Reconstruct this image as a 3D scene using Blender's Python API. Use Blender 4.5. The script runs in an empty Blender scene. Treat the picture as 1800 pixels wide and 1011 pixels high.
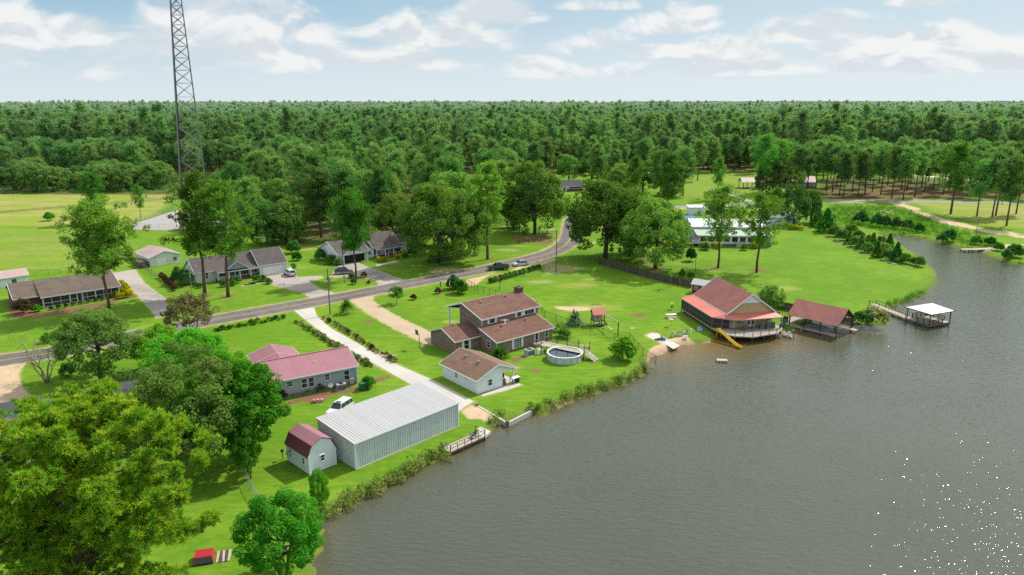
import bpy, math, random
import numpy as np
from math import radians as R, sin, cos, pi, atan2, hypot
random.seed(7); rs = np.random.RandomState(11)
SC = bpy.context.scene; COL = SC.collection
# ---------------------------------------------------------------- survey: camera station 44 m above the lawn
H, F, HY = 44.0, 1250.0, 180.0
PT = math.atan((505.5-HY)/F); CP, SP = cos(PT), sin(PT)
def at(x, y, z=0.0):
    """ground (or level z) point seen in the photograph's survey direction (x, y)"""
    u = (x-900)/F; v = (y-505.5)/F
    t = (z-H)/(-SP-v*CP)
    return (u*t, (CP-v*SP)*t)
ZO = {'A':(0,300,3.147),'B':(400,300,3.147),'C':(800,280,3.147),'D':(1200,300,4.727),'E':(1400,300,3.5575),'F':(1150,460,4.091),'G':(750,480,4.091),'H':(400,580,3.029),'I':(0,540,3.147),'J':(0,700,2.427),'K':(500,560,3.147),'S':(1500,480,4.813),'R':(1000,480,5.112),'T':(520,440,4.09),'U':(280,400,5.842),'V':(540,390,6.815),'W':(1480,330,4.55),'N':(700,640,3.165)}
def zt(k, x, y, z=0.0):
    ox, oy, s = ZO[k]; return at(ox+x/s, oy+y/s, z)
def px(X, Y, Z=0.0):
    d = Y*CP-(Z-H)*SP; w = Y*SP+(Z-H)*CP
    return 900+F*X/d, 505.5-F*w/d
# ---------------------------------------------------------------- node helpers
def newmat(name):
    m = bpy.data.materials.new(name); m.use_nodes = True
    nt = m.node_tree; b = nt.nodes['Principled BSDF']
    return m, nt, b
def nd(nt, t, **k):
    n = nt.nodes.new(t)
    for a, v in k.items():
        if a.startswith('i_'):
            key = a[2:]; key = int(key) if key.isdigit() else key.replace('_', ' ')
            n.inputs[key].default_value = v
        else: setattr(n, a, v)
    return n
def lk(nt, a, b): nt.links.new(a, b)
def c4(c): return (c[0], c[1], c[2], 1.0)
def noise(nt, vec, scale, detail=3, rough=.6, d='3D'):
    n = nd(nt, 'ShaderNodeTexNoise'); n.inputs['Scale'].default_value = scale; n.inputs['Detail'].default_value = detail; n.inputs['Roughness'].default_value = rough
    if vec is not None: lk(nt, vec, n.inputs['Vector'])
    return n.outputs[0]
def ramp(nt, fac, a, b, ca=0.0, cb=1.0):
    n = nd(nt, 'ShaderNodeMapRange'); n.inputs[1].default_value = a; n.inputs[2].default_value = b; n.inputs[3].default_value = ca; n.inputs[4].default_value = cb
    n.interpolation_type = 'SMOOTHSTEP'; lk(nt, fac, n.inputs[0]); return n.outputs[0]
def mixc(nt, fac, a, b, bt='MIX'):
    n = nd(nt, 'ShaderNodeMix', data_type='RGBA', blend_type=bt)
    for s, v in ((n.inputs[0], fac), (n.inputs[6], a), (n.inputs[7], b)):
        if isinstance(v, (int, float)): s.default_value = v
        elif isinstance(v, tuple): s.default_value = c4(v)
        else: lk(nt, v, s)
    return n.outputs[2]
def mth(nt, op, a, b=0.0, clamp=False):
    n = nd(nt, 'ShaderNodeMath', operation=op, use_clamp=clamp)
    for s, v in ((n.inputs[0], a), (n.inputs[1], b)):
        if isinstance(v, (int, float)): s.default_value = v
        else: lk(nt, v, s)
    return n.outputs[0]
def objco(nt): return nd(nt, 'ShaderNodeTexCoord').outputs['Object']
def bump(nt, b, h, st=.3, dist=.05):
    n = nd(nt, 'ShaderNodeBump'); n.inputs['Strength'].default_value = st; n.inputs['Distance'].default_value = dist
    lk(nt, h, n.inputs['Height']); lk(nt, n.outputs[0], b.inputs['Normal'])
def scalev(nt, vec, s):
    n = nd(nt, 'ShaderNodeVectorMath', operation='MULTIPLY'); lk(nt, vec, n.inputs[0]); n.inputs[1].default_value = s; return n.outputs[0]
def flat(name, c, rough=.7, var=.22, sc=1.2, metal=0.0, dirt=None, dirtamt=.5, bmp=0.0, spec=.3):
    m, nt, b = newmat(name); co = objco(nt)
    f = noise(nt, co, sc*3, 5, .65); col = mixc(nt, f, tuple(x*(1-var) for x in c), tuple(min(1, x*(1+var)) for x in c))
    g = ramp(nt, noise(nt, co, sc*.35, 4, .6), .42, .72, 0, dirtamt)
    col = mixc(nt, g, col, dirt or tuple(x*.62 for x in c))
    lk(nt, col, b.inputs['Base Color']); b.inputs['Roughness'].default_value = rough; b.inputs['Metallic'].default_value = metal
    b.inputs['Specular IOR Level'].default_value = spec
    if bmp: bump(nt, b, noise(nt, co, sc*8, 3), bmp, .03)
    return m
def banded(name, c, axis, freq, depth=.35, rough=.6, var=.15, dirt=None):
    """siding / planks / shingle rows: thin darker joints along one object axis"""
    m, nt, b = newmat(name); co = objco(nt)
    sep = nd(nt, 'ShaderNodeSeparateXYZ'); lk(nt, co, sep.inputs[0])
    if axis == 'XY': v = mth(nt, 'ADD', sep.outputs[0], sep.outputs[1])
    else: v = sep.outputs['XYZ'.index(axis)]
    t = mth(nt, 'FRACT', mth(nt, 'MULTIPLY', v, freq))
    line = ramp(nt, t, 0.0, .22, 1-depth, 1.0)
    idx = mth(nt, 'FLOOR', mth(nt, 'MULTIPLY', v, freq))
    wn = nd(nt, 'ShaderNodeTexWhiteNoise', noise_dimensions='1D'); lk(nt, idx, wn.inputs['W'])
    f = mth(nt, 'ADD', mth(nt, 'MULTIPLY', wn.outputs[0], .5), mth(nt, 'MULTIPLY', noise(nt, co, 3, 5), .5))
    col = mixc(nt, f, tuple(x*(1-var) for x in c), tuple(min(1, x*(1+var)) for x in c))
    col = mixc(nt, ramp(nt, noise(nt, co, .5, 4), .45, .75, 0, .45), col, dirt or tuple(x*.65 for x in c))
    k = nd(nt, 'ShaderNodeCombineColor'); [lk(nt, line, k.inputs[i]) for i in range(3)]
    col = mixc(nt, 1.0, col, k.outputs[0], 'MULTIPLY')
    lk(nt, col, b.inputs['Base Color']); b.inputs['Roughness'].default_value = rough; b.inputs['Specular IOR Level'].default_value = .25
    bump(nt, b, t, .25, .02); return m
def shingle(name, c):
    m, nt, b = newmat(name); co = objco(nt)
    f = noise(nt, scalev(nt, co, (1.6, 1.6, 6)), 3.5, 4, .8); col = mixc(nt, ramp(nt, f, .3, .7), tuple(x*.62 for x in c), tuple(x*1.35 for x in c))
    col = mixc(nt, ramp(nt, noise(nt, co, .4, 4), .4, .75, 0, .5), col, tuple(x*.6 for x in c))
    vo = nd(nt, 'ShaderNodeTexBrick'); sep = nd(nt, 'ShaderNodeSeparateXYZ'); lk(nt, co, sep.inputs[0])
    cb = nd(nt, 'ShaderNodeCombineXYZ'); lk(nt, mth(nt, 'ADD', sep.outputs[0], sep.outputs[1]), cb.inputs[0]); lk(nt, sep.outputs[2], cb.inputs[1]); lk(nt, cb.outputs[0], vo.inputs['Vector'])
    vo.inputs['Scale'].default_value = 1.0; vo.inputs['Brick Width'].default_value = .9; vo.inputs['Row Height'].default_value = .075; vo.inputs['Mortar Size'].default_value = .008
    vo.inputs['Color1'].default_value = (.8, .8, .8, 1); vo.inputs['Color2'].default_value = (1.15, 1.15, 1.15, 1); vo.inputs['Mortar'].default_value = (.62, .62, .62, 1)
    col = mixc(nt, .85, col, vo.outputs[0], 'MULTIPLY')
    lk(nt, col, b.inputs['Base Color']); b.inputs['Roughness'].default_value = .9; b.inputs['Specular IOR Level'].default_value = .15; return m
def brick(name, a, c, d):
    m, nt, b = newmat(name); co = objco(nt)
    sep = nd(nt, 'ShaderNodeSeparateXYZ'); lk(nt, co, sep.inputs[0])
    cb = nd(nt, 'ShaderNodeCombineXYZ'); lk(nt, mth(nt, 'ADD', sep.outputs[0], sep.outputs[1]), cb.inputs[0]); lk(nt, sep.outputs[2], cb.inputs[1])
    vo = nd(nt, 'ShaderNodeTexBrick'); lk(nt, cb.outputs[0], vo.inputs['Vector'])
    vo.inputs['Scale'].default_value = 1; vo.inputs['Brick Width'].default_value = .34; vo.inputs['Row Height'].default_value = .12; vo.inputs['Mortar Size'].default_value = .012
    vo.inputs['Color1'].default_value = c4(a); vo.inputs['Color2'].default_value = c4(c); vo.inputs['Mortar'].default_value = c4(d)
    f = noise(nt, co, 5, 4, .8)
    f2 = noise(nt, scalev(nt, co, (1, 1, 2.2)), 2.6, 5, .85); col = mixc(nt, ramp(nt, f2, .42, .60, 0, .85), vo.outputs[0], tuple(x*.42 for x in a))
    col = mixc(nt, ramp(nt, noise(nt, scalev(nt, co, (1, 1, 2.4)), 3.1, 4, .85), .52, .66, 0, .8), col, tuple(x*1.75 for x in c))
    lk(nt, col, b.inputs['Base Color']); b.inputs['Roughness'].default_value = .9; return m
def leafmat(name, c1, c2, tip=None, trans=.35, haze=True):
    m, nt, b = newmat(name); co = objco(nt); out = nt.nodes['Material Output']
    oi = nd(nt, 'ShaderNodeObjectInfo')
    at_ = nd(nt, 'ShaderNodeAttribute', attribute_name='tint', attribute_type='GEOMETRY')
    f = mth(nt, 'ADD', mth(nt, 'MULTIPLY', at_.outputs['Fac'], .7), mth(nt, 'MULTIPLY', oi.outputs['Random'], .3))
    col = mixc(nt, f, c1, c2)
    if tip:
        tp = nd(nt, 'ShaderNodeAttribute', attribute_name='tip', attribute_type='GEOMETRY')
        col = mixc(nt, tp.outputs['Fac'], col, tip)
    hs = nd(nt, 'ShaderNodeHueSaturation'); lk(nt, col, hs.inputs['Color'])
    lk(nt, mth(nt, 'ADD', mth(nt, 'MULTIPLY', oi.outputs['Random'], .5), .76), hs.inputs['Value'])
    wn = nd(nt, 'ShaderNodeTexWhiteNoise', noise_dimensions='1D'); lk(nt, oi.outputs['Random'], wn.inputs['W'])
    lk(nt, mth(nt, 'ADD', mth(nt, 'MULTIPLY', wn.outputs[0], .05), .475), hs.inputs['Hue'])
    col = hs.outputs[0]
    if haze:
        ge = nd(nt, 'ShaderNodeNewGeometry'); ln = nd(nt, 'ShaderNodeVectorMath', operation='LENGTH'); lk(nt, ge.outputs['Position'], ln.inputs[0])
        col = mixc(nt, ramp(nt, ln.outputs['Value'], 150, 1700, 0, .84), col, (.38, .50, .45))  # aerial haze mixed into the leaf colour, stronger with distance
    di = nd(nt, 'ShaderNodeBsdfDiffuse'); tr = nd(nt, 'ShaderNodeBsdfTranslucent'); lk(nt, col, di.inputs[0])
    tc = mixc(nt, 1.0, col, (1.25, 1.35, .6), 'MULTIPLY'); lk(nt, tc, tr.inputs[0])
    mx = nd(nt, 'ShaderNodeMixShader'); mx.inputs[0].default_value = trans; lk(nt, di.outputs[0], mx.inputs[1]); lk(nt, tr.outputs[0], mx.inputs[2])
    gl = nd(nt, 'ShaderNodeBsdfGlossy'); gl.inputs['Roughness'].default_value = .6; gl.inputs['Color'].default_value = (.9, .95, .9, 1)
    m2 = nd(nt, 'ShaderNodeMixShader'); m2.inputs[0].default_value = .0; lk(nt, mx.outputs[0], m2.inputs[1]); lk(nt, gl.outputs[0], m2.inputs[2])
    lk(nt, m2.outputs[0], out.inputs[0]); return m
def glassmat(name, c, rough=.08):
    m, nt, b = newmat(name); b.inputs['Base Color'].default_value = c4(c); b.inputs['Roughness'].default_value = rough; b.inputs['Specular IOR Level'].default_value = .6
    co = objco(nt); bump(nt, b, noise(nt, co, 2, 2), .05, .02); return m
# ---------------------------------------------------------------- mesh helpers
class MB:
    def __init__(s): s.v = []; s.f = []
    def add(s, vs, fs):
        o = len(s.v); s.v += [tuple(map(float, p)) for p in vs]; s.f += [tuple(i+o for i in f) for f in fs]; return s
    def hexa(s, lo, hi):
        return s.add(list(lo)+list(hi), [(3,2,1,0),(4,5,6,7),(0,1,5,4),(1,2,6,5),(2,3,7,6),(3,0,4,7)])
    def box(s, x0, x1, y0, y1, z0, z1):
        return s.hexa([(x0,y0,z0),(x1,y0,z0),(x1,y1,z0),(x0,y1,z0)], [(x0,y0,z1),(x1,y0,z1),(x1,y1,z1),(x0,y1,z1)])
    def cbox(s, cx, cy, cz, sx, sy, sz, rz=0):
        c, n = cos(R(rz)), sin(R(rz)); q = [(-sx/2,-sy/2),(sx/2,-sy/2),(sx/2,sy/2),(-sx/2,sy/2)]
        q = [(cx+a*c-b*n, cy+a*n+b*c) for a, b in q]
        return s.hexa([(a,b,cz-sz/2) for a,b in q], [(a,b,cz+sz/2) for a,b in q])
    def beam(s, p, q, w, h=None):
        h = h or w; p = np.array(p, float); q = np.array(q, float); d = q-p; d /= max(np.linalg.norm(d), 1e-6)
        up = np.array((0,0,1.)) if abs(d[2]) < .95 else np.array((1.,0,0))
        a = np.cross(d, up); a /= np.linalg.norm(a); b = np.cross(a, d); a = a*w/2; b = b*h/2
        return s.hexa([p-a-b, p+a-b, p+a+b, p-a+b], [q-a-b, q+a-b, q+a+b, q-a+b])
    def tube(s, pts, rad, n=6, cap=True):
        rings = []; pts = [np.array(p, float) for p in pts]
        if isinstance(rad, (int, float)): rad = [rad]*len(pts)
        for i, p in enumerate(pts):
            d = pts[min(i+1, len(pts)-1)]-pts[max(i-1, 0)]; d = d/max(np.linalg.norm(d), 1e-6)
            up = np.array((0,0,1.)) if abs(d[2]) < .9 else np.array((1.,0,0))
            a = np.cross(d, up); a /= np.linalg.norm(a); b = np.cross(d, a)
            rings.append([p+rad[i]*(a*cos(2*pi*k/n)+b*sin(2*pi*k/n)) for k in range(n)])
        vs = [q for r_ in rings for q in r_]; fs = []
        for i in range(len(pts)-1):
            for k in range(n): fs.append((i*n+k, i*n+(k+1)%n, (i+1)*n+(k+1)%n, (i+1)*n+k))
        if cap: fs += [tuple(range(n))[::-1], tuple(range((len(pts)-1)*n, len(pts)*n))]
        return s.add(vs, fs)
    def cyl(s, cx, cy, z0, z1, r0, r1=None, n=12): return s.tube([(cx,cy,z0),(cx,cy,z1)], [r0, r0 if r1 is None else r1], n)
    def prism(s, poly, a0, a1, axis='z'):
        f = {'z': lambda p, a: (p[0], p[1], a), 'x': lambda p, a: (a, p[0], p[1]), 'y': lambda p, a: (p[0], a, p[1])}[axis]
        n = len(poly); return s.add([f(p, a0) for p in poly]+[f(p, a1) for p in poly], [tuple(range(n))[::-1], tuple(range(n, 2*n))]+[(i, (i+1)%n, n+(i+1)%n, n+i) for i in range(n)])
    def slab(s, pts, t):
        n = len(pts); return s.add([p for p in pts]+[(p[0],p[1],p[2]+t) for p in pts], [tuple(range(n))[::-1], tuple(range(n, 2*n))]+[(i, (i+1)%n, n+(i+1)%n, n+i) for i in range(n)])
    def prof(s, prof, a0, a1, axis, t, ribs=0, rh=.025, rw=.05):
        """roof slabs along a profile [(u,z)...] extruded along axis"""
        P = (lambda u, a, z: (a, u, z)) if axis == 'x' else (lambda u, a, z: (u, a, z))
        for (u, z), (w, y) in zip(prof, prof[1:]):
            s.slab([P(u,a0,z), P(u,a1,z), P(w,a1,y), P(w,a0,y)], t)
            if ribs:
                k = int((a1-a0)/ribs)
                for i in range(k+1):
                    c = a0+rw/2+i*(a1-a0-rw)/k
                    s.slab([P(u,c-rw/2,z+t-.005), P(u,c+rw/2,z+t-.005), P(w,c+rw/2,y+t-.005), P(w,c-rw/2,y+t-.005)], rh)
        return s
    def mesh(s, name, mat):
        me = bpy.data.meshes.new(name); me.from_pydata(s.v, [], s.f); me.materials.append(mat); 
        import bmesh
        b = bmesh.new(); b.from_mesh(me); bmesh.ops.recalc_face_normals(b, faces=b.faces); b.to_mesh(me); b.free(); return me
    def build(s, name, mat, parent=None, label=None, loc=None, rz=0, smooth=False):
        o = bpy.data.objects.new(name, s.mesh(name, mat)); COL.objects.link(o)
        if parent is not None: o.parent = parent
        if label: o['label'] = label
        if loc is not None: o.location = (loc[0], loc[1], loc[2] if len(loc) > 2 else 0); o.rotation_euler = (0,0,R(rz))
        if smooth:
            for p in o.data.polygons: p.use_smooth = True
        return o
def tag(o, label, cat, group=None):
    o['label'] = label; o['category'] = cat
    if group: o['group'] = group
    return o
def thing(name, label, cat, loc=(0,0,0), rz=0, group=None):
    o = bpy.data.objects.new(name, None); COL.objects.link(o); o.empty_display_size = .5
    o.location = (loc[0], loc[1], loc[2] if len(loc) > 2 else 0); o.rotation_euler = (0,0,R(rz)); return tag(o, label, cat, group)
def struct(o): o['kind'] = 'structure'; return o
def loc2(o_xy, rz, x, y):
    c, n = cos(R(rz)), sin(R(rz)); return (o_xy[0]+x*c-y*n, o_xy[1]+x*n+y*c)
def copytree(o, loc, rz=0, label=None, group=None, sc=1.0):
    c = o.copy(); COL.objects.link(c); c.location = (loc[0], loc[1], loc[2] if len(loc) > 2 else 0); c.rotation_euler = (0,0,R(rz)); c.scale = (sc,)*3
    if label: c['label'] = label
    if group: c['group'] = group
    for ch in o.children:
        d = ch.copy(); COL.objects.link(d); d.parent = c
        for g in ch.children: e = g.copy(); COL.objects.link(e); e.parent = d
    return c
def npmesh(name, V, Q, mats, midx=None, attrs=None):
    me = bpy.data.meshes.new(name); k = Q.shape[1]
    me.vertices.add(len(V)); me.vertices.foreach_set('co', np.ascontiguousarray(V, np.float32).ravel())
    me.loops.add(Q.size); me.loops.foreach_set('vertex_index', np.ascontiguousarray(Q, np.int32).ravel())
    me.polygons.add(len(Q)); me.polygons.foreach_set('loop_start', np.arange(0, Q.size, k, dtype=np.int32))
    if midx is not None: me.polygons.foreach_set('material_index', np.ascontiguousarray(midx, np.int32))
    for m in mats: me.materials.append(m)
    for nme, a in (attrs or {}).items():
        if a.ndim == 1: t = me.attributes.new(nme, 'FLOAT', 'POINT'); t.data.foreach_set('value', np.ascontiguousarray(a, np.float32))
        else: t = me.attributes.new(nme, 'FLOAT_COLOR', 'POINT'); t.data.foreach_set('color', np.ascontiguousarray(a, np.float32).ravel())
    me.update(calc_edges=True); return me
def triquads(mb_):   # MB -> arrays of quads (triangulated ngons avoided: only quads kept)
    V = np.array(mb_.v); Q = np.array([f if len(f) == 4 else (tuple(f)+(f[-1],))[:4] for f in mb_.f if len(f) in (3, 4)]); return V, Q
# ---------------------------------------------------------------- foliage
def leaves(cent, rad, n, size, flatz=1.0, asp=.55, tang=.6, rng=None, shell=.55):
    """n leaf quads per clump spread through each clump's volume; returns V, Q, tint"""
    rng = rng or rs; C = np.repeat(np.array(cent, float), n, 0); r_ = np.repeat(np.array(rad, float), n)
    N = len(C); d = rng.normal(size=(N,3)); d /= np.linalg.norm(d, axis=1)[:,None]
    rr = r_*(shell+(1-shell)*rng.rand(N)**.6); off = d*rr[:,None]; off[:,2] *= flatz; P = C+off
    nrm = d*tang+rng.normal(size=(N,3))*.5; nrm[:,2] += .75; nrm /= np.linalg.norm(nrm, axis=1)[:,None]
    a = np.cross(nrm, rng.normal(size=(N,3))); a /= np.linalg.norm(a, axis=1)[:,None]; b = np.cross(nrm, a)
    s = size*(.6+.8*rng.rand(N)); a = a*s[:,None]*.5; b = b*s[:,None]*.5*asp
    V = np.stack([P-a, P+b+nrm*s[:,None]*.08, P+a, P-b+nrm*s[:,None]*.08], 1).reshape(-1,3); Q = np.arange(4*N).reshape(N,4)
    t = np.clip(np.repeat(rng.rand(len(cent)), n)*.55+rng.rand(N)*.45, 0, 1)
    return V, Q, np.repeat(t, 4)
def spray(cent, dirs, n, ln, wd, spread=.9, rng=None):
    """needle tufts: n thin blades fanning from each point"""
    rng = rng or rs; C = np.repeat(np.array(cent, float), n, 0); D = np.repeat(np.array(dirs, float), n, 0); N = len(C)
    d = D+rng.normal(size=(N,3))*spread; d /= np.linalg.norm(d, axis=1)[:,None]
    w = np.cross(d, rng.normal(size=(N,3))); w /= np.linalg.norm(w, axis=1)[:,None]
    l = ln*(.6+.6*rng.rand(N))[:,None]; w = w*wd*.5
    V = np.stack([C-w*.5, C+d*l*.6-w, C+d*l, C+d*l*.6+w], 1).reshape(-1,3); Q = np.arange(4*N).reshape(N,4)
    t = np.clip(np.repeat(rng.rand(len(cent)), n)*.6+rng.rand(N)*.4, 0, 1); return V, Q, np.repeat(t, 4)
def limbpath(p, q, rng, k=4, w=.06, sag=0):
    p = np.array(p, float); q = np.array(q, float); L = np.linalg.norm(q-p)
    return [p+(q-p)*t+rng.normal(size=3)*L*w*sin(pi*t)+np.array((0,0,-sag*L*sin(pi*t))) for t in np.linspace(0, 1, k)]
def broadleaf(seed, h, rx, rz, cz, nclump, nleaf, size, cr=(.16,.27), lean=0, trunks=1, open_=.15, tr=.035):
    rng = np.random.RandomState(seed); cen = []; rad = []
    lob = rng.normal(size=(9,3)); lob /= np.linalg.norm(lob, axis=1)[:,None]; la = rng.uniform(-.22,.28,9)
    while len(cen) < nclump:
        d = rng.normal(size=3); d /= np.linalg.norm(d)
        if d[2] < -.55 and rng.rand() < .75: continue
        k = 1+sum(a*max(0, float(d@l))**4 for a, l in zip(la, lob))
        k *= (.45+.55*rng.rand()**.35)
        if rng.rand() < open_ and d[2] > -.2: k *= .7
        c = np.array((d[0]*rx*k+lean*(d[2]+1), d[1]*rx*k, cz+d[2]*rz*k)); cen.append(c); rad.append(rx*rng.uniform(*cr))
    V, Q, t = leaves(cen, rad, nleaf, size, .8, rng=rng)
    m = MB(); r0 = h*tr
    for i in range(trunks):
        a = 2*pi*i/max(trunks,1)+.4; sp = 0 if trunks == 1 else rx*.35
        top = np.array((cos(a)*sp, sin(a)*sp, cz)); base = np.array((cos(a)*(.0 if trunks==1 else .25), sin(a)*(.0 if trunks==1 else .25), -.15))
        rr = r0 if trunks == 1 else r0*.6
        m.tube(limbpath(base, top, rng, 6, .02), list(np.linspace(rr, rr*.45, 6)), 8)
    for i in rng.choice(len(cen), min(len(cen), 14), False):
        s = np.array((0,0,cz*rng.uniform(.45,.95))); m.tube(limbpath(s, cen[i]*.95, rng, 4, .05), [r0*.42, r0*.28, r0*.18, r0*.08], 5)
    return m, V, Q, t
def pine(seed, h, r, base=.45, nb=34, ntuft=4, n=26, ln=.62, wd=.13, tuft=.9, dome=1.0, tr=.017, lean=0.0):
    rng = np.random.RandomState(seed); m = MB(); r0 = h*tr
    tp = np.array((lean*h, rng.normal()*.02*h, h)); path = limbpath((0,0,-.15), tp, rng, 7, .008)
    m.tube(path, list(np.linspace(r0, r0*.18, 7)), 8)
    cen = []; rad = []; ph = rng.rand()*6
    for i in range(nb):
        f = (i+rng.rand()*.8)/nb; zf = base+(1-base)*f
        z = h*zf; g = min(.999, f); i0 = zf*6; k = int(min(i0, 5)); p0 = path[k]*(1-(i0-k))+path[k+1]*(i0-k)
        shape = (sin(pi*min(1, g*.84+.13))**.75)*dome+.14
        L = r*shape*rng.uniform(.55,1.15); a = ph+i*2.4+rng.normal()*.5; el = .02+.85*f+rng.normal()*.24
        d = np.array((cos(a)*cos(el), sin(a)*cos(el), sin(el))); q = p0+d*L
        m.tube(limbpath(p0, q, rng, 4, .05, .08), [r0*.26, r0*.2, r0*.13, r0*.06], 4, False)
        for j in range(ntuft):
            t = 1-.72*j/max(1, ntuft-1)*rng.uniform(.7,1.1); c = p0+d*L*t+rng.normal(size=3)*L*.17; c[2] += .15
            cen.append(c); rad.append(tuft*rng.uniform(.5,1.25))
    cen.append(tp); rad.append(tuft*.8)
    V, Q, t = needle(cen, rad, n, ln, wd, rng); return m, V, Q, t
def needle(cen, rad, n, ln, wd, rng):
    C = np.repeat(np.array(cen), n, 0); r_ = np.repeat(np.array(rad), n); N = len(C)
    d = rng.normal(size=(N,3)); d[:,2] = d[:,2]*.85+.2; d /= np.linalg.norm(d, axis=1)[:,None]
    P = C+d*(r_*(.35+.65*rng.rand(N)))[:,None]*np.array((1,1,.95))
    d2 = d+rng.normal(size=(N,3))*.55; d2[:,2] += .35; d2 /= np.linalg.norm(d2, axis=1)[:,None]
    w = np.cross(d2, rng.normal(size=(N,3))); w /= np.linalg.norm(w, axis=1)[:,None]
    l = (ln*(.6+.7*rng.rand(N)))[:,None]; w = w*wd*.5
    V = np.stack([P-d2*l*.4, P-w, P+d2*l*.6, P+w], 1).reshape(-1,3); Q = np.arange(4*N).reshape(N,4)
    t = np.clip(np.repeat(rng.rand(len(cen)), n)*.5+rng.rand(N)*.5, 0, 1); return V, Q, np.repeat(t, 4)
# ---------------------------------------------------------------- materials
M = {}
M['white'] = flat('white_paint', (.74,.76,.77), .55, .06, .8, dirt=(.55,.56,.55), dirtamt=.35)
M['wsiding'] = banded('white_siding', (.70,.74,.78), 'Z', 5.0, .16, .55, .04, (.52,.56,.58))
M['gsiding'] = banded('grey_siding', (.30,.345,.40), 'Z', 5.0, .2, .55, .05, (.24,.28,.32))
M['creamsiding'] = banded('cream_siding', (.62,.65,.62), 'Z', 5.0, .18, .55, .04, (.45,.47,.44))
M['yellowsiding'] = banded('yellow_siding', (.52,.40,.20), 'Z', 5.0, .15, .6, .05)
M['maroon'] = banded('maroon_metal_roof', (.33,.150,.172), 'X', 1.0, .10, .5, .08, (.25,.115,.13))
M['darkmaroon'] = flat('dark_maroon_metal_roof', (.16,.045,.05), .5, .1, .6, dirt=(.20,.07,.08), dirtamt=.4, spec=.35)
M['rustred'] = banded('weathered_red_metal_roof', (.32,.125,.10), 'XY', 1.1, .15, .55, .14, (.18,.085,.07))
M['redlight'] = flat('faded_red_metal_roof', (.56,.17,.125), .55, .12, .7, dirt=(.44,.13,.10), dirtamt=.6)
M['galv'] = banded('pale_ribbed_steel', (.41,.41,.40), 'X', 1.06, .10, .42, .07, (.38,.38,.36))
M['galvwall'] = banded('pale_wall_steel', (.56,.61,.60), 'XY', 1.08, .10, .45, .05, (.42,.46,.45))
M['whiteroof'] = flat('white_metal_roof', (.75,.75,.74), .4, .05, .5, dirt=(.58,.58,.55), dirtamt=.5)
M['greenroof'] = flat('pale_green_roof', (.30,.39,.29), .6, .08, .5, dirt=(.40,.45,.36), dirtamt=.4)
M['brownshingle'] = shingle('brown_shingle', (.175,.095,.070))
M['tanshingle'] = shingle('tan_brown_shingle', (.215,.135,.095))
M['greyshingle'] = shingle('grey_shingle', (.125,.105,.098))
M['dkshingle'] = shingle('dark_grey_shingle', (.085,.085,.10))
M['ranchshingle'] = shingle('weathered_brown_shingle', (.155,.12,.095))
M['brick'] = brick('brown_brick', (.20,.125,.095), (.29,.20,.155), (.30,.26,.22))
M['rbrick'] = brick('red_brown_brick', (.10,.05,.038), (.17,.085,.06), (.18,.15,.13))
M['stone'] = brick('block_skirt', (.16,.15,.13), (.24,.22,.19), (.12,.11,.1))
M['wood'] = banded('grey_weathered_wood', (.30,.27,.23), 'X', 6.5, .4, .85, .22)
M['woodY'] = banded('grey_weathered_boards', (.34,.31,.27), 'Y', 6.5, .4, .85, .22)
M['fencewood'] = banded('brown_fence_boards', (.125,.10,.08), 'XY', 5.5, .5, .9, .3)
M['dkwood'] = flat('dark_wood', (.075,.06,.05), .85, .3, 3)
M['post'] = flat('grey_brown_post', (.15,.125,.105), .85, .25, 2)
M['plank'] = flat('bleached_planks', (.42,.36,.29), .85, .25, 3)
M['polewood'] = flat('utility_pole_wood', (.14,.12,.105), .9, .25, 2)
M['bark'] = flat('pine_bark', (.135,.088,.06), .95, .35, 2.5, dirt=(.06,.045,.035), dirtamt=.7)
M['oakbark'] = flat('oak_bark', (.10,.08,.062), .95, .3, 2, dirt=(.05,.04,.03), dirtamt=.6)
M['palebark'] = flat('pale_smooth_bark', (.30,.22,.16), .9, .25, 2)
M['glass'] = glassmat('window_glass', (.02,.028,.035))
M['screen'] = glassmat('dark_porch_screen', (.022,.022,.022), .5)
M['black'] = flat('black_metal', (.018,.018,.019), .5, .2, 2)
M['steel'] = flat('galvanised_steel', (.34,.36,.37), .4, .12, 2, metal=.5)
M['towersteel'] = flat('tower_steel', (.17,.18,.19), .5, .15, 2)
M['greysteel'] = flat('grey_machine_paint', (.36,.37,.35), .5, .12, 2, dirt=(.2,.2,.18), dirtamt=.5)
M['dkgreen'] = flat('dark_green_plastic', (.012,.11,.055), .5, .1, 2)
M['concrete'] = flat('concrete', (.47,.45,.40), .9, .07, .35, dirt=(.32,.30,.27), dirtamt=.45, bmp=.2)
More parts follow.
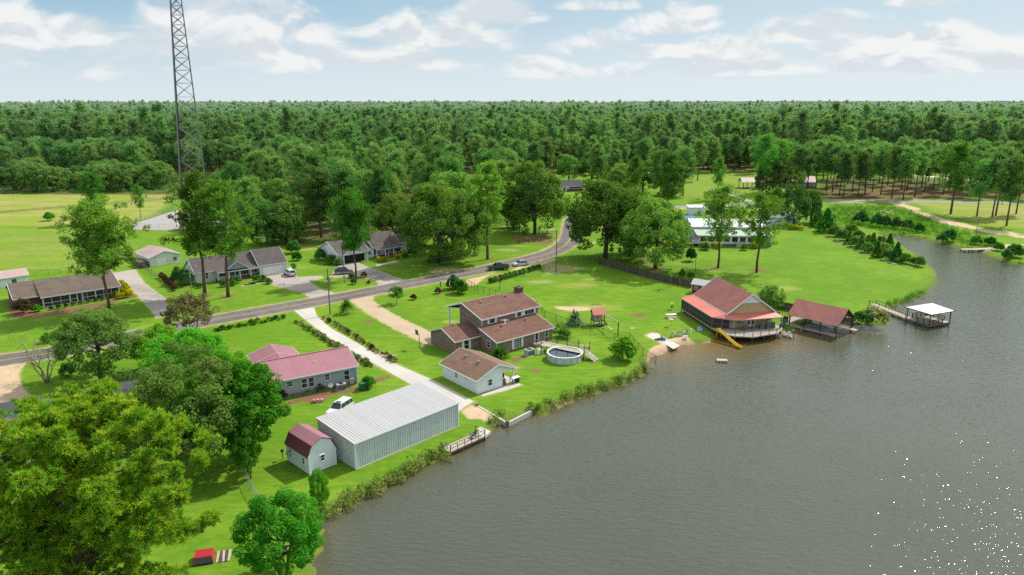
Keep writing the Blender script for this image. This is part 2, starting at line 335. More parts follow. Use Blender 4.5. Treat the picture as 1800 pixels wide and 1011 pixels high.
def drivemat(name, c, ang, period):
    m, nt, b = newmat(name); co = objco(nt); mp = nd(nt, 'ShaderNodeMapping'); mp.inputs['Rotation'].default_value = (0,0,R(-ang)); lk(nt, co, mp.inputs[0]); sp = nd(nt, 'ShaderNodeSeparateXYZ'); lk(nt, mp.outputs[0], sp.inputs[0])
    t = mth(nt, 'FRACT', mth(nt, 'MULTIPLY', sp.outputs[0], 1/period)); line = mth(nt, 'MULTIPLY', ramp(nt, t, 0, .018, 1, 0), .45)
    idx = mth(nt, 'FLOOR', mth(nt, 'MULTIPLY', sp.outputs[0], 1/period)); wn = nd(nt, 'ShaderNodeTexWhiteNoise', noise_dimensions='1D'); lk(nt, idx, wn.inputs['W'])
    col = mixc(nt, wn.outputs[0], tuple(x*.92 for x in c), tuple(x*1.05 for x in c)); col = mixc(nt, ramp(nt, noise(nt, scalev(nt, mp.outputs[0], (.12, 1.1, 1)), .9, 4, .6), .45, .7, 0, .45), col, tuple(x*.72 for x in c))
    col = mixc(nt, ramp(nt, noise(nt, co, 5, 4, .8), .5, .75, 0, .35), col, tuple(x*.7 for x in c)); col = mixc(nt, line, col, (.12,.11,.09)); lk(nt, col, b.inputs['Base Color']); b.inputs['Roughness'].default_value = .92; return m
M['longdrive'] = drivemat('jointed_concrete', (.47,.45,.40), -54, 4.2)
def roadmat(name, c):
    m, nt, b = newmat(name); co = objco(nt); col = mixc(nt, ramp(nt, noise(nt, co, .35, 5, .7), .38, .62), tuple(x*.86 for x in c), tuple(x*1.12 for x in c))
    col = mixc(nt, ramp(nt, noise(nt, co, 7, 3, .8), .4, .7, 0, .5), col, tuple(x*.7 for x in c))
    vo = nd(nt, 'ShaderNodeTexVoronoi', feature='DISTANCE_TO_EDGE'); vo.inputs['Scale'].default_value = .22; w_ = nd(nt, 'ShaderNodeVectorMath', operation='ADD'); lk(nt, co, w_.inputs[0]); nz = nd(nt, 'ShaderNodeTexNoise'); nz.inputs['Scale'].default_value = .8; lk(nt, co, nz.inputs['Vector']); lk(nt, nz.outputs['Color'], w_.inputs[1]); lk(nt, w_.outputs[0], vo.inputs['Vector'])
    col = mixc(nt, ramp(nt, vo.outputs[0], 0, .016, .65, 0), col, (.035,.032,.03)); pt = nd(nt, 'ShaderNodeTexVoronoi'); pt.inputs['Scale'].default_value = .06; lk(nt, co, pt.inputs['Vector']); sc_ = nd(nt, 'ShaderNodeSeparateColor'); lk(nt, pt.outputs['Color'], sc_.inputs[0]); col = mixc(nt, ramp(nt, sc_.outputs[0], .72, .74, 0, .35), col, tuple(x*.6 for x in c))
    lk(nt, col, b.inputs['Base Color']); b.inputs['Roughness'].default_value = .92; b.inputs['Specular IOR Level'].default_value = .25; return m
M['tandrive'] = flat('tan_exposed_concrete', (.43,.335,.22), .9, .1, .35, dirt=(.35,.25,.15), dirtamt=.6, bmp=.2)
M['olddrive'] = flat('stained_old_concrete', (.36,.32,.275), .9, .15, .3, dirt=(.20,.18,.16), dirtamt=.8, bmp=.2)
M['gravel'] = flat('grey_gravel', (.34,.32,.30), .95, .14, 1.5, dirt=(.26,.25,.22), dirtamt=.6, bmp=.5)
M['asphalt'] = roadmat('worn_asphalt', (.150,.136,.128))
M['farasphalt'] = flat('sandy_asphalt', (.25,.235,.215), .92, .12, .3, dirt=(.2,.19,.17), dirtamt=.5)
M['yline'] = flat('road_yellow_paint', (.52,.30,.055), .8, .25, 1.5, dirt=(.3,.2,.1), dirtamt=.7)
M['wline'] = flat('road_white_paint', (.46,.44,.41), .8, .25, 1.5, dirt=(.25,.23,.21), dirtamt=.8)
M['yslide'] = flat('yellow_plastic', (.70,.47,.018), .4, .08, 1, dirt=(.5,.3,.02), dirtamt=.4)
M['red'] = flat('red_paint', (.28,.025,.03), .5, .12, 1)
M['redcap'] = flat('red_gloss_paint', (.36,.022,.03), .32, .1, 1, dirt=(.22,.02,.025), dirtamt=.5, spec=.5)
M['redtoy'] = flat('red_white_fabric', (.60,.16,.17), .7, .5, 4, dirt=(.7,.5,.5), dirtamt=.9)
M['blue'] = flat('blue_plastic', (.03,.19,.55), .45, .15, 2)
M['poolwater'] = glassmat('pool_water', (.018,.028,.032), .03)
M['poolwall'] = flat('pool_wall_panel', (.48,.56,.58), .5, .1, .9, dirt=(.34,.4,.4), dirtamt=.6)
M['tyre'] = flat('tyre_rubber', (.02,.02,.02), .9, .2, 3)
M['chrome'] = flat('bright_alloy', (.5,.5,.5), .3, .1, 3, metal=.7)
M['lamp_red'] = flat('red_lens', (.35,.01,.01), .3, .1, 3)
M['lamp_clear'] = flat('clear_lens', (.6,.62,.65), .2, .1, 3)
M['brickpaver'] = flat('red_brick_steps', (.24,.10,.075), .9, .2, 3)
M['fabric'] = flat('grey_green_cover', (.10,.13,.12), .9, .2, 2)
M['rock'] = flat('pale_riprap', (.36,.34,.31), .95, .3, 2)
M['mulchmat'] = flat('mulch', (.19,.10,.06), .95, .3, 2)
M['reed'] = leafmat('reed_leaf', (.12,.20,.035), (.28,.30,.10), None, .4)
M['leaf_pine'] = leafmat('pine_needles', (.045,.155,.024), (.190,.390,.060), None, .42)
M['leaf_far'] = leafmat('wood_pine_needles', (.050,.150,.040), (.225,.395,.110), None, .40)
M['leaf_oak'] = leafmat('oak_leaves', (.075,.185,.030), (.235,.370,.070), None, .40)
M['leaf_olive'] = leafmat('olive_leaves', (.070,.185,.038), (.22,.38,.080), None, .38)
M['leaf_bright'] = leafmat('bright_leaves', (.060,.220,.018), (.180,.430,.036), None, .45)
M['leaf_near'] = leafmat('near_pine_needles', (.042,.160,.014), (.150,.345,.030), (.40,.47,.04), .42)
M['leaf_shrub'] = leafmat('shrub_leaves', (0.046,0.163,0.023), (0.137,0.319,0.042), None, 0.36)
M['leaf_dark'] = leafmat('dark_evergreen', (0.036,0.128,0.033), (0.105,0.255,0.060), None, 0.3)
M['leaf_yellow'] = leafmat('golden_shrub', (0.300,0.340,0.008), (0.550,0.500,0.015), None, .35)
M['leaf_rust'] = leafmat('rusty_shrub', (0.070,0.050,0.020), (0.170,0.100,0.055), None, .3)
M['leaf_pink'] = leafmat('crape_bloom', (0.080,0.110,0.030), (0.160,0.140,0.060), (.42,.20,.18), .35)
M['leaf_palm'] = leafmat('palm_frond', (.14,.22,.12), (.32,.40,.24), None, .3)
M['leaf_dry'] = leafmat('dry_straggly_leaf', (.15,.21,.05), (.36,.34,.16), None, .4)
M['leaf_wet'] = leafmat('wetland_leaves', (0.045,0.160,0.015), (0.130,0.300,0.030), None, .4)
# ---------------------------------------------------------------- ground sheet, pond basin, colour zones
def P(pts, z=0.0): return np.array([at(x, y, z) for x, y in pts])
def Z(k, pts, z=0.0): return np.array([zt(k, x, y, z) for x, y in pts])
WZ = -0.6
shore_px = [(548,1011),(571,912),(606,890),(643,872),(690,850),(716,838),(741,823),(779,803),(815,788),(848,773),(863,757),(872,746),(880,742),(893,746),(915,735),(935,726),(946,735),(978,720),(1016,703),(1047,692),(1089,679),(1115,668),(1138,655),(1131,646),(1129,639),(1152.6,625),(1181,615),(1195.6,608),(1229,603),(1250,600),(1262,588),(1290,585),(1325,588),(1352,590),(1372,585),(1386,582),(1404,582),(1412,574),(1430,562),(1455,556),(1480,566),(1501,573),(1512,571),(1535,572),(1560,571),(1560,556),(1565,541),(1581,533),(1604,526),(1625,515),(1643,501),(1646,488),(1640,474),(1615,452),(1585,432),(1575,421),(1540,412),(1569,412),(1611,418),(1653,426),(1681,435),(1709,438),(1732,446),(1754,456),(1774,463),(1800,467),(1880,478),(2000,520)]
SH = np.vstack([P(shore_px, WZ), [[260,120],[260,-80],[-40,-80],[-30,20],[-19,48]]])
def sdist(X, Y, poly):
    x1, y1 = poly[:,0], poly[:,1]; x2, y2 = np.roll(x1,-1), np.roll(y1,-1)
    d = np.full(X.shape, 1e9); ins = np.zeros(X.shape, bool)
    for a, b, c, e in zip(x1, y1, x2, y2):
        dx, dy = c-a, e-b; t = np.clip(((X-a)*dx+(Y-b)*dy)/(dx*dx+dy*dy+1e-9), 0, 1)
        d = np.minimum(d, np.hypot(X-a-t*dx, Y-b-t*dy))
        cr = ((b > Y) != (e > Y)); xi = a+(Y-b)*dx/(e-b+1e-12); ins ^= cr & (X < xi)
    return np.where(ins, -d, d)      # negative inside
def axis(lo, hi, st, far_lo, far_hi, g=1.22):
    a = list(np.arange(lo, hi+1e-6, st)); s = st; x = hi
    while x < far_hi: s *= g; x += s; a.append(x)
    s = st; x = lo
    while x > far_lo: s *= g; x -= s; a.insert(0, x)
    return np.array(a)
gx = axis(-135, 150, .8, -14000, 14000); gy = axis(48, 260, .8, -400, 24000)
GX, GY = np.meshgrid(gx, gy); fx, fy = GX.ravel(), GY.ravel()
sd = sdist(fx, fy, SH); sd = sd+.22*np.sin(fx*1.9+1.3*np.sin(fy*1.1))+.22*np.sin(fy*1.7+1.1*np.sin(fx*1.4))
zz = np.where(sd > 0, -.6+.6*np.clip(sd/1.5, 0, 1)**.7, -.6-1.3*np.clip(-sd/5, 0, 1)); zz = np.where(sd >= 1.5, 0, zz)
DRIVES = [
 ('driveway', P([(517,546),(552,540.5),(557,555),(581,577),(623,600),(681,634),(756.6,666),(832.5,705.5),(806,723),(722,676),(651,636),(611,613),(582,596),(553,575),(535,561)]), 'longdrive'),
 ('driveway', P([(617,527.5),(653,520),(654.5,529),(671.6,541.5),(706,561),(761,587),(800,590),(800,612),(750,604),(691,577),(650,552.5),(627.6,536.6)]), 'tandrive'),
 ('driveway', Z('V', [(400,515),(600,490),(700,535),(760,556),(960,630),(1190,712),(890,772),(870,735),(820,700),(700,662),(600,640),(470,652),(330,668),(300,640)]), 'olddrive'),
 ('driveway', Z('B', [(200,582),(335,555),(385,590),(515,583),(522,597),(445,612),(500,650),(602,682),(475,706),(420,675),(310,650),(240,625)]), 'olddrive'),
 ('driveway', Z('A', [(560,575),(610,570),(742,548),(790,620),(915,715),(945,800),(872,816),(835,760),(765,690),(690,630),(560,625)]), 'olddrive'),
 ('gravel_yard', Z('A', [(690,312),(800,275),(930,232),(970,225),(1330,225),(1420,250),(1416,300),(930,330),(700,326)]), 'gravel'),
 ('walkway', Z('B', [(820,522),(935,498),(940,506),(825,530)]), 'concrete'), ('walkway', Z('U', [(850,590),(960,568),(1040,572),(870,598)]), 'concrete'),
 ('walkway', Z('R', [(705,560),(740,540),(790,542),(840,580),(1000,650),(940,685),(830,620),(720,580)]), 'concrete'),
 ('patio', Z('K', [(1085,425),(1200,380),(1300,360),(1312,368),(1215,402),(1100,430)]), 'concrete'),
 ('walkway', Z('A', [(1345,632),(1416,612),(1416,626),(1345,640)]), 'concrete')]
zones = []  # (channel, polygon, feather, weight)
def zone(ch, poly, fe=1.0, w=1.0): zones.append((ch, np.array(poly), fe, w))
# 0 sand/dirt, 1 mulch/brown, 2 dry field, 3 forest floor
zone(2, P([(-900,300),(-100,341),(296,342),(300,352),(255,385),(200,402),(120,398),(0,396),(-900,398)]), 5, 1)
zone(2, P([(-900,395),(200,400),(262,430),(255,470),(130,480),(-900,470)]), 6, .38)
zone(0, P([(0,353),(60,357),(130,360),(130,364),(0,360)]), 3, .4)
zone(3, P([(-3000,296),(-3000,338),(296,339),(310,352),(440,355),(430,390),(470,428),(560,430),(640,425),(680,404),(840,404),(905,392),(940,355),(952,300)]), 4, 1)
zone(3, P([(1440,314),(1700,318),(1900,330),(1900,352),(1700,350),(1560,348),(1440,350)]), 4, .85)
zone(1, P([(1445,330),(1560,326),(1700,332),(1900,338),(1900,349),(1440,347)]), 3, .5)
zone(2, P([(1600,356),(1900,356),(1900,410),(1740,398),(1640,372)]), 4, .6)
zone(2, P([(1190,300),(1430,300),(1430,350),(1190,350)]), 4, .35)
zone(0, Z('R', [(680,560),(720,540),(800,540),(860,600),(930,590),(1040,560),(1100,600),(1150,610),(1300,585),(1300,670),(1000,700),(905,705),(780,765),(700,790),(720,700),(760,660),(840,640)]), .8, 1)
zone(0, Z('R', [(545,488),(600,488),(600,505),(550,505)]), .5, .8); zone(0, Z('R', [(860,390),(1010,380),(1010,405),(880,420)]), .8, .6)
zone(0, Z('G', [(900,235),(1180,245),(1180,268),(1050,280),(940,262)]), .8, .75); zone(0, Z('G', [(1180,228),(1290,228),(1290,240),(1180,250)]), .8, .5)
zone(1, Z('G', [(690,680),(820,700),(830,722),(760,720)]), .7, .7); zone(1, Z('G', [(590,620),(700,590),(720,610),(620,650)]), .6, .8)
zone(0, Z('I', [(-300,290),(0,292),(150,292),(130,330),(105,370),(115,430),(170,490),(200,540),(0,560),(-300,560)]), .8, 1)
zone(0, Z('I', [(0,265),(370,215),(390,245),(150,295),(0,320)]), .6, .5)
zone(0, Z('E', [(620,208),(700,206),(765,245),(900,300),(1200,368),(1423,398),(1500,420),(1423,422),(1200,390),(900,325),(780,278),(700,242)]), 1, .95)
zone(0, Z('E', [(540,235),(640,245),(610,272),(520,262)]), 1.2, .8)
zone(0, Z('E', [(1130,500),(1220,470),(1300,462),(1423,460),(1423,472),(1300,482),(1200,500)]), .8, 1)
zone(0, Z('N', [(350,265),(410,225),(470,245),(540,300),(560,340),(520,330),(440,300),(400,310)]), .5, 1)
zone(0, Z('C', [(60,665),(180,640),(230,620),(160,660),(110,700),(70,700)]), .6, .9); zone(0, Z('C', [(420,560),(560,545),(560,560),(440,600),(300,620),(310,612)]), .6, .8)
zone(1, Z('C', [(300,430),(540,420),(540,470),(330,460)]), 2, .7); zone(0, Z('C', [(470,560),(760,600),(740,615),(480,650)]), 2, .45)
zone(1, Z('A', [(625,640),(700,635),(780,690),(740,700),(640,720)]), .6, 1); zone(1, Z('A', [(200,790),(640,715),(650,735),(420,785),(220,815),(60,815),(30,720),(70,720)]), .6, .8)
zone(1, Z('H', [(230,415),(420,350),(540,330),(690,300),(690,330),(540,350),(510,385),(440,395),(400,380),(240,430)]), .5, .9)
zone(1, Z('H', [(740,270),(870,235),(880,250),(790,285),(740,320),(730,310)]), .5, .8)
zone(1, Z('D', [(160,815),(380,805),(380,818),(160,830)]), 1, .7)
for k, x, y, r_ in [('D',620,830,2.6),('D',285,810,2.2),('C',1108,600,3.5),('C',1051+0,560,3),('A',1135,690,2.0),('A',1260,695,2.2),('B',712,598,2.6),('C',185,555,2.0),('T',720,388,.9),('T',370,455,1.0),('G',75,165,1.0),('T',525,510,1.4),('B',660,790,.8),('R',620,380,2.0),('C',780,805,1.6),('G',790,705,1.2),('A',600,775,1.3)]:
    c = zt(k, x, y); zone(1, [(c[0]+r_*cos(t), c[1]+r_*.8*sin(t)) for t in np.linspace(0, 6.28, 12, False)], r_*.5, .75)
for i in range(60):   # worn patches on the lawns
    x, y = random.uniform(-75,80), random.uniform(95,260); r_ = random.uniform(.8,4.2); zone(random.choice([0,2,2,2]), [(x+r_*1.6*cos(t), y+r_*sin(t)) for t in np.linspace(0, 6.28, 10, False)], r_*.8, random.uniform(.35,.75))
zc = np.zeros((len(fx), 4), np.float32)
for ch, poly, fe, w in zones:
    lo, hi = poly.min(0)-fe*2, poly.max(0)+fe*2; sel = (fx > lo[0]) & (fx < hi[0]) & (fy > lo[1]) & (fy < hi[1])
    if sel.any():
        d = sdist(fx[sel], fy[sel], poly); v = np.clip(.5-d/(2*fe), 0, 1)*w; zc[sel, ch] = np.maximum(zc[sel, ch], v)
nzx = .5+.5*np.sin(fx*2.3+1.7*np.sin(fy*1.3))*np.sin(fy*2.1+1.9*np.sin(fx*.9))
for nm, poly, mt in DRIVES:
    lo, hi = poly.min(0)-2, poly.max(0)+2; sel = (fx > lo[0]) & (fx < hi[0]) & (fy > lo[1]) & (fy < hi[1]); d = sdist(fx[sel], fy[sel], poly)
    ch = 0 if mt in ('olddrive','gravel','tandrive') else 2; zc[sel, ch] = np.maximum(zc[sel, ch], np.clip(1-np.maximum(d,0)/(.5+.9*nzx[sel]), 0, 1)*.75)
rdp = np.array([at(x, y) for x, y in [(-260,676),(0,634),(121,615),(245,588),(400,558),(495,541),(622,518),(734,496),(800,483.5),(854,473),(927,456),(966,445),(992,432),(1003,417),(1006,398),(1009,386),(1020,377),(1060,370),(1200,364),(1380,356),(1560,354.5),(1765,356.5),(2100,363)]])
dr = np.full(fx.shape, 1e9)
for p, q in zip(rdp, rdp[1:]):
    e = q-p; t = np.clip(((fx-p[0])*e[0]+(fy-p[1])*e[1])/(e@e), 0, 1); dr = np.minimum(dr, np.hypot(fx-p[0]-t*e[0], fy-p[1]-t*e[1]))
zc[:,0] = np.maximum(zc[:,0], np.clip(1-(dr-3.5)/(.3+.9*nzx), 0, 1)*.62); zc[:,2] = np.maximum(zc[:,2], np.clip(1-(dr-3.6)/(1+2.0*nzx), 0, 1)*.7)
far_ = np.clip((fy-478)/15, 0, 1); zc[:,3] = np.maximum(zc[:,3], far_*.9)
zc[:,3] = np.maximum(zc[:,3], np.clip((fx-260)/30,0,1)*(fy > 300))
wet = np.clip(1-np.abs(sd)/1.6, 0, 1).astype(np.float32)
ny, nx = GX.shape; ii = np.arange(ny*nx).reshape(ny, nx)
Q = np.stack([ii[:-1,:-1], ii[:-1,1:], ii[1:,1:], ii[1:,:-1]], -1).reshape(-1, 4)
def groundmat():
    m, nt, b = newmat('lawn_and_soil'); co = objco(nt)
    za = nd(nt, 'ShaderNodeAttribute', attribute_name='zone'); sp = nd(nt, 'ShaderNodeSeparateColor'); lk(nt, za.outputs['Color'], sp.inputs[0])
    n1 = noise(nt, co, .09, 5, .65); n2 = noise(nt, co, .9, 5, .7); n3 = noise(nt, co, 6.0, 4, .75)
    st = noise(nt, scalev(nt, co, (.5, 1.8, 1)), .6, 4, .6)
    g = mixc(nt, ramp(nt, n1, .35, .65), (.108,.235,.016), (.175,.305,.022))
    g = mixc(nt, ramp(nt, n2, .42, .66, 0, .6), g, (.215,.290,.024))
    g = mixc(nt, ramp(nt, st, .44, .60, 0, .65), g, (.088,.200,.007)); g = mixc(nt, ramp(nt, noise(nt, co, .028, 4, .6), .45, .6, 0, .5), g, (.085,.205,.007))
    g = mixc(nt, ramp(nt, n3, .42, .66, 0, .55), g, (.075,.155,.008))
    # far lawns and roadside verge turn slightly yellower
    fld = mixc(nt, ramp(nt, noise(nt, scalev(nt, co, (.25, 1, 1)), .16, 5, .6), .38, .62), (.215,.285,.030), (.33,.295,.10))
    fld = mixc(nt, ramp(nt, n3, .4, .7, 0, .5), fld, (.13,.19,.025))
    frs = mixc(nt, ramp(nt, noise(nt, co, .12, 5, .7), .40, .60), (.115,.072,.042), (.090,.165,.018))
    frs = mixc(nt, ramp(nt, n2, .45, .7, 0, .5), frs, (.055,.05,.025))
    snd = mixc(nt, ramp(nt, n2, .3, .7), (.56,.42,.27), (.44,.32,.20))
    mul = mixc(nt, ramp(nt, n3, .35, .65), (.12,.062,.035), (.26,.155,.085))
    def wgt(ch, hard=.5):
        s = mth(nt, 'ADD', ch, mth(nt, 'MULTIPLY', mth(nt, 'ADD', mth(nt, 'MULTIPLY', n2, .7), mth(nt, 'MULTIPLY', n3, .3)), .9)); return ramp(nt, s, .45+hard*.35, .45+hard*.35+.45)
    c = mixc(nt, wgt(sp.outputs[2]), g, fld)
    a4 = za.outputs['Alpha']; c = mixc(nt, wgt(a4), c, frs)
    c = mixc(nt, wgt(sp.outputs[1], .7), c, mul); c = mixc(nt, wgt(sp.outputs[0], .7), c, snd)
    wa = nd(nt, 'ShaderNodeAttribute', attribute_name='wet'); c = mixc(nt, mth(nt, 'MULTIPLY', wa.outputs['Fac'], .55), c, (.13,.085,.045))
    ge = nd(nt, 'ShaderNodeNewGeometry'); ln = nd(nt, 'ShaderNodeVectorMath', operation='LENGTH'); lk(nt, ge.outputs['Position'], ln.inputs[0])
    c = mixc(nt, ramp(nt, ln.outputs['Value'], 900, 9000, 0, .95), c, (.20,.30,.34))  # far ground fades to a painted-in haze colour
    lk(nt, c, b.inputs['Base Color']); b.inputs['Roughness'].default_value = .95; b.inputs['Specular IOR Level'].default_value = .1
    bump(nt, b, mth(nt, 'ADD', n3, noise(nt, co, 25, 2)), .5, .10); return m
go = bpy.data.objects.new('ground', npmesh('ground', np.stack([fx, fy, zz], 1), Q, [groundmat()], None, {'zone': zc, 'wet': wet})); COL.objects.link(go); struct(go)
for p in go.data.polygons: p.use_smooth = True
# pond surface
wxs = np.arange(-60, 262, 1.6); wys = np.arange(-80, 300, 1.6); WX, WY = np.meshgrid(wxs, wys); wf, wg = WX.ravel(), WY.ravel(); wd = sdist(wf, wg, SH)
ny, nx = WX.shape; ii = np.arange(ny*nx).reshape(ny, nx); Q = np.stack([ii[:-1,:-1], ii[:-1,1:], ii[1:,1:], ii[1:,:-1]], -1).reshape(-1, 4)
Q = Q[(wd[Q] < 1.0).any(1)]
beach = np.array(at(1225, 622, WZ)); bd = np.hypot(wf-beach[0]-6, (wg-beach[1])*1.1); bo = np.array(at(1420, 592, WZ)); b2 = np.hypot(wf-bo[0], wg-bo[1])
shal = np.clip(1+wd/13, 0, 1)*np.clip(1.5-bd/13, 0, 1)+.55*np.clip(1+wd/12, 0, 1)*np.clip(1.4-b2/14, 0, 1)+.25*np.clip(1+wd/3, 0, 1)
def watermat():
    m, nt, b = newmat('pond_water'); co = objco(nt)
    a = nd(nt, 'ShaderNodeAttribute', attribute_name='shallow')
    n0 = noise(nt, co, .05, 3); c = mixc(nt, n0, (.056,.063,.041), (.074,.085,.058))
    s = mth(nt, 'MULTIPLY', a.outputs['Fac'], mth(nt, 'ADD', .55, mth(nt, 'MULTIPLY', noise(nt, co, .5, 4), .7)), True)
    c = mixc(nt, s, c, (.17,.105,.024)); lk(nt, c, b.inputs['Base Color'])
    b.inputs['Roughness'].default_value = .025; b.inputs['IOR'].default_value = 1.33; b.inputs['Specular IOR Level'].default_value = .5
    wv = scalev(nt, co, (1, .55, 1)); rot = nd(nt, 'ShaderNodeMapping'); rot.inputs['Rotation'].default_value = (0,0,R(25)); rot.inputs['Scale'].default_value = (.5,1.15,1); lk(nt, co, rot.inputs[0])
    h = mth(nt, 'ADD', mth(nt, 'MULTIPLY', noise(nt, rot.outputs[0], 1.7, 2, .45), .75), mth(nt, 'MULTIPLY', noise(nt, rot.outputs[0], 3.4, 1, .5), .16))
    h = mth(nt, 'MULTIPLY', h, mth(nt, 'ADD', .72, mth(nt, 'MULTIPLY', noise(nt, scalev(nt, co, (.5, 1, 1)), .045, 2), .56)))
    bump(nt, b, h, 1.0, .142); return m
wo = bpy.data.objects.new('water', npmesh('pond', np.stack([wf, wg, np.full_like(wf, WZ)], 1), Q, [watermat()], None, {'shallow': np.clip(shal, 0, 1)})); COL.objects.link(wo); struct(wo)
# far ridges on the horizon, haze painted in as their blue-grey colour
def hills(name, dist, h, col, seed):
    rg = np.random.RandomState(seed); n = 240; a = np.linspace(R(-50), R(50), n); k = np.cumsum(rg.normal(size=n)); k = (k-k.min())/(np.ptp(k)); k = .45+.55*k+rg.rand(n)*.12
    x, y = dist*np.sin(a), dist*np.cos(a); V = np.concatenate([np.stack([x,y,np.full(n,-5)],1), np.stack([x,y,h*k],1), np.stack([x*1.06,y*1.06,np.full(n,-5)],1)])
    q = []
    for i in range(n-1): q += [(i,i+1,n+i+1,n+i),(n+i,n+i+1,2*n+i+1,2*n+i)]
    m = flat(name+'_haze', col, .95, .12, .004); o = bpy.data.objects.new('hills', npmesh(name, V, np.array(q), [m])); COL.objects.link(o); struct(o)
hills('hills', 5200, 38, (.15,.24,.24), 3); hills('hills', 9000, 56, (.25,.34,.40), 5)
# ---------------------------------------------------------------- roads and drives
def catmull(pts, n=6):
    p = [np.array(q, float) for q in pts]; p = [2*p[0]-p[1]]+p+[2*p[-1]-p[-2]]; out = []
    for i in range(1, len(p)-2):
        for t in np.linspace(0, 1, n, False):
            a, b, c, d = p[i-1:i+3]; out.append(.5*((2*b)+(c-a)*t+(2*a-5*b+4*c-d)*t*t+(3*b-a-3*c+d)*t**3))
    return out+[p[-2]]
def strip(name, pts, w, z, mat, off=0.0, kind=True):
    p = pts; L, Rr = [], []
    for i, q in enumerate(p):
        d = p[min(i+1, len(p)-1)]-p[max(i-1, 0)]; d = d/np.hypot(*d); n = np.array((-d[1], d[0])); c = q+n*off
        L.append((*(c+n*w/2), z)); Rr.append((*(c-n*w/2), z))
    n = len(p); m = MB(); m.add(L+Rr, [(i, n+i, n+i+1, i+1) for i in range(n-1)]); o = m.build(name, mat); struct(o); return o
def sheet(name, poly, z, mat):
    import bmesh
    me = bpy.data.meshes.new(name); b = bmesh.new(); f = b.faces.new([b.verts.new((p[0], p[1], z)) for p in poly]); b.normal_update()
    if f.normal.z < 0: f.normal_flip()
    bmesh.ops.triangulate(b, faces=[f]); b.to_mesh(me); b.free(); me.materials.append(mat); o = bpy.data.objects.new(name, me); COL.objects.link(o); return struct(o)
road_px = [(-260,676),(-120,654),(0,634),(121,615),(245,588),(400,558),(495,541),(622,518),(734,496),(800,483.5),(854,473),(927,456),(966,445),(992,432),(1003,417),(1006,398),(1009,386),(1020,377),(1060,370),(1120,367),(1200,364),(1300,360),(1380,356),(1460,355),(1560,354.5),(1660,355),(1765,356.5),(1900,359),(2100,363)]
RD = catmull([at(*p) for p in road_px])
strip('road', RD[:112], 6.9, .022, M['asphalt']); strip('road', RD[111:], 6.9, .022, M['farasphalt'])
for s in (-.14, .14): strip('road_marking', RD[:112], .13, .027, M['yline'], s)
for s in (-3.2, 3.2): strip('road_marking', RD[:112], .10, .027, M['wline'], s)
strip('road', catmull([at(*p) for p in [(1470,296),(1530,301),(1620,309),(1700,316),(1782,324),(1900,335)]]), 9, .022, M['concrete'])
strip('road', catmull([at(*p) for p in [(1255,331),(1272,338),(1300,348),(1322,355)]]), 3.5, .016, M['gravel'])
for nm, poly, mt in DRIVES:
    sheet(nm, poly, .016, M[mt])
# ---------------------------------------------------------------- trees
def pair(spec, bark, leaf, nm, tip=None):
    m, V, Q, t = spec; at_ = {'tint': t}
    if tip is not None: at_['tip'] = tip
    return m.mesh(nm+'_trunk', M[bark]), npmesh(nm+'_crown', V, Q, [M[leaf]], None, at_)
def merged(spec, bark, leaf, nm):
    m, V, Q, t = spec; v0, q0 = triquads(m)
    return npmesh(nm, np.vstack([v0, V]), np.vstack([q0, Q+len(v0)]), [M[bark], M[leaf]], np.r_[np.zeros(len(q0)), np.ones(len(Q))], {'tint': np.r_[np.zeros(len(v0)), t]})
def plant(pr, name, label, loc, sc=1.0, rz=None, group=None, cat='tree', sz=None):
    e = thing(name, label, cat, loc, random.uniform(0, 360) if rz is None else rz, group); e.scale = (sc, sc, sz or sc)
    for nm, me in zip(('trunk', 'crown'), pr):
        o = bpy.data.objects.new(nm, me); COL.objects.link(o); o.parent = e
        for p in (me.polygons if nm == 'trunk' and not me.polygons[0].use_smooth else []): p.use_smooth = True
    return e
def solo(me, name, label, loc, sc=1.0, rz=None, group=None, cat='tree', sz=None):
    o = bpy.data.objects.new(name, me); COL.objects.link(o); o.location = (loc[0], loc[1], 0); o.rotation_euler = (0,0,R(random.uniform(0,360) if rz is None else rz)); o.scale = (sc, sc, sz or sc)
    return tag(o, label, cat, group)
PA = pair(pine(1, 20, 6.5, .42, 62, 6, 46, .80, .22, 1.25), 'bark', 'leaf_pine', 'pine_round')       # dense, round
PB = pair(pine(2, 26, 6.2, .42, 46, 5, 44, .85, .23, 1.25, .95), 'bark', 'leaf_pine', 'pine_tall')
PC = pair(pine(3, 24, 6.0, .42, 44, 5, 42, .85, .23, 1.25, .95), 'bark', 'leaf_pine', 'pine_loose')
PD = pair(pine(4, 22, 7.2, .40, 34, 5, 44, .85, .24, 1.25, 1.0, .017, .05), 'bark', 'leaf_pine', 'pine_open')
PE = pair(pine(8, 22, 5.6, .34, 56, 6, 32, .95, .30, 1.4, 1.0), 'bark', 'leaf_far', 'pine_edge')
PF = pair(pine(9, 22, 4.9, .50, 44, 5, 32, .95, .30, 1.4, .95), 'bark', 'leaf_far', 'pine_edge')
PG = pair(pine(10, 22, 5.4, .44, 48, 5, 32, .95, .30, 1.4, .95), 'bark', 'leaf_far', 'pine_edge')
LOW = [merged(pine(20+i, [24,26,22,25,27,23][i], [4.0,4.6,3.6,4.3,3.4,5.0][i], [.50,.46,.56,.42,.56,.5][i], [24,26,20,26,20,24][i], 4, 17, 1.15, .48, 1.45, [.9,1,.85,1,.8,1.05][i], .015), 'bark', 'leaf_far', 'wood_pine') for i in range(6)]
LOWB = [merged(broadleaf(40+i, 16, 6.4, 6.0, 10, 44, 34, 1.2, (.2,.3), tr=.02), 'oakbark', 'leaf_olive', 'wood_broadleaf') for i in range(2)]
OA = pair(broadleaf(5, 17, 8.4, 8.2, 9.0, 190, 130, .52, (.14,.22), open_=.05), 'oakbark', 'leaf_oak', 'oak')
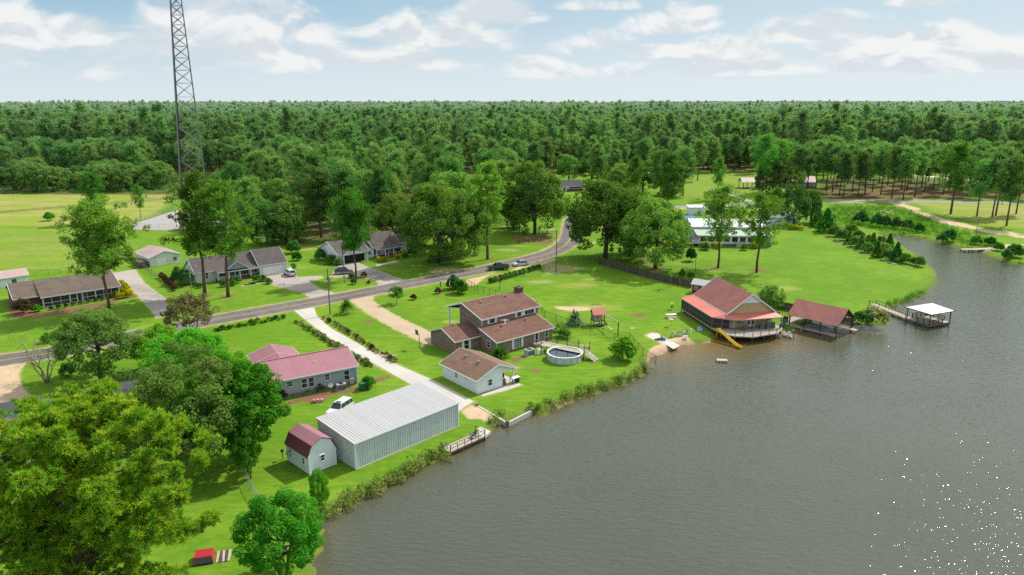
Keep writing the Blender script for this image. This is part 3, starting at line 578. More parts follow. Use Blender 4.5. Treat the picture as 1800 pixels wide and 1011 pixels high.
OB = pair(broadleaf(6, 16, 7.6, 7.8, 8.2, 180, 130, .52, (.14,.23), open_=.05), 'oakbark', 'leaf_oak', 'oak')
OC = pair(broadleaf(7, 13, 6.4, 6.3, 6.7, 130, 100, .55, (.15,.24), open_=.05), 'oakbark', 'leaf_olive', 'edge_tree')
OL = pair(broadleaf(12, 12, 6.0, 5.4, 7.0, 130, 190, .34, (.13,.22), open_=.3), 'oakbark', 'leaf_olive', 'olive_oak')
OD = pair(broadleaf(13, 15, 6.8, 6.6, 8.6, 170, 230, .30, (.12,.20)), 'oakbark', 'leaf_olive', 'dense_oak')
OG = pair(broadleaf(14, 12, 5.2, 5.6, 6.8, 130, 170, .34, (.13,.24), trunks=2), 'oakbark', 'leaf_bright', 'bright_tree')
OH = pair(broadleaf(15, 9, 4.2, 4.4, 4.9, 120, 190, .24, (.13,.22), trunks=2), 'oakbark', 'leaf_bright', 'bank_tree')
CR = pair(broadleaf(16, 8, 3.9, 2.8, 5.2, 90, 90, .26, (.10,.18), trunks=5, open_=.5, tr=.02), 'palebark', 'leaf_pink', 'crape')
m_, V_, Q_, t_ = broadleaf(16, 8, 3.9, 2.8, 5.2, 90, 90, .26, (.10,.18), trunks=5, open_=.5, tr=.02)
CR[1].attributes.new('tip', 'FLOAT', 'POINT').data.foreach_set('value', np.repeat((rs.rand(len(V_)//4) < .30)*rs.rand(len(V_)//4), 4).astype(np.float32))
# lone pines and broadleaf trees one can point at: (proto, name, ground px, height, proto height, label)
def hg(x, y, ytop):
    X, Y = at(x, y); v = (ytop-505.5)/F; return H+Y*(-SP-v*CP)/(CP-v*SP)
for pr, h0, x, y, yt, wd, nm, lab in [
 (PA, 20, 192, 545, 377, 1.0, 'pine_tree', 'round-crowned pine standing in front of the brown ranch house porch'),
 (PB, 26, 360, 519, 322, 1.0, 'pine_tree', 'taller left one of the two pines in front of the white garage house'),
 (PC, 24, 401, 522, 338, 1.1, 'pine_tree', 'right one of the two pines in front of the white garage house'),
 (PC, 24, 172, 392, 311, 1.15, 'pine_tree', 'loose pale pine at the edge of the field behind the round-crowned pine'),
 (PD, 22, 248, 387, 331, .7, 'pine_tree', 'small thin pine alone at the corner of the fenced gravel yard'),
 (PA, 20, 626, 491, 357, .85, 'pine_tree', 'pine in a round bed beside the driveway with the dark silver off-roader'),
 (PB, 26, 857, 456, 300, 1.0, 'pine_tree', 'tall pine on the verge above the black pickup truck'),
 (PD, 22, 1262, 471, 342, 1.0, 'pine_tree', 'thinner leaning pine, left of two on the lawn below the white lake house'),
 (PD, 22, 1330, 479, 352, 1.1, 'pine_tree', 'spreading open pine, right of two on the lawn below the white lake house'),
 (PB, 26, 1172, 392, 278, 1.0, 'pine_tree', 'tall pine rising behind the big oaks beside the road bend'),
 (PC, 24, 1115, 352, 282, 1.0, 'pine_tree', 'pine behind the oaks on the far side of the road bend'),
 (PC, 24, 1261, 351, 283, .8, 'pine_tree', 'pine beside the dark red van on the far lawn'),
 (PC, 24, 1340, 341, 246, 1.0, 'pine_tree', 'tall pine in front of the open pole barn'),
 (PC, 24, 1370, 338, 254, 1.0, 'pine_tree', 'pine just right of the open pole barn'),
 (PC, 24, 1671, 376, 262, 1.1, 'pine_tree', 'big pine at the top of the dirt track right of the pond'),
 (PG, 22, 1717, 380, 290, 1.0, 'pine_tree', 'pine beside the thin pole on the right bank'),
 (PF, 22, 1744, 381, 280, .9, 'pine_tree', 'left trunk of the pair of pines right of the bank pole'),
 (PG, 22, 1750, 379, 270, .9, 'pine_tree', 'right trunk of the pair of pines right of the bank pole'),
 (PG, 22, 1769, 397, 285, .9, 'pine_tree', 'nearest pine by the dirt track at the right edge'),
 (PF, 22, 1786, 376, 285, .9, 'pine_tree', 'pine at the far right edge behind the dirt track'),
 (OA, 17, 772, 463, 325, .92, 'oak_tree', 'big dense oak shading the lawn right of the carport house'),
 (OB, 16, 795, 440, 306, 1.0, 'oak_tree', 'larger rounded oak just behind the oak by the carport house'),
 (OB, 16, 940, 412, 286, .78, 'oak_tree', 'dense dark tree on the left side of the road bend'),
 (OB, 16, 902, 404, 300, .85, 'oak_tree', 'dark tree behind the tall pine above the black pickup'),
 (OA, 17, 1064, 453, 318, .95, 'oak_tree', 'largest oak of the clump right of the road bend'),
 (OB, 16, 1108, 450, 335, .85, 'oak_tree', 'middle oak of the clump right of the road bend'),
 (OA, 17, 1152, 472, 350, .88, 'oak_tree', 'oak with a bare lower trunk beside the wooden fence'),
 (OB, 16, 1188, 438, 385, .7, 'oak_tree', 'small oak between the fence oak and the white lake house'),
 (OL, 12, 178, 668, 548, 1.0, 'oak_tree', 'olive-green oak beside the bare tree at the left roadside'),
 (OD, 15, 318, 850, 640, 1.02, 'oak_tree', 'large olive-grey oak behind the foreground pine'),
 (OG, 12, 338, 700, 580, 1.15, 'broadleaf_tree', 'bright green tree beneath the pink crape myrtle'),
 (OG, 12, 284, 650, 570, 1.0, 'broadleaf_tree', 'bright green tree nearest the road behind the olive-grey oak'),
 (OG, 12, 426, 812, 640, 1.0, 'broadleaf_tree', 'tall bright green tree at the corner of the grey house'),
 (OG, 12, 398, 745, 618, 1.0, 'broadleaf_tree', 'bright green tree left of the grey house gable'),
 (OG, 12, 440, 842, 745, .5, 'broadleaf_tree', 'low bright green tree at the upper end of the wire fence'),
 (OH, 9, 498, 1016, 878, 1.0, 'broadleaf_tree', 'leafy green tree on the pond bank at the bottom of the photo'),
 (OH, 9, 563, 905, 828, .45, 'sapling', 'slim bright sapling on the bank below the barn-roofed shed'),
 (CR, 8, 341, 600, 512, 1.0, 'crape_myrtle', 'pink flowering crape myrtle beside the road'),
 (OC, 13, 1395, 395, 326, .72, 'broadleaf_tree', 'dark broad tree right of the white lake house wing'),
 (OB, 16, 1362, 388, 330, .5, 'broadleaf_tree', 'dark tree behind the white lake house wing'),
 (OB, 16, 1425, 392, 335, .55, 'broadleaf_tree', 'dark tree at the head of the shoreline shrub row'),
 (CR, 8, 1252, 374, 350, .55, 'crape_myrtle', 'small reddish bush tree beside the white shed'),
 (OC, 13, 1352, 545, 502, .9, 'broadleaf_tree', 'rounded tan-green bush tree behind the red-roofed lake house')]:
    hh = hg(x, y, yt); s = hh/h0
    plant(pr, nm, lab, at(x, y), s*wd, None, None, 'tree', s)
# bare multi-stem tree at the left roadside
m = MB(); rg = np.random.RandomState(5); e = thing('bare_tree', 'nearly bare multi-stemmed tree beside the sandy drive at the left', 'tree', at(83, 672))
tips = []
for i in range(8):
    a = i*.8; top = np.array((cos(a)*rg.uniform(1.5,4.2), sin(a)*rg.uniform(1.5,4.2), rg.uniform(5,7.2))); p = limbpath((cos(a)*.2, sin(a)*.2, -.1), top, rg, 6, .04); m.tube(p, list(np.linspace(.11,.03,6)), 6)
    for j in range(7):
        t = rg.uniform(.4,1); s = np.array(p[0])*(1-t)+top*t; q = s+np.array((cos(a)+rg.normal()*.8, sin(a)+rg.normal()*.8, rg.uniform(.5,1.4)))*rg.uniform(.7,1.5); m.tube(limbpath(s, q, rg, 4, .05), [.035,.028,.02,.012], 4, False); tips.append(q)
        for k in range(2): q2 = q+rg.normal(size=3)*.6+np.array((0,0,.3)); m.tube([q, q2], [.014,.008], 3, False); tips.append(q2)
m.build('trunk', M['palebark'], e)
V, Q, t = leaves(tips, [.5]*len(tips), 7, .2, rng=rg); o = bpy.data.objects.new('crown', npmesh('bare_crown', V, Q, [M['leaf_olive']], None, {'tint': t})); COL.objects.link(o); o.parent = e
# foreground pine: big limbs with needle tufts at every twig end
def bigpine(loc, h, r):
    rg = np.random.RandomState(77); e = thing('pine_tree', 'huge yellow-green pine filling the lower left corner in front of the dark roof', 'tree', loc)
    m = MB(); path = limbpath((0,0,-.2), (.4,.2,h-1.5), rg, 9, .01); m.tube(path, list(np.linspace(.42,.10,9)), 10)
    tc, td, tt = [], [], []
    for i in range(84):
        f = (i+rg.rand()*.6)/84; z = h*(.30+.66*f); k = min(7, int(z/(h-1.5)*8)); p0 = path[k]+(path[k+1]-path[k])*((z/(h-1.5)*8)-k)
        L = r*(1.0 if f < .55 else max(.16, (1-((f-.55)/.45)**2.2)))*(.8+.2*min(1,f/.25))*rg.uniform(.7,1.08); a = i*2.399+rg.normal()*.35; el = -.02+.70*f**1.6+rg.normal()*.12
        d = np.array((cos(a)*cos(el), sin(a)*cos(el), sin(el))); q = p0+d*L; q[2] += L*.10
        bp = limbpath(p0, q, rg, 8, .045, .05); m.tube(bp, list(np.linspace(.11,.03,8)*(1.15-.5*f)), 6, False)
        for j in range(int(14+L*4.6)):
            t = 1-.78*rg.rand()**1.3; b0 = bp[int(t*6.99)]; side = np.cross(d, (0,0,1)); side /= np.linalg.norm(side)
            dd = d*rg.uniform(.3,1)+side*rg.normal()*.9+np.array((0,0,rg.uniform(.0,.7))); dd /= np.linalg.norm(dd); l2 = rg.uniform(.5,1.7)*(1.25-.6*t); b1 = b0+dd*l2
            m.tube([b0, (b0+b1)/2+rg.normal(size=3)*.08, b1], [.028,.02,.012], 4, False)
            for s in range(rg.randint(2,5)):
                c = b0+(b1-b0)*rg.uniform(.45,1)+rg.normal(size=3)*.22; u = dd+np.array((0,0,.6)); tc.append(c); td.append(u/np.linalg.norm(u)); tt.append(rg.rand())
    m.build('trunk', M['bark'], e, smooth=True)
    n = 34; V, Q, t = spray(tc, td, n, .46, .062, .62, rg)
    tipv = np.repeat(np.array(tt)**1.6, n*4)*np.tile(np.array((.35,.75,1.0,.75)), len(tc)*n)
    o = bpy.data.objects.new('crown', npmesh('near_crown', V, Q, [M['leaf_near']], None, {'tint': t, 'tip': tipv})); COL.objects.link(o); o.parent = e; return e
bigpine((-33.2, 47.5), 22.2, 10.1)
# ---------------------------------------------------------------- wood: edge trees one can tell apart
def inpoly(p, poly): return sdist(np.array([p[0]]), np.array([p[1]]), poly)[0] < 0
def scatter(poly, n, mind, seed):
    rg = np.random.RandomState(seed); lo, hi = poly.min(0), poly.max(0); out = []; tr = 0
    while len(out) < n and tr < n*60:
        tr += 1; c = lo+(hi-lo)*rg.rand(2)
        if abs(c[0]) > .78*c[1]+6 or not inpoly(c, poly): continue
        if all((c[0]-q[0])**2+(c[1]-q[1])**2 > mind*mind for q in out): out.append(c)
    return out
edge = []
FL = P([(-60,322),(-60,337),(290,337),(300,328),(290,318)])                # hardwoods along the field
for c in scatter(FL, 44, 6.0, 1): edge.append((c, 'h', 'olive-green broadleaf tree in the dense row behind the yellow field', 'broadleaf trees along the back of the field'))
FLm = P([(-80,300),(-60,318),(440,318),(440,300)])
for c in scatter(FLm, 58, 7.0, 2): edge.append((c, 'p', 'green pine in the dense wood behind the yellow field', 'pines of the wood behind the field'))
FB = P([(436,300),(436,346),(455,390),(540,418),(640,410),(690,392),(840,392),(905,384),(935,350),(955,306),(940,300)])
for i, c in enumerate(scatter(FB, 104, 6.2, 3)):
    k = 'p' if (px(*c)[1] < 372 or i % 3) else 'o'
    edge.append((c, k, 'green pine in the dense wood behind the white houses' if k == 'p' else 'dark broadleaf tree in the dense wood behind the white houses', 'pines of the wood behind the houses' if k == 'p' else 'broadleaf trees of the wood behind the houses'))
for k, x, y in [('p',445,425),('o',470,430),('o',505,428),('p',565,418),('p',590,405),('o',520,405),('p',654,396),('p',690,410),('o',720,408),('o',735,430),('p',420,400),('o',430,412),('p',455,372),('p',400,395),('p',610,420),('o',700,425),('p',672,415)]:
    edge.append((np.array(at(x, y)), k, 'green pine in the dense wood behind the white houses' if k == 'p' else 'dark broadleaf tree in the dense wood behind the white houses', 'pines of the wood behind the houses' if k == 'p' else 'broadleaf trees of the wood behind the houses'))
for x, y in [(1482,349),(1508,346),(1548,343),(1567,349),(1587,352),(1608,346),(1625,337),(1658,342),(1533,338),(1498,338),(1463,338),(1452,335),(1434,332),(1668,335),(1594,336),(1584,332),(1700,345),(1725,348),(1760,342),(1790,346),(1640,333),(1690,334),(1745,334),(1470,328),(1520,330),(1560,326),(1620,328),(1780,334),(1815,350),(1840,362),(1710,338),(1475,345),(1520,343),(1655,330),(1735,340),(1460,315),(1480,318),(1505,316),(1530,318),(1555,314),(1580,318),(1605,316),(1632,319),(1660,322),(1690,325),(1715,326),(1740,328),(1765,327),(1795,328),(1490,324),(1545,322),(1600,324),(1650,326),(1705,330),(1755,332)]:
    edge.append((np.array(at(x, y)), 'P', 'tall bare-trunked pine in the open stand beyond the road on the right', 'pines of the open stand on the right'))
for x, y in [(1010,300),(1025,304),(1040,302),(1060,306),(1068,300),(1082,303),(1095,306),(1105,299),(1002,294),(1020,294),(1034,292),(1050,295),(1072,293),(1088,292),(1100,294),(1118,296)]:
    edge.append((np.array(at(x, y)), 'P', 'bare-trunked pine with bright grass showing beneath behind the grey-roofed far house', 'pines behind the grey-roofed far house'))
for k, x, y in [('p',1130,318),('p',1150,330),('p',1185,312),('p',1200,322),('o',1175,345),('p',1218,304),('p',1226,318),('p',1310,300),('p',1385,318),('p',1400,325),('o',1345,300),('p',1415,312),('p',1290,302),('p',1360,312),('o',1110,322),('o',1000,318),('o',1040,318),('o',990,304),('p',960,312),('o',1150,308),('p',1250,303),('p',1330,305),('p',1428,304),('o',1070,312),('p',1135,303),('p',1165,300),('p',1208,300),('p',1236,298),('p',1278,297),('p',1315,296),('p',1352,298),('p',1390,300),('p',1412,299),('p',1440,302),('p',1462,305),('o',1250,296),('o',1300,294),('o',1405,308),('p',1358,339),('o',1387,340),('p',1402,339),('p',1418,336),('o',1346,340),('p',1446,318),('p',1420,322),('p',1160,342),('o',1130,338),('o',1090,345),('p',1080,330),('p',1050,325),('p',1200,345)]:
    edge.append((np.array(at(x, y)), k, 'pine among the scattered trees around the far lawns' if k == 'p' else 'broadleaf tree among the scattered trees around the far lawns', 'pines around the far lawns' if k == 'p' else 'broadleaf trees around the far lawns'))
for c, k, lab, gr in edge:
    hh = random.uniform(17.5, 22)
    if k == 'p': pr = random.choice([PE, PF, PG, PG]); plant(pr, 'pine_tree', lab, c, hh/22*random.uniform(.9,1.12), None, gr, 'tree', hh/22)
    elif k == 'P': plant(random.choice([PF, PF, PG]), 'pine_tree', lab, c, hh/22*.95, None, gr, 'tree', (hh+1)/22)
    elif k == 'h': hh *= .58*random.uniform(.65,1.2); plant(OC, 'broadleaf_tree', lab, c, hh/13, None, gr, 'tree', hh/13*random.uniform(.9,1.1))
    else: hh *= .72; plant(random.choice([OA, OB, OC]), 'broadleaf_tree', lab, c, hh/15*.9, None, gr, 'tree', hh/15)
# nearest rows of the deep wood stand as single trees and lend their shapes to the rest of the wood
pts, idx = [], []
rg = np.random.RandomState(21)
clear = [P([(985,306),(1120,306),(1120,295),(1000,293)]), P([(1190,300),(1430,300),(1430,292),(1200,292)]), P([(1500,305),(1800,330),(1800,300),(1520,294)])]
y = 480.0
while y < 3400:
    stp = 8.6 if y < 900 else (11.5 if y < 1600 else 17); w = .80*y+10; n = int(2*w/stp)
    xs = -w+2*w*(np.arange(n)+rg.rand(n)*.9)/n; ys = y+(rg.rand(n)-.5)*stp*1.1
    for a, b in zip(xs, ys): pts.append((a, b))
    y += stp*.95
pts = np.array(pts); keep = np.ones(len(pts), bool)
for c in clear: keep &= ~(sdist(pts[:,0], pts[:,1], c) < 0)
pts = pts[keep]; dn = np.sin(pts[:,0]*.021+1.3*np.sin(pts[:,1]*.013))*np.sin(pts[:,1]*.024+1.7*np.sin(pts[:,0]*.011)); gap = rg.rand(len(pts)) < np.clip(.10+.75*(dn-.45), .05, .62); pts = pts[~gap]
near = np.argsort(pts[:,1])[:8]; protos = []
LB = LOW+LOWB
for j, i in enumerate(near):
    me = LB[j]; b = j >= 6
    protos.append(solo(me, 'broadleaf_tree' if b else 'pine_tree', 'broadleaf tree in the first row of the deep wood' if b else 'pine in the first row of the deep wood', pts[i], 1.0, 0, 'broadleaf trees of the deep wood' if b else 'pines of the deep wood'))
rest = np.delete(pts, near, 0); N = len(rest)
me = bpy.data.meshes.new('wood'); me.vertices.add(N); me.vertices.foreach_set('co', np.c_[rest, np.zeros(N)].astype(np.float32).ravel())
ix = rg.choice(8, N, p=[.17,.17,.15,.16,.14,.15,.03,.03]); sc = np.clip(rg.normal(1.06,.17,N),.6,1.45)*np.interp(rest[:,1], [480,900,1600,3400], [1,1.02,1.15,1.3])
cl = np.sin(rest[:,0]*.011+2)*np.sin(rest[:,1]*.009)+np.sin(rest[:,0]*.031)*.4; sc *= 1+.07*cl
for nme, ty, a in (('idx','INT',ix), ('scl','FLOAT',sc), ('rot','FLOAT',rg.rand(N)*6.28)):
    t = me.attributes.new(nme, ty, 'POINT'); t.data.foreach_set('value', a.astype(np.int32 if ty == 'INT' else np.float32))
wo_ = bpy.data.objects.new('wood', me); COL.objects.link(wo_); tag(wo_, 'deep pine wood reaching to the horizon', 'wood'); wo_['kind'] = 'stuff'
ng = bpy.data.node_groups.new('wood_trees', 'GeometryNodeTree'); ng.interface.new_socket('Geometry', in_out='INPUT', socket_type='NodeSocketGeometry'); ng.interface.new_socket('Geometry', in_out='OUTPUT', socket_type='NodeSocketGeometry')
gi = ng.nodes.new('NodeGroupInput'); go_ = ng.nodes.new('NodeGroupOutput'); ip = ng.nodes.new('GeometryNodeInstanceOnPoints'); jn = ng.nodes.new('GeometryNodeJoinGeometry')
for p in protos[::-1]:
    oi = ng.nodes.new('GeometryNodeObjectInfo'); oi.inputs['Object'].default_value = p; oi.inputs['As Instance'].default_value = True; oi.transform_space = 'ORIGINAL'; ng.links.new(oi.outputs['Geometry'], jn.inputs[0])
def na(n, t):
    q = ng.nodes.new('GeometryNodeInputNamedAttribute'); q.data_type = t; q.inputs['Name'].default_value = n; return [o for o in q.outputs if o.enabled and o.name == 'Attribute'][0]
ng.links.new(gi.outputs[0], ip.inputs['Points']); ng.links.new(jn.outputs[0], ip.inputs['Instance']); ip.inputs['Pick Instance'].default_value = True
ng.links.new(na('idx','INT'), ip.inputs['Instance Index']); ng.links.new(na('scl','FLOAT'), ip.inputs['Scale'])
cx = ng.nodes.new('ShaderNodeCombineXYZ'); ng.links.new(na('rot','FLOAT'), cx.inputs[2]); ng.links.new(cx.outputs[0], ip.inputs['Rotation'])
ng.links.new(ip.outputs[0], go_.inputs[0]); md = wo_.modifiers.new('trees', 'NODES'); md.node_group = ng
# ---------------------------------------------------------------- shrubs
def shrubmesh(seed, rx, rz, nc, nl, size, leaf, cr=(.22,.36)):
    rg = np.random.RandomState(seed); cen, rad = [], []
    for i in range(nc):
        d = rg.normal(size=3); d /= np.linalg.norm(d); d[2] = abs(d[2])*.9-.1; k = rg.uniform(.5,.82)
        cen.append((d[0]*rx*k, d[1]*rx*k, max(.12*rz, rz*.42+d[2]*rz*.55*k/.7))); rad.append(rx*rg.uniform(*cr))
    V, Q, t = leaves(cen, rad, nl, size, min(1.0, rz/rx), rng=rg); V[:,2] = np.maximum(V[:,2], .01); return npmesh('shrub', V, Q, [M[leaf]], None, {'tint': t})
def conemesh(seed, r, h, leaf):
    rg = np.random.RandomState(seed); cen, rad = [], []
    for i in range(70):
        f = rg.rand()**.8; a = rg.rand()*6.28; q = r*(1-f)*.85; cen.append((cos(a)*q, sin(a)*q, .15+f*h*.9)); rad.append(r*.28*(1.1-.6*f))
    V, Q, t = leaves(cen, rad, 45, r*.28, 1.3, rng=rg); V[:,2] = np.maximum(V[:,2], .01); return npmesh('conifer', V, Q, [M[leaf]], None, {'tint': t})
SG = shrubmesh(1, 1, 1.6, 45, 60, .22, 'leaf_shrub'); SB = shrubmesh(2, 1, 1.5, 45, 60, .22, 'leaf_bright'); SY = shrubmesh(3, 1, 1.5, 35, 45, .24, 'leaf_yellow'); SD = shrubmesh(4, 1, 1.8, 45, 60, .22, 'leaf_dark'); SR = shrubmesh(5, 1, 1.5, 30, 40, .24, 'leaf_rust'); SO = shrubmesh(6, 1, 1.6, 40, 55, .24, 'leaf_olive'); SL = shrubmesh(17, 1, 1.5, 22, 34, .26, 'leaf_dry', (.2,.4)); SW = shrubmesh(7, 1, 1.4, 40, 55, .24, 'leaf_wet')
CN = conemesh(8, 1, 2.9, 'leaf_shrub'); CG = conemesh(9, 1, 2.6, 'leaf_shrub')
def shrub(me, x, y, r, label, group=None, name='shrub', hz=1.0):
    return solo(me, name, label, at(x, y), r, None, group, 'shrub', r*hz)
for me, x, y, r, lab in [
 (SB,1094,632,2.55,'large round bright green bush on the lawn between the pool and the chain-link fence'),
 (SG,808,516,2.1,'right of two round green bushes by the gate at the road'), (SD,798,508,1.9,'left of two round green bushes by the gate at the road'),
 (SR,770,516,.9,'rusty low shrub in a mulch bed below the mailbox'), (SR,727,527,.85,'dark reddish shrub alone on the lawn by the tan driveway'),
 (SB,648,681,1.25,'leafy green bush beside the green wheelie bin'), (SO,604,548,.6,'dark tuft beneath the spiky young tree by the tan driveway'),
 (SD,315,499,1.9,'left of two tall dark round bushes at the white garage house corner'), (SD,327,502,1.9,'right of two tall dark round bushes at the white garage house corner'),
 (SG,394,504,1.0,'clipped bush left of the brick steps of the white garage house'), (SG,416,498,1.1,'round bush against the porch of the white garage house'),
 (SG,452,496,1.15,'dark clipped bush right of the brick steps of the white garage house'), (SG,463,494,1.0,'rounded bush beside the garage door of the white garage house'), (SG,473,499,.95,'low box hedge clump nearest the stained driveway'),
 (SG,352,506,.8,'small round bush under the left end of the white garage house'), (SG,344,504,.7,'pale small bush under the left end of the white garage house'), (SG,410,502,.9,'second clipped bush left of the brick steps of the white garage house'),
 (SG,522,458,1.5,'green bush beside the dish at the right end of the white garage house'), (SG,515,473,1.0,'small dark bush at the right corner of the white garage house'), (SO,517,445,2.4,'pale flowering bush behind the right end of the white garage house'),
 (SD,563,458,1.9,'dark hedge bush along the blank gable of the carport house'), (SG,580,464,1.7,'dark hedge bush at the front corner of the carport house'), (SO,594,466,1.3,'straggly pale bush in front of the carport opening'),
 (SY,667,460,1.0,'golden bush farthest left below the porch of the carport house'), (SY,676,459,.9,'golden bush left of the brick steps of the carport house'), (SY,697,455,.85,'golden bush right of the brick steps of the carport house'), (SY,704,453,.9,'golden bush farthest right below the porch of the carport house'), (SG,713,453,.9,'green bush at the right end of the carport house porch'), (SD,726,450,1.5,'dark bush under the right wing of the carport house'),
 (SG,760,465,1.6,'dark bush left of the oak trunk'), (SD,783,466,1.7,'dark bush right of the oak trunk'),
 (SR,640,487,.9,'rusty shrub right of the pine in the round bed'), (SD,622,500,.9,'dark low shrub in front of the pine in the round bed'), (SR,648,499,.55,'small brown shrub on the verge beside the stained driveway'), (SG,618,489,.9,'green shrub left of the pine in the round bed'),
 (SO,45,533,2.2,'loose green bush at the left corner of the ranch house'), (SR,40,551,2.0,'rusty red bush in front of the ranch house corner'), (SB,66,548,1.0,'bright lime bush beside the ranch house porch'),
 (SB,88,388,2.2,'lone bright green bush out in the yellow field'),
 (SD,1214,459,1.7,'dark cone bush left of the golden bushes below the white lake house'), (SY,1240,438,1.6,'golden bush left of the white lake house steps'), (SD,1240,440,1.3,'dark green bush under the left golden bush of the lake house'), (SY,1262,437,1.4,'golden bush just left of the lake house steps'), (SY,1326,437,1.4,'golden bush right of the lake house steps'), (SG,1308,440,1.3,'green bush right of the lake house steps'),
 (SY,1391,404,1.3,'left golden bush below the white lake house wing'), (SY,1399,404,1.2,'middle golden bush below the white lake house wing'), (SY,1409,405,1.1,'right golden bush below the white lake house wing'), (SO,1404,402,1.4,'pale green bush among the golden bushes below the lake house wing'),
 (SG,1199,487,1.0,'left cone bush behind the wooden fence'), (SG,1214,491,1.0,'right cone bush behind the wooden fence'),
 (SG,84,602,1.2,'low dark shrub behind the bare tree'), (SO,120,661,1.4,'pale leafy plant between the bare tree and the olive-green oak'),
 (SR,495,702,1.0,'straggly brown-leaved shrub near the left end of the grey house wall'), (SO,455,710,.9,'dark low shrub at the left corner of the grey house wall'), (SO,541,690,.85,'dark leafy plant under the paired windows of the grey house'), (SR,562,687,.95,'taller reddish plant under the grey house wall'),
 (SG,912,570,.6,'dark tuft beside the brick house corner') ]:
    shrub(me, x, y, r, lab, hz=1.25 if 'cone' in lab or 'tall dark' in lab else 1.0)
for i, (x, y) in enumerate([(213,502),(219,507),(224,512),(228,518),(217,517),(206,522),(212,525),(225,523)]): shrub(SY, x, y, .95, 'golden shrub in the mulch bed beside the ranch house driveway', 'golden shrubs by the ranch house driveway')
for i in range(9): c = i/8; shrub(SD if i%2 else SR, 90+105*c, 545-20*c, .55, 'low shrub in the row under the ranch house porch', 'low shrubs under the ranch house porch')
for i in range(8): c = i/7; shrub(SR, 285+23*c, 489+22*c, 1.0, 'brown-tipped shrub in the row left of the white garage house', 'row of brown-tipped shrubs')
for i in range(26): c = i/25; shrub(SL if i%3 else SR, 567+125*c+random.uniform(-3,3), 558+78*c, random.uniform(.35,.65), 'low straggly shrub along the right edge of the long concrete drive', 'shrubs right of the long drive') if i not in (0,) else None
for i in range(38): c = i/37; shrub(SL if i%3 else SW, 522+130*c+random.uniform(-2,2), 564+77*c+4, random.uniform(.35,.7), 'low straggly shrub along the left edge of the long concrete drive', 'shrubs left of the long drive')
for i in range(20): c = i/19; shrub(SW if i%3 else SL, 378+120*c, 582-22*c+random.uniform(-2,2), random.uniform(.3,.7), 'low green plant in the bed along the roadside above the grey house', 'plants along the roadside bed')
for i in range(11): c = i/10; shrub(SB if i%2 else SW, 864+82*c, 497-24*c, .95, 'green hedge shrub growing through the fence below the parked sedan', 'hedge shrubs along the road fence')
# shoreline evergreens below the white lake house
for i, (x, y, k, r) in enumerate([(1437,398,0,2.6),(1452,408,0,4.0),(1466,416,2,2.2),(1480,423,2,2.3),(1492,429,0,1.6),(1503,434,2,2.1),(1513,438,0,1.7),(1524,444,2,1.9),(1533,440,0,2.0),(1541,452,0,1.8),(1553,446,2,2.0),(1560,457,2,1.8),(1575,459,0,2.0),(1590,463,1,1.8),(1608,466,2,1.4),(1530,428,2,1.8),(1548,432,2,1.9),(1562,440,0,1.9),(1508,422,2,2.0),(1496,414,1,2.4)]):
    shrub([CN, SG, SO][k], x, y, r if k else r*.95, ['dark cone-shaped evergreen in the shrub row along the upper pond bank','rounded green shrub in the shrub row along the upper pond bank','pale rounded shrub in the shrub row along the upper pond bank'][k], ['evergreens along the upper pond bank','green shrubs along the upper pond bank','pale shrubs along the upper pond bank'][k], 'conifer' if k == 0 else 'shrub', 1.0 if i != 1 else .75)
shrub(SO, 1455, 397, 3.2, 'autumn-tinted tree-like shrub at the head of the upper bank row'); shrub(SO, 1617, 469, 1.3, 'pale plumed grass clump at the end of the upper bank row', None, 'grass_clump', 1.4)
shrub(SL, 1530, 567, 2.5, 'bushy reeds on the bank between the boathouse and the gazebo dock', None, 'reed_clump', .9); shrub(SL, 1549, 571, 1.6, 'green reeds at the water edge left of the gazebo dock', None, 'reed_clump', 1.2); shrub(SO, 1516, 568, 2.0, 'low reeds beside the boathouse wall', None, 'reed_clump', .8)
for k, x, y, r in [(SD,1668,424,2.2),(SD,1655,426,1.6),(SG,1716,430,1.8),(SW,1740,432,2.0),(SG,1783,452,2.4),(SD,1770,455,1.6),(SG,1755,441,1.6),(SD,1540,398,2.6),(SD,1555,400,2.4),(SD,1575,402,2.2),(SG,1595,404,2.4),(SD,1512,394,2.8),(SG,1615,408,2.0)]:
    shrub(k, x, y, r, 'dark green shrub along the far bank of the pond inlet' if k is SD else 'mid green shrub along the far bank of the pond inlet', 'dark shrubs on the inlet bank' if k is SD else 'green shrubs on the inlet bank')
# wetland cover, bank reeds: nobody could count them
def cover(name, label, cen, rad, nl, size, leaf, flatz=.8, asp=.4):
    V, Q, t = leaves(cen, rad, nl, size, flatz, asp, .3); V[:,2] = np.maximum(V[:,2], -.62); o = bpy.data.objects.new(name, npmesh(name, V, Q, [M[leaf]], None, {'tint': t})); COL.objects.link(o); tag(o, label, 'plants'); o['kind'] = 'stuff'; return o
WPg = P([(1440,372),(1470,362),(1560,364),(1600,372),(1650,392),(1700,408),(1735,420),(1745,436),(1715,434),(1655,422),(1610,414),(1560,408),(1500,398),(1455,388)])
c = scatter(WPg, 620, 1.2, 31); cover('wetland_plants', 'bright rank growth covering the marshy ground above the pond inlet', [(p[0],p[1],random.uniform(.1,.9)) for p in c], [random.uniform(.7,1.5) for _ in c], 42, .5, 'leaf_wet')
def along(pxs, step, jit):
    p = [np.array(at(x, y, WZ)) for x, y in pxs]; out = []
    for a, b in zip(p, p[1:]):
        n = max(1, int(np.hypot(*(b-a))/step))
        for i in range(n): out.append(a+(b-a)*(i+random.random())/n+np.array((random.gauss(0,jit), random.gauss(0,jit))))
    return out
bank = along(shore_px[1:8], .26, .55)+along([(935,724),(978,716),(1016,699),(1047,688),(1089,675),(1138,652),(1131,648)], .3, .5)+along([(865,752),(878,735)], .4, .4)
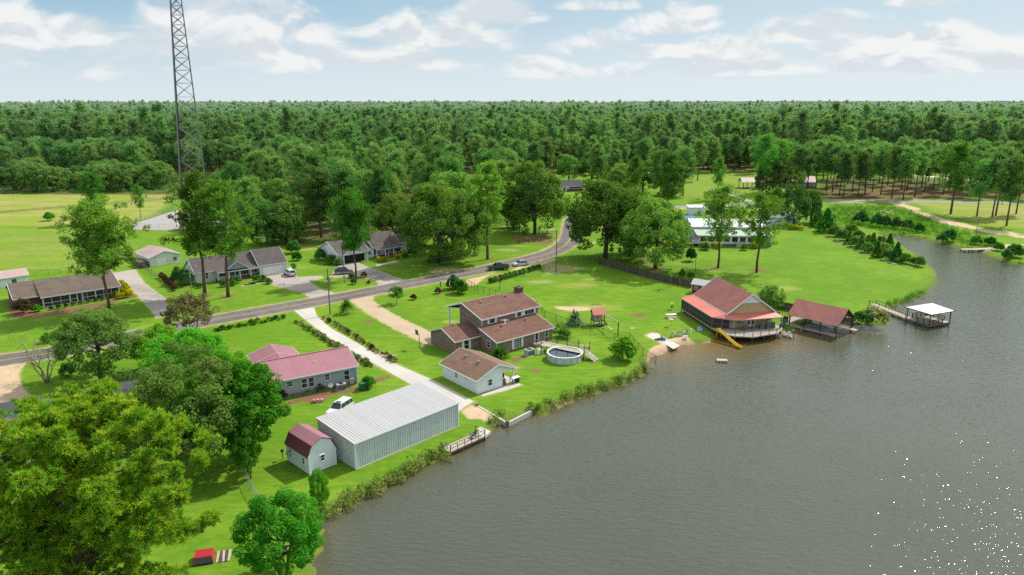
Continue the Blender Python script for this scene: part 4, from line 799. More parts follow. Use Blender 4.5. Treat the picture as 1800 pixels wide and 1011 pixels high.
cover('bank_reeds', 'tangled green and tan growth along the near pond bank', [(p[0],p[1],random.uniform(-.3,.5)) for p in bank], [random.uniform(.2,.55)+.5*abs(sin(p[0]*1.7)*cos(p[1]*.9)) for p in bank], 55, .30, 'reed', 1.0, .3)
b2 = [p for p in bank if random.random() < .55]; cover('bank_plants', 'leafy green plants among the tan growth on the near pond bank', [(p[0]-.3,p[1]+.3,random.uniform(-.1,.6)) for p in b2], [random.uniform(.35,.75) for _ in b2], 50, .26, 'leaf_shrub', .9, .55)
bs = along([(1445,392),(1470,405),(1500,420),(1530,434),(1560,448),(1590,458)], .5, 1.1); cover('bank_shrubs', 'mixed leafy growth filling in behind the cone evergreens on the upper bank', [(p[0],p[1],random.uniform(.2,1.4)) for p in bs], [random.uniform(.7,1.5) for _ in bs], 45, .45, 'leaf_olive', 1.0)
b3 = along([(1785,464),(1800,467),(1830,472)], .5, .5)+along(shore_px[46:50], .6, .6); cover('inlet_reeds', 'green reeds fringing the pond inlet', [(p[0],p[1],random.uniform(-.3,.4)) for p in b3], [random.uniform(.4,.9) for _ in b3], 40, .35, 'leaf_wet', 1.0, .35)
ug = [c for c in scatter(P([(436,340),(470,425),(640,418),(690,400),(840,402),(900,398),(925,360),(700,350),(500,340)]), 260, 2.5, 51)]
cover('undergrowth', 'dark undergrowth at the foot of the wood behind the white houses', [(p[0],p[1],random.uniform(.2,1.2)) for p in ug], [random.uniform(1,2.4) for _ in ug], 60, .6, 'leaf_dark')
ug = scatter(P([(-60,325),(-60,340),(296,340),(310,349),(440,352),(440,335),(300,325)]), 240, 2.5, 52)
cover('undergrowth', 'dark undergrowth at the foot of the trees behind the field', [(p[0],p[1],random.uniform(.2,1.2)) for p in ug], [random.uniform(1,2.2) for _ in ug], 50, .7, 'leaf_dark')
# palm, spiky shrubs, little trees
def fountain(name, label, loc, n, ln, wd, leaf, z0=.3, el0=.2, trunk=None, cat='plant'):
    rg = np.random.RandomState(int(loc[0]*10) % 999); V, Q, T = [], [], []; k = 0
    e = thing(name, label, cat, loc)
    for i in range(n):
        a = rg.rand()*6.28; el = rg.uniform(el0, 1.35); l = ln*rg.uniform(.75,1.1); pr = None
        for s in range(6):
            t = s/5; r_ = l*t*cos(el)*(1-.1*t); z = z0+l*t*sin(el)-l*t*t*(.75*cos(el)); w = wd*(.3+1.1*sin(pi*min(.95, t+.12)))
            c = np.array((cos(a)*r_, sin(a)*r_, max(z,.02))); sd_ = np.array((-sin(a), cos(a), 0))*w
            V += [c-sd_, c+sd_]; T += [rg.rand()]*2
            if s: Q.append((k-2, k-1, k+1, k))
            k += 2
    o = bpy.data.objects.new('fronds' if cat != 'tree' else 'crown', npmesh(name, np.array(V), np.array(Q), [M[leaf]], None, {'tint': np.array(T)})); COL.objects.link(o); o.parent = e
    m = MB(); m.tube([(0,0,-.1),(0,0,z0*.6),(0,0,z0)], [trunk or .12, trunk or .1, (trunk or .1)*.9], 8); m.build('trunk', M['oakbark'], e)
    return e
fountain('palm_tree', 'bushy grey-green palm between the brick house and the playhouse', at(1010, 571), 150, 2.5, .10, 'leaf_palm', 1.3, -.15, .28, 'tree')
fountain('spiky_shrub', 'tall arching shrub against the front of the brick house', zt('G', 530, 610), 260, 3.0, .07, 'leaf_shrub', .2, .5)
for x, y, l in [(960,455,2.6),(985,460,2.9),(1010,470,2.4),(930,420,2.6),(965,415,2.3)]: fountain('arching_shrub', 'tall reedy olive shrub behind the pool deck', zt('G', x, y), 110, l, .05, 'leaf_olive', .2, .75).__setitem__('group', 'reedy shrubs behind the pool deck')
fountain('young_tree', 'small spiky-topped young tree by the road at the tan driveway', zt('T', 365, 455), 120, 2.6, .08, 'leaf_shrub', 1.6, .25, .07, 'tree')
YT = pair(broadleaf(61, 3.4, 1.15, 1.3, 2.2, 36, 60, .2, (.25,.4), tr=.02), 'oakbark', 'leaf_shrub', 'young_tree'); ST = pair(broadleaf(62, 5, .9, 1.0, 4.0, 10, 40, .2, (.3,.4), tr=.012), 'palebark', 'leaf_bright', 'sapling')
plant(YT, 'young_tree', 'small round young tree in a mulch ring beside the tan driveway', zt('T', 722, 385), 1.2)
plant(ST, 'sapling', 'spindly sapling on the lawn in front of the wooden fence', zt('C', 1190, 710)); plant(ST, 'sapling', 'low sapling at the shaded end of the wooden fence', zt('C', 1022, 640), .7)
# ---------------------------------------------------------------- building parts
def win(root, p, ang, w, h, nx=1, nz=2, fm='white', gm='glass', shut=None, fw=.07, name='window'):
    """window in a wall: p = centre on the wall (root space), ang = outward direction"""
    n = np.array((cos(R(ang)), sin(R(ang)), 0)); s = np.array((-sin(R(ang)), cos(R(ang)), 0)); u = np.array((0,0,1.)); p = np.array(p, float)
    def bar(mb, s0, s1, t0, t1, d0, d1):
        q = lambda a, b, c: p+s*a+u*b+n*c
        mb.hexa([q(s0,t0,d0),q(s1,t0,d0),q(s1,t1,d0),q(s0,t1,d0)], [q(s0,t0,d1),q(s1,t0,d1),q(s1,t1,d1),q(s0,t1,d1)])
    f = MB(); W, T = w/2, h/2
    bar(f,-W-fw,-W,-T-fw,T+fw,-.02,.07); bar(f,W,W+fw,-T-fw,T+fw,-.02,.07); bar(f,-W,W,T,T+fw,-.02,.07); bar(f,-W,W,-T-fw,-T,-.02,.09)
    for i in range(1, nx): a = -W+w*i/nx; bar(f,a-.025,a+.025,-T,T,-.02,.05)
    for i in range(1, nz): a = -T+h*i/nz; bar(f,-W,W,a-.025,a+.025,-.02,.055)
    o = f.build(name, M[fm], root); g = MB(); bar(g,-W,W,-T,T,-.05,.02); g.build('pane', M[gm], o)
    if shut:
        for sg in (-1, 1):
            q = MB(); a = sg*(W+fw+.22); bar(q,a-.2,a+.2,-T-.05,T+.05,-.02,.05); q.build('shutter', M[shut], root)
    return o
def door(root, p, ang, w, h, mat='white', fm='white', panes=False, label=None, name='door'):
    n = np.array((cos(R(ang)), sin(R(ang)), 0)); s = np.array((-sin(R(ang)), cos(R(ang)), 0)); u = np.array((0,0,1.)); p = np.array(p, float)
    def bar(mb, s0, s1, t0, t1, d0, d1):
        q = lambda a, b, c: p+s*a+u*b+n*c
        mb.hexa([q(s0,t0,d0),q(s1,t0,d0),q(s1,t1,d0),q(s0,t1,d0)], [q(s0,t0,d1),q(s1,t0,d1),q(s1,t1,d1),q(s0,t1,d1)])
    W = w/2; m = MB(); bar(m,-W,W,.02,h,-.05,.03); 
    if name == 'garage_door':
        for i in range(1,4): bar(m,-W+.05,W-.05,h*i/4-.02,h*i/4+.02,.03,.042)
    o = m.build(name, M[mat], root, label)
    f = MB(); bar(f,-W-.1,-W,0,h+.1,-.02,.06); bar(f,W,W+.1,0,h+.1,-.02,.06); bar(f,-W,W,h,h+.1,-.02,.06); f.build('door_frame', M[fm], o)
    if panes: g = MB(); bar(g,-W+.12,W-.12,.3,h-.12,.03,.045); g.build('pane', M['glass'], o)
    k = MB(); c = p+s*(W-.1)+u*(h*.45)+n*.06; k.cbox(c[0],c[1],c[2],.1,.1,.1,ang); k.build('handle', M['steel'], o); return o
def gable(root, x0, x1, y0, y1, ze, zr, wm, rm, axis='x', ohe=.4, ohr=.35, z0=0.0, t=.12, ribs=0, trim='white', ur=None, walls=True, rname='roof', wname='wall', wmtop=None):
    a0, a1, u0, u1 = (x0, x1, y0, y1) if axis == 'x' else (y0, y1, x0, x1)
    um = (u0+u1)/2 if ur is None else ur
    if walls: m = MB(); m.prism([(u0,z0),(u1,z0),(u1,ze),(um,zr),(u0,ze)] if axis == 'x' else [(u0,z0),(u1,z0),(u1,ze),(um,zr),(u0,ze)], a0, a1, axis); m.build(wname, M[wm], root)
    sl, sr = (zr-ze)/(um-u0), (zr-ze)/(u1-um); g = .03
    pr = [(u0-ohe, ze-sl*ohe+g), (um, zr+g), (u1+ohe, ze-sr*ohe+g)]
    r = MB(); r.prof(pr, a0-ohr, a1+ohr, axis, t, ribs); ro = r.build(rname, M[rm], root)
    if trim:
        f = MB(); Pt = (lambda u, a, z: (a,u,z)) if axis == 'x' else (lambda u, a, z: (u,a,z))
        for u, z, s in ((pr[0][0], pr[0][1], -1), (pr[2][0], pr[2][1], 1)):
            f.beam(Pt(u+s*.02, a0-ohr, z+.0), Pt(u+s*.02, a1+ohr, z+.0), .05 if axis == 'x' else .05, .2)
        for a, s in ((a0-ohr, -1), (a1+ohr, 1)):
            for (u, z), (w, y) in zip(pr, pr[1:]): f.beam(Pt(u, a+s*.02, z+.02), Pt(w, a+s*.02, y+.02), .05, .2)
        f.build('fascia', M[trim], ro)
    return ro
def vent(root, x, y, z, parent=None, mat='steel'):
    m = MB(); m.cyl(x, y, z-.15, z+.32, .13, n=10); m.cyl(x, y, z+.30, z+.46, .26, .2, 10); return m.build('roof_vent', M[mat], root)
def chairs(loc, rz, label, mat='greysteel', group=None, wide=.6):
    e = thing('chair', label, 'chair', loc, rz, group); m = MB(); m.slab([(-wide/2,-.28,.42),(wide/2,-.28,.42),(wide/2,.25,.34),(-wide/2,.25,.34)],.05); m.build('seat', M[mat], e)
    b = MB(); k = max(4, int(wide/.14))
    for i in range(k): x = -wide/2+wide*(i+.5)/k; b.slab([(x-.055,.22,.36),(x+.055,.22,.36),(x+.055,.27,.36),(x-.055,.27,.36)],.01); b.hexa([(x-.055,.22,.36),(x+.055,.22,.36),(x+.055,.25,.36),(x-.055,.25,.36)], [(x-.055,.46,1.02),(x+.055,.46,1.02),(x+.055,.49,1.02),(x-.055,.49,1.02)])
    b.build('backrest', M[mat], e)
    for s in (-1, 1):
        a = MB(); a.cbox(s*(wide/2+.05),-.02,.62,.12,.72,.04); a.build('armrest', M[mat], e)
        for y in (-.28,.28): l = MB(); l.cbox(s*(wide/2+.03),y,.31,.06,.08,.62); l.build('leg', M[mat], e)
    return e
def at_l(o, rz, p): return loc2(o, rz, p[0], p[1])
# ---------------- brick two-storey house
O10, A10 = (-2.73,120.6), 40; h = thing('brick_house', 'brown brick two-level house with three brown shingle roofs and a chimney', 'house', O10, A10)
m = MB(); m.prism([(0,0),(5.1,0),(5.1,3.9),(0,2.5)], 0, 13.6, 'x'); m.build('wall', M['brick'], h)
r = MB(); r.prof([(-.45,2.42),(5.08,3.98)], -.3, 13.9, 'x', .12); ro = r.build('roof', M['brownshingle'], h)
f = MB(); f.beam((-.3,-.47,2.46),(13.9,-.47,2.46),.05,.2); f.beam((-.32,-.45,2.45),(-.32,5.08,4.0),.05,.2); f.beam((13.92,-.45,2.45),(13.92,5.08,4.0),.05,.2); f.build('fascia', M['white'], ro)
m = MB(); m.prism([(5.1,0),(12.0,0),(12.0,6.86),(10.9,7.2),(5.1,5.5)], .6, 14.5, 'x'); m.build('wall', M['brick'], h)
r = MB(); r.prof([(5.1-.45,5.37),(10.9,7.26),(16.2,5.53)], .25, 14.9, 'x', .13); ro = r.build('roof', M['brownshingle'], h)
f = MB(); f.beam((.25,4.63,5.4),(14.9,4.63,5.4),.05,.22); f.beam((.23,4.65,5.4),(.23,10.9,7.29),.05,.22); f.beam((.23,10.9,7.29),(.23,16.2,5.56),.05,.22); f.beam((14.92,4.65,5.4),(14.92,10.9,7.29),.05,.22); f.beam((14.92,10.9,7.29),(14.92,16.2,5.56),.05,.22); f.beam((.25,16.22,5.56),(14.9,16.22,5.56),.05,.22); f.build('fascia', M['white'], ro)
s = MB(); s.slab([(.3,12.02,6.0),(14.8,12.02,6.0),(14.8,15.9,5.45),(.3,15.9,5.45)], .03); s.build('porch_ceiling', M['white'], h)
for x in (.6, 5, 9.6, 14.4): c = MB(); c.cbox(x, 15.5, 2.75, .22, .22, 5.5); c.build('column', M['white'], h)
# lower left wing
gable(h, -5.5, .55, 5.1, 12.9, 2.55, 4.0, 'brick', 'brownshingle', ohe=.4, ohr=.3)
ch = MB(); ch.box(13.75,14.95,10.1,11.5,5.6,8.0); ch.box(13.65,15.05,10.0,11.6,8.0,8.18); ch.cyl(14.1,10.8,8.15,8.45,.16); ch.cyl(14.6,10.8,8.15,8.4,.14); ch.build('chimney', M['rbrick'], h)
for x, y, z in [(3.9,9.6,6.95),(10.3,9.9,7.05),(-3.2,9.0,4.1),(4.2,3.6,3.65),(10.2,3.8,3.7)]: vent(h, x, y, z)
pp = MB(); pp.cyl(5.2,8.6,6.5,6.9,.06); pp.build('vent_pipe', M['white'], h)
for x, w in ((3.0,1.2),(9.6,1.0),(12.2,2.3)): win(h, (x,5.08,4.75), -90, w, .95, 1 if w < 2 else 3, 1, 'white', 'glass', 'white')
win(h, (4.9,-.02,1.35), -90, 1.7, 1.9, 4, 5, 'white', 'glass', 'white'); win(h, (-3.0,5.08,1.35), -90, 1.0, 1.7, 1, 2, 'white', 'glass', 'white'); win(h, (12.1,-.02,1.6), -90, .8, 1.2, 1, 2)
door(h, (9.6,-.02,.2), -90, .95, 2.05, 'white', 'white', True)
win(h, (-.02,2.3,1.5), 180, .9, 1.2); 
d = MB(); d.beam((.52,4.98,5.3),(.52,4.98,3.9),.09); d.beam((-.1,5.0,2.5),(.55,4.9,3.8),.09); d.beam((-.12,-.06,2.4),(-.12,-.06,.1),.09); d.build('downpipe', M['white'], h)
st = MB(); st.box(8.2,10.9,-1.5,-.03,0,.55); st.build('stoop', M['wood'], h)
rl = MB()
for x in (8.25,9.5,10.85): rl.cbox(x,-1.45,.95,.08,.08,.85)
rl.beam((8.2,-1.45,1.38),(10.9,-1.45,1.38),.09,.05); rl.build('railing', M['post'], h)
an = thing('antenna_mast', 'thin white television antenna mast standing against the front of the brick house', 'antenna', loc2(O10,A10,1.2,-.9)); q = MB(); q.cyl(0,0,0,6.8,.035,n=6); q.build('mast', M['steel'], an); q = MB(); q.beam((-.7,0,6.6),(.7,0,6.6),.04); [q.beam((x,-.5+abs(x)*.3,6.6),(x,.5-abs(x)*.3,6.6),.03) for x in (-.7,-.45,-.2,.05,.3,.55)]; q.cbox(0,0,6.25,.28,.18,.8); q.build('aerial', M['white'], an)
def ac(loc, rz, label, sx=1.0, sy=.9, sz=.95):
    e = thing('air_conditioner', label, 'air conditioner', loc, rz); m = MB(); m.box(-sx/2,sx/2,-sy/2,sy/2,.06,sz); m.build('cabinet', M['greysteel'], e)
    m = MB(); [m.box(-sx/2+.05,sx/2-.05,-sy/2-.015,-sy/2+.005,.15+i*.1,.2+i*.1) for i in range(int((sz-.25)/.1))]; m.build('louvre', M['black'], e); m = MB(); m.cyl(0,0,sz,sz+.05,min(sx,sy)*.4,n=14); m.build('fan_grille', M['black'], e); m = MB(); m.box(-sx/2-.1,sx/2+.1,-sy/2-.1,sy/2+.1,0,.07); m.build('pad', M['concrete'], e); return e
e = ac(zt('G',738,590), 40, 'dark teal air conditioner with a pale top beside the brick house window', 1.6, 1.2, 1.15)
# pool, deck, steps
pc = np.array(((6.1+12.5)/2, 118.75)); pe = thing('above_ground_pool', 'round above-ground pool with pale blue wall panels and dark water', 'pool', pc); N = 14
rg2 = [(3.05*cos(2*pi*i/N+.1), 3.05*sin(2*pi*i/N+.1)) for i in range(N)]; rin = [(3.0*cos(2*pi*i/N+.1), 3.0*sin(2*pi*i/N+.1)) for i in range(N)]
m = MB(); vs = [(x,y,z) for z in (0,1.25) for x, y in rg2]+[(x,y,z) for z in (0.05,1.25) for x, y in rin]; m.add(vs, [(i,(i+1)%N,N+(i+1)%N,N+i) for i in range(N)]+[(2*N+i,3*N+i,3*N+(i+1)%N,2*N+(i+1)%N) for i in range(N)]); m.build('pool_wall', M['poolwall'], pe)
m = MB()
for i in range(N):
    a, b = 2*pi*i/N+.1, 2*pi*(i+1)/N+.1; m.slab([(2.95*cos(a),2.95*sin(a),1.25),(3.2*cos(a),3.2*sin(a),1.25),(3.2*cos(b),3.2*sin(b),1.25),(2.95*cos(b),2.95*sin(b),1.25)], .05)
m.build('rim', M['white'], pe); m = MB(); m.add([(x*.995,y*.995,1.0) for x, y in rin], [tuple(range(N))]); m.build('pool_water', M['poolwater'], pe)
for i in range(N): m = MB(); x, y = rg2[i]; m.cbox(x*1.012,y*1.012,.62,.08,.14,1.24,math.degrees(2*pi*i/N+.1)); m.build('upright', M['greysteel'], pe)
m = MB(); m.tube([(.9,2.3,.9),(.9,2.5,2.0),(.9,3.0,2.1),(.9,3.3,1.3)], .03, 6); m.tube([(1.4,2.2,.9),(1.4,2.4,2.0),(1.4,2.9,2.1),(1.4,3.2,1.3)], .03, 6); m.build('ladder', M['chrome'], pe)
m = MB(); m.cyl(-.6,-2.6,1.0,1.12,.28,.2,12); m.build('float', M['white'], pe)
pu = thing('pool_pump', 'white pool filter tank beside the pool', 'pump', zt('G',815,585)); m = MB(); m.cyl(-.25,0,0,1.0,.3,.28,12); m.cyl(-.25,0,1.0,1.2,.28,.08,12); m.build('tank', M['white'], pu); m = MB(); m.cyl(.4,.1,0,.85,.22,n=10); m.build('chlorinator', M['greysteel'], pu)
O = loc2(tuple(pc), 40, -.6, 2.0); dk = thing('pool_deck', 'weathered board deck behind the pool with black rail and steps to the lawn', 'deck', O, -32)
m = MB(); [m.box(-3.6+i*.0,5.4,1.15+.29*i,1.15+.29*i+.25,1.15,1.2) for i in range(8)]; m.build('deck_boards', M['plank'], dk)
m = MB(); [m.cbox(x,y,.57,.12,.12,1.14) for x in (-3.4,-.4,2.6,5.2) for y in (1.3,3.3)]; m.build('deck_posts', M['dkwood'], dk)
for x, y in ((-3.5,3.4),(-1.3,3.4),(.9,3.4),(3.1,3.4),(5.3,3.4),(5.3,1.2)): m = MB(); m.cbox(x,y,1.95,.1,.1,1.7); m.build('rail_post', M['black'], dk)
m = MB(); [m.beam((-3.5,3.4,z),(5.3,3.4,z),.05) for z in (1.5,1.8,2.1)]; [m.beam((5.3,3.4,z),(5.3,1.2,z),.05) for z in (1.5,1.8,2.1)]; m.build('rail', M['black'], dk)
for i in range(5): m = MB(); z = 1.0-.22*i; m.box(5.45+.36*i,5.85+.36*i,1.3,3.1,z-.04,z); m.build('step', M['plank'], dk)
m = MB(); m.tube([(5.4,1.15,2.0),(6.2,1.15,1.6),(7.3,1.15,1.0)], .05, 6); m.cbox(7.3,1.15,.5,.09,.09,1.0); m.build('handrail', M['white'], dk)
# ---------------- white garage with brown roof
O11, A11 = (-5.35,103.0), 40; h = thing('white_garage', 'white garage with tan-brown shingle roof and open side porch', 'garage', O11, A11)
m = MB(); m.prism([(0,0),(4.9,0),(4.9,3.55),(3.9,3.95),(0,2.4)], 0, 9.5, 'y'); m.build('wall', M['wsiding'], h)
m = MB(); m.prism([(4.9,2.35),(7.7,2.35),(7.7,2.45),(4.9,3.55)], .05, .2, 'y'); m.build('porch_gable', M['wsiding'], h)
m = MB(); m.prism([(4.9,2.35),(7.7,2.35),(7.7,2.45),(4.9,3.55)], 9.3, 9.45, 'y'); m.build('porch_gable', M['wsiding'], h)
r = MB(); r.prof([(-.45,2.26),(3.9,4.0),(8.1,2.32)], -.4, 9.9, 'y', .12); ro = r.build('roof', M['tanshingle'], h)
f = MB(); [f.beam((a,y,z+.03),(b,y,w+.03),.05,.2) for y in (-.42,9.92) for a,z,b,w in ((-.45,2.26,3.9,4.0),(3.9,4.0,8.1,2.32))]; f.beam((-.47,-.4,2.28),(-.47,9.9,2.28),.05,.2); f.beam((8.12,-.4,2.34),(8.12,9.9,2.34),.05,.2); f.build('fascia', M['white'], ro)
for y in (.3,9.2): c = MB(); c.cbox(7.5,y,1.18,.18,.18,2.36); c.build('column', M['white'], h)
sl = MB(); sl.box(4.93,8.2,-.5,9.6,-.05,.08); sl.build('porch_floor', M['concrete'], h)
cb = MB(); [cb.cbox(x,y,1.2,.12,.12,2.4) for x,y in ((-.01,-.01),(4.9,-.01))]; cb.build('corner_trim', M['white'], h)
win(h, (2.45,-.02,1.35), -90, .75, .95); win(h, (-.02,5.6,1.5), 180, .5, .7); vent(h, 2.7, 3.2, 3.6); vent(h, 2.7, 6.6, 3.6)
gr = thing('barbecue_grill', 'black barbecue grill under the side porch of the white garage', 'grill', loc2(O11,A11,5.9,1.6), 40); m = MB(); m.cbox(0,0,.9,1.1,.6,.3); m.tube([(-.55,0,1.1),(0,0,1.35),(.55,0,1.1)], .28, 8); m.build('firebox', M['black'], gr); m = MB(); [m.cbox(x,y,.4,.06,.06,.8) for x in (-.5,.5) for y in (-.25,.25)]; m.build('legs', M['black'], gr); m = MB(); m.cyl(.5,.1,1.2,2.0,.1); m.build('flue', M['black'], gr)
tb = thing('work_table', 'white-topped table at the corner post of the white garage porch', 'table', loc2(O11,A11,7.4,-.2), 40); m = MB(); m.cbox(0,0,.95,1.7,.8,.08); m.build('table_top', M['white'], tb); m = MB(); m.cbox(.45,0,.46,.6,.6,.9); m.build('cabinet', M['black'], tb); m = MB(); m.cbox(-.75,-.3,.46,.07,.07,.9); m.cbox(-.75,.3,.46,.07,.07,.9); m.build('legs', M['black'], tb)
bx = thing('drink_cooler', 'dark red and blue cooler boxes piled at the garage porch wall', 'cooler', loc2(O11,A11,5.35,.2), 40); m = MB(); m.box(-.35,.35,-.25,.25,.08,.6); m.build('lower_box', M['red'], bx); m = MB(); m.box(-.3,.3,-.22,.22,.6,1.1); m.build('upper_box', M['fabric'], bx)
# ---------------- grey house with maroon metal roof
O12, A12 = (-36.6,100.2), 31; h = thing('grey_house', 'blue-grey sided house with ribbed maroon metal roof on a block skirt', 'house', O12, A12)
m = MB(); m.box(.04,13.5,.04,9.2,0,.62); m.build('skirt', M['stone'], h)
gable(h, 0, 13.6, 0, 9.4, 3.15, 4.85, 'gsiding', 'maroon', ohe=.3, ohr=.25, z0=.6, t=.06, ribs=.5)
cap = MB(); cap.beam((-.25,4.7,4.98),(13.85,4.7,4.98),.3,.05); cap.build('ridge_cap', M['maroon'], h)
gable(h, -.2, 6.8, 9.4, 13.8, 3.15, 4.35, 'gsiding', 'maroon', 'y', ohe=.3, ohr=.2, z0=.1, t=.06, ribs=.5)
r = MB(); r.prof([(-.5,3.08),(3.3,4.39),(7.1,3.08)], 6.4, 9.2, 'y', .06, .42); r.build('valley_roof', M['maroon'], h)
for x, w, hh, z in ((2.95,.9,.75,2.25),(5.15,.8,1.45,1.9),(6.25,.8,1.45,1.9),(8.75,.75,.95,2.2),(11.9,.85,1.55,1.9)): win(h, (x,-.02,z), -90, w, hh)
cb = MB(); [cb.cbox(x,-.01,1.88,.14,.14,2.5) for x in (0,13.6)]; cb.cbox(13.6,9.4,1.88,.14,.14,2.5); cb.build('corner_trim', M['white'], h)
pv = MB(); pv.cyl(7.6,2.3,3.9,4.45,.06); pv.build('vent_pipe', M['white'], h)
ac(loc2(O12,A12,10.6,-1.0), A12, 'pale box air conditioner beside the grey house', 1.5, .9, 1.05)
mb_ = thing('meter_box', 'pale electric meter cabinet on legs at the grey house corner', 'box', loc2(O12,A12,12.5,-.6), A12); m = MB(); m.box(-.35,.35,-.15,.15,.5,1.4); m.build('cabinet', M['greysteel'], mb_); m = MB(); [m.cbox(x,0,.25,.07,.07,.5) for x in (-.28,.28)]; m.build('legs', M['greysteel'], mb_)
sd_ = thing('satellite_dish', 'white satellite dish on a short post by the grey house wall', 'dish', loc2(O12,A12,8.9,-1.0), A12); m = MB(); m.cyl(0,0,0,1.0,.04,n=6); m.build('post', M['steel'], sd_); m = MB(); n = 14; m.add([(0,-.05,1.2)]+[(.42*cos(2*pi*i/n),-.18-.1,1.25+.38*sin(2*pi*i/n)) for i in range(n)], [(0,1+i,1+(i+1)%n) for i in range(n)]); m.beam((0,-.05,1.0),(0,-.6,1.1),.03); m.build('dish', M['white'], sd_)
bn = thing('wheelie_bin', 'dark green wheelie bin at the corner of the grey house', 'bin', zt('H',718,322), 30); m = MB(); m.hexa([(-.35,-.3,.05),(.35,-.3,.05),(.35,.3,.05),(-.35,.3,.05)], [(-.45,-.42,1.2),(.45,-.42,1.2),(.45,.42,1.2),(-.45,.42,1.2)]); m.build('body', M['dkgreen'], bn); m = MB(); m.slab([(-.47,-.45,1.2),(.47,-.45,1.2),(.47,.46,1.26),(-.47,.46,1.26)],.06); m.build('lid', M['dkgreen'], bn)
for s in (-1,1): m = MB(); m.tube([(s*.36,.36,.14),(s*.44,.36,.14)], .14, 10); m.build('wheel', M['tyre'], bn)
pg = thing('garden_pig', 'red and white patterned ride-on toy lying on the mulch by the grey house', 'toy', zt('H',480,385), 20); m = MB(); [m.tube([(x,-.3,.25),(x,.3,.25)], .28, 8) for x in (-.55,0,.55)]; m.build('body', M['redtoy'], pg); m = MB(); m.tube([(.8,.2,.3),(1.3,.5,.7)], .12, 6); m.build('neck', M['redtoy'], pg); m = MB(); [m.cbox(x,-.3,.1,.1,.1,.2) for x in (-.6,.6)]; m.build('feet', M['black'], pg)
fl = thing('yard_sign', 'white pointed birdhouse on a dark post left of the grey house', 'birdhouse', zt('H',67,235)); m = MB(); m.cbox(0,0,.6,.12,.12,1.3); m.build('post', M['dkwood'], fl); m = MB(); m.prism([(-.35,1.2),(.35,1.2),(.15,1.5),(-.25,2.4)], -.15, .15, 'y'); m.build('house', M['white'], fl); fl.name = 'birdhouse'
# ---------------- ribbed steel building
O14, A14 = (-19.3,79.55), 46; h = thing('steel_shed', 'long pale ribbed steel storage building with a sloping roof beside the pond', 'storage building', O14, A14); L, D = 16.9, 8.4
m = MB(); m.prism([(0,0),(D,0),(D,4.15),(0,3.5)], 0, L, 'x')
n = 46
for i in range(n+1): x = .03+(L-.06)*i/n; m.box(x-.05,x+.05,-.07,.0,.02,3.42)
for i in range(23): y = .03+(D-.06)*i/22; m.box(-.07,0,y-.05,y+.05,.02,3.44+.65*y/D); m.box(L,L+.07,y-.05,y+.05,.02,3.44+.65*y/D)
m.build('wall', M['galvwall'], h)
r = MB(); r.prof([(-.15,3.52),(D+.15,4.20)], -.12, L+.12, 'x', .06, .40, .035, .07); ro = r.build('roof', M['galv'], h)
f = MB(); f.beam((-.14,-.17,3.5),(L+.14,-.17,3.5),.05,.18); f.beam((-.14,-.15,3.52),(-.14,D+.15,4.2),.05,.18); f.beam((L+.14,-.15,3.52),(L+.14,D+.15,4.2),.05,.18); f.build('eave_trim', M['white'], ro)
cb = MB(); [cb.cbox(x,-.08,1.72,.16,.08,3.42) for x in (0.03,L-.03)]; cb.cbox(-.08,.05,1.72,.08,.16,3.42); cb.build('corner_trim', M['white'], h)
b = MB(); b.beam((0,-.06,.05),(L,-.06,.05),.18,.12); b.build('base_trim', M['concrete'], h)
# ---------------- barn-roofed shed
O13, A13 = (-24.6,78.0), 46; h = thing('barn_shed', 'small pale barn-roofed shed with maroon gambrel roof at the end of the steel building', 'shed', O13, A13); W, L = 3.7, 5.3
pr = [(0,.1),(W,.1),(W,2.6),(W-.55,3.75),(W/2,4.35),(.55,3.75),(0,2.6)]; m = MB(); m.prism(pr, 0, L, 'y'); m.build('wall', M['wsiding'], h)
r = MB(); r.prof([(-.22,2.4),(.5,3.82)], -.12, L+.12, 'y', .07, .42); r.prof([(W+.22,2.4),(W-.5,3.82)], -.12, L+.12, 'y', .07, .42); r.build('lower_roof', M['darkmaroon'], h)
r = MB(); r.prof([(.44,3.82),(W/2,4.44),(W-.44,3.82)], -.13, L+.13, 'y', .07, .42); r.build('upper_roof', M['maroon'], h)
win(h, (W/2,-.02,1.75), -90, .55, .75); win(h, (-.02,1.2,1.55), 180, .5, .75); win(h, (-.02,4.3,1.55), 180, .55, .75)
a = MB(); a.box(-.5,-.06,4.05,4.6,1.35,1.75); a.build('window_unit', M['greysteel'], h); cb = MB(); [cb.cbox(x,-.02,1.3,.12,.1,2.45) for x in (0,W)]; cb.cbox(-.02,L,1.2,.1,.12,2.2); cb.build('corner_trim', M['white'], h)
bp = thing('bird_feeder', 'small dark bird feeder post on the lawn left of the barn-roofed shed', 'bird feeder', zt('H',295,690)); m = MB(); m.cyl(0,0,0,1.1,.05); m.build('post', M['dkwood'], bp); m = MB(); m.cbox(0,0,1.25,.35,.35,.3); m.build('box', M['dkwood'], bp)
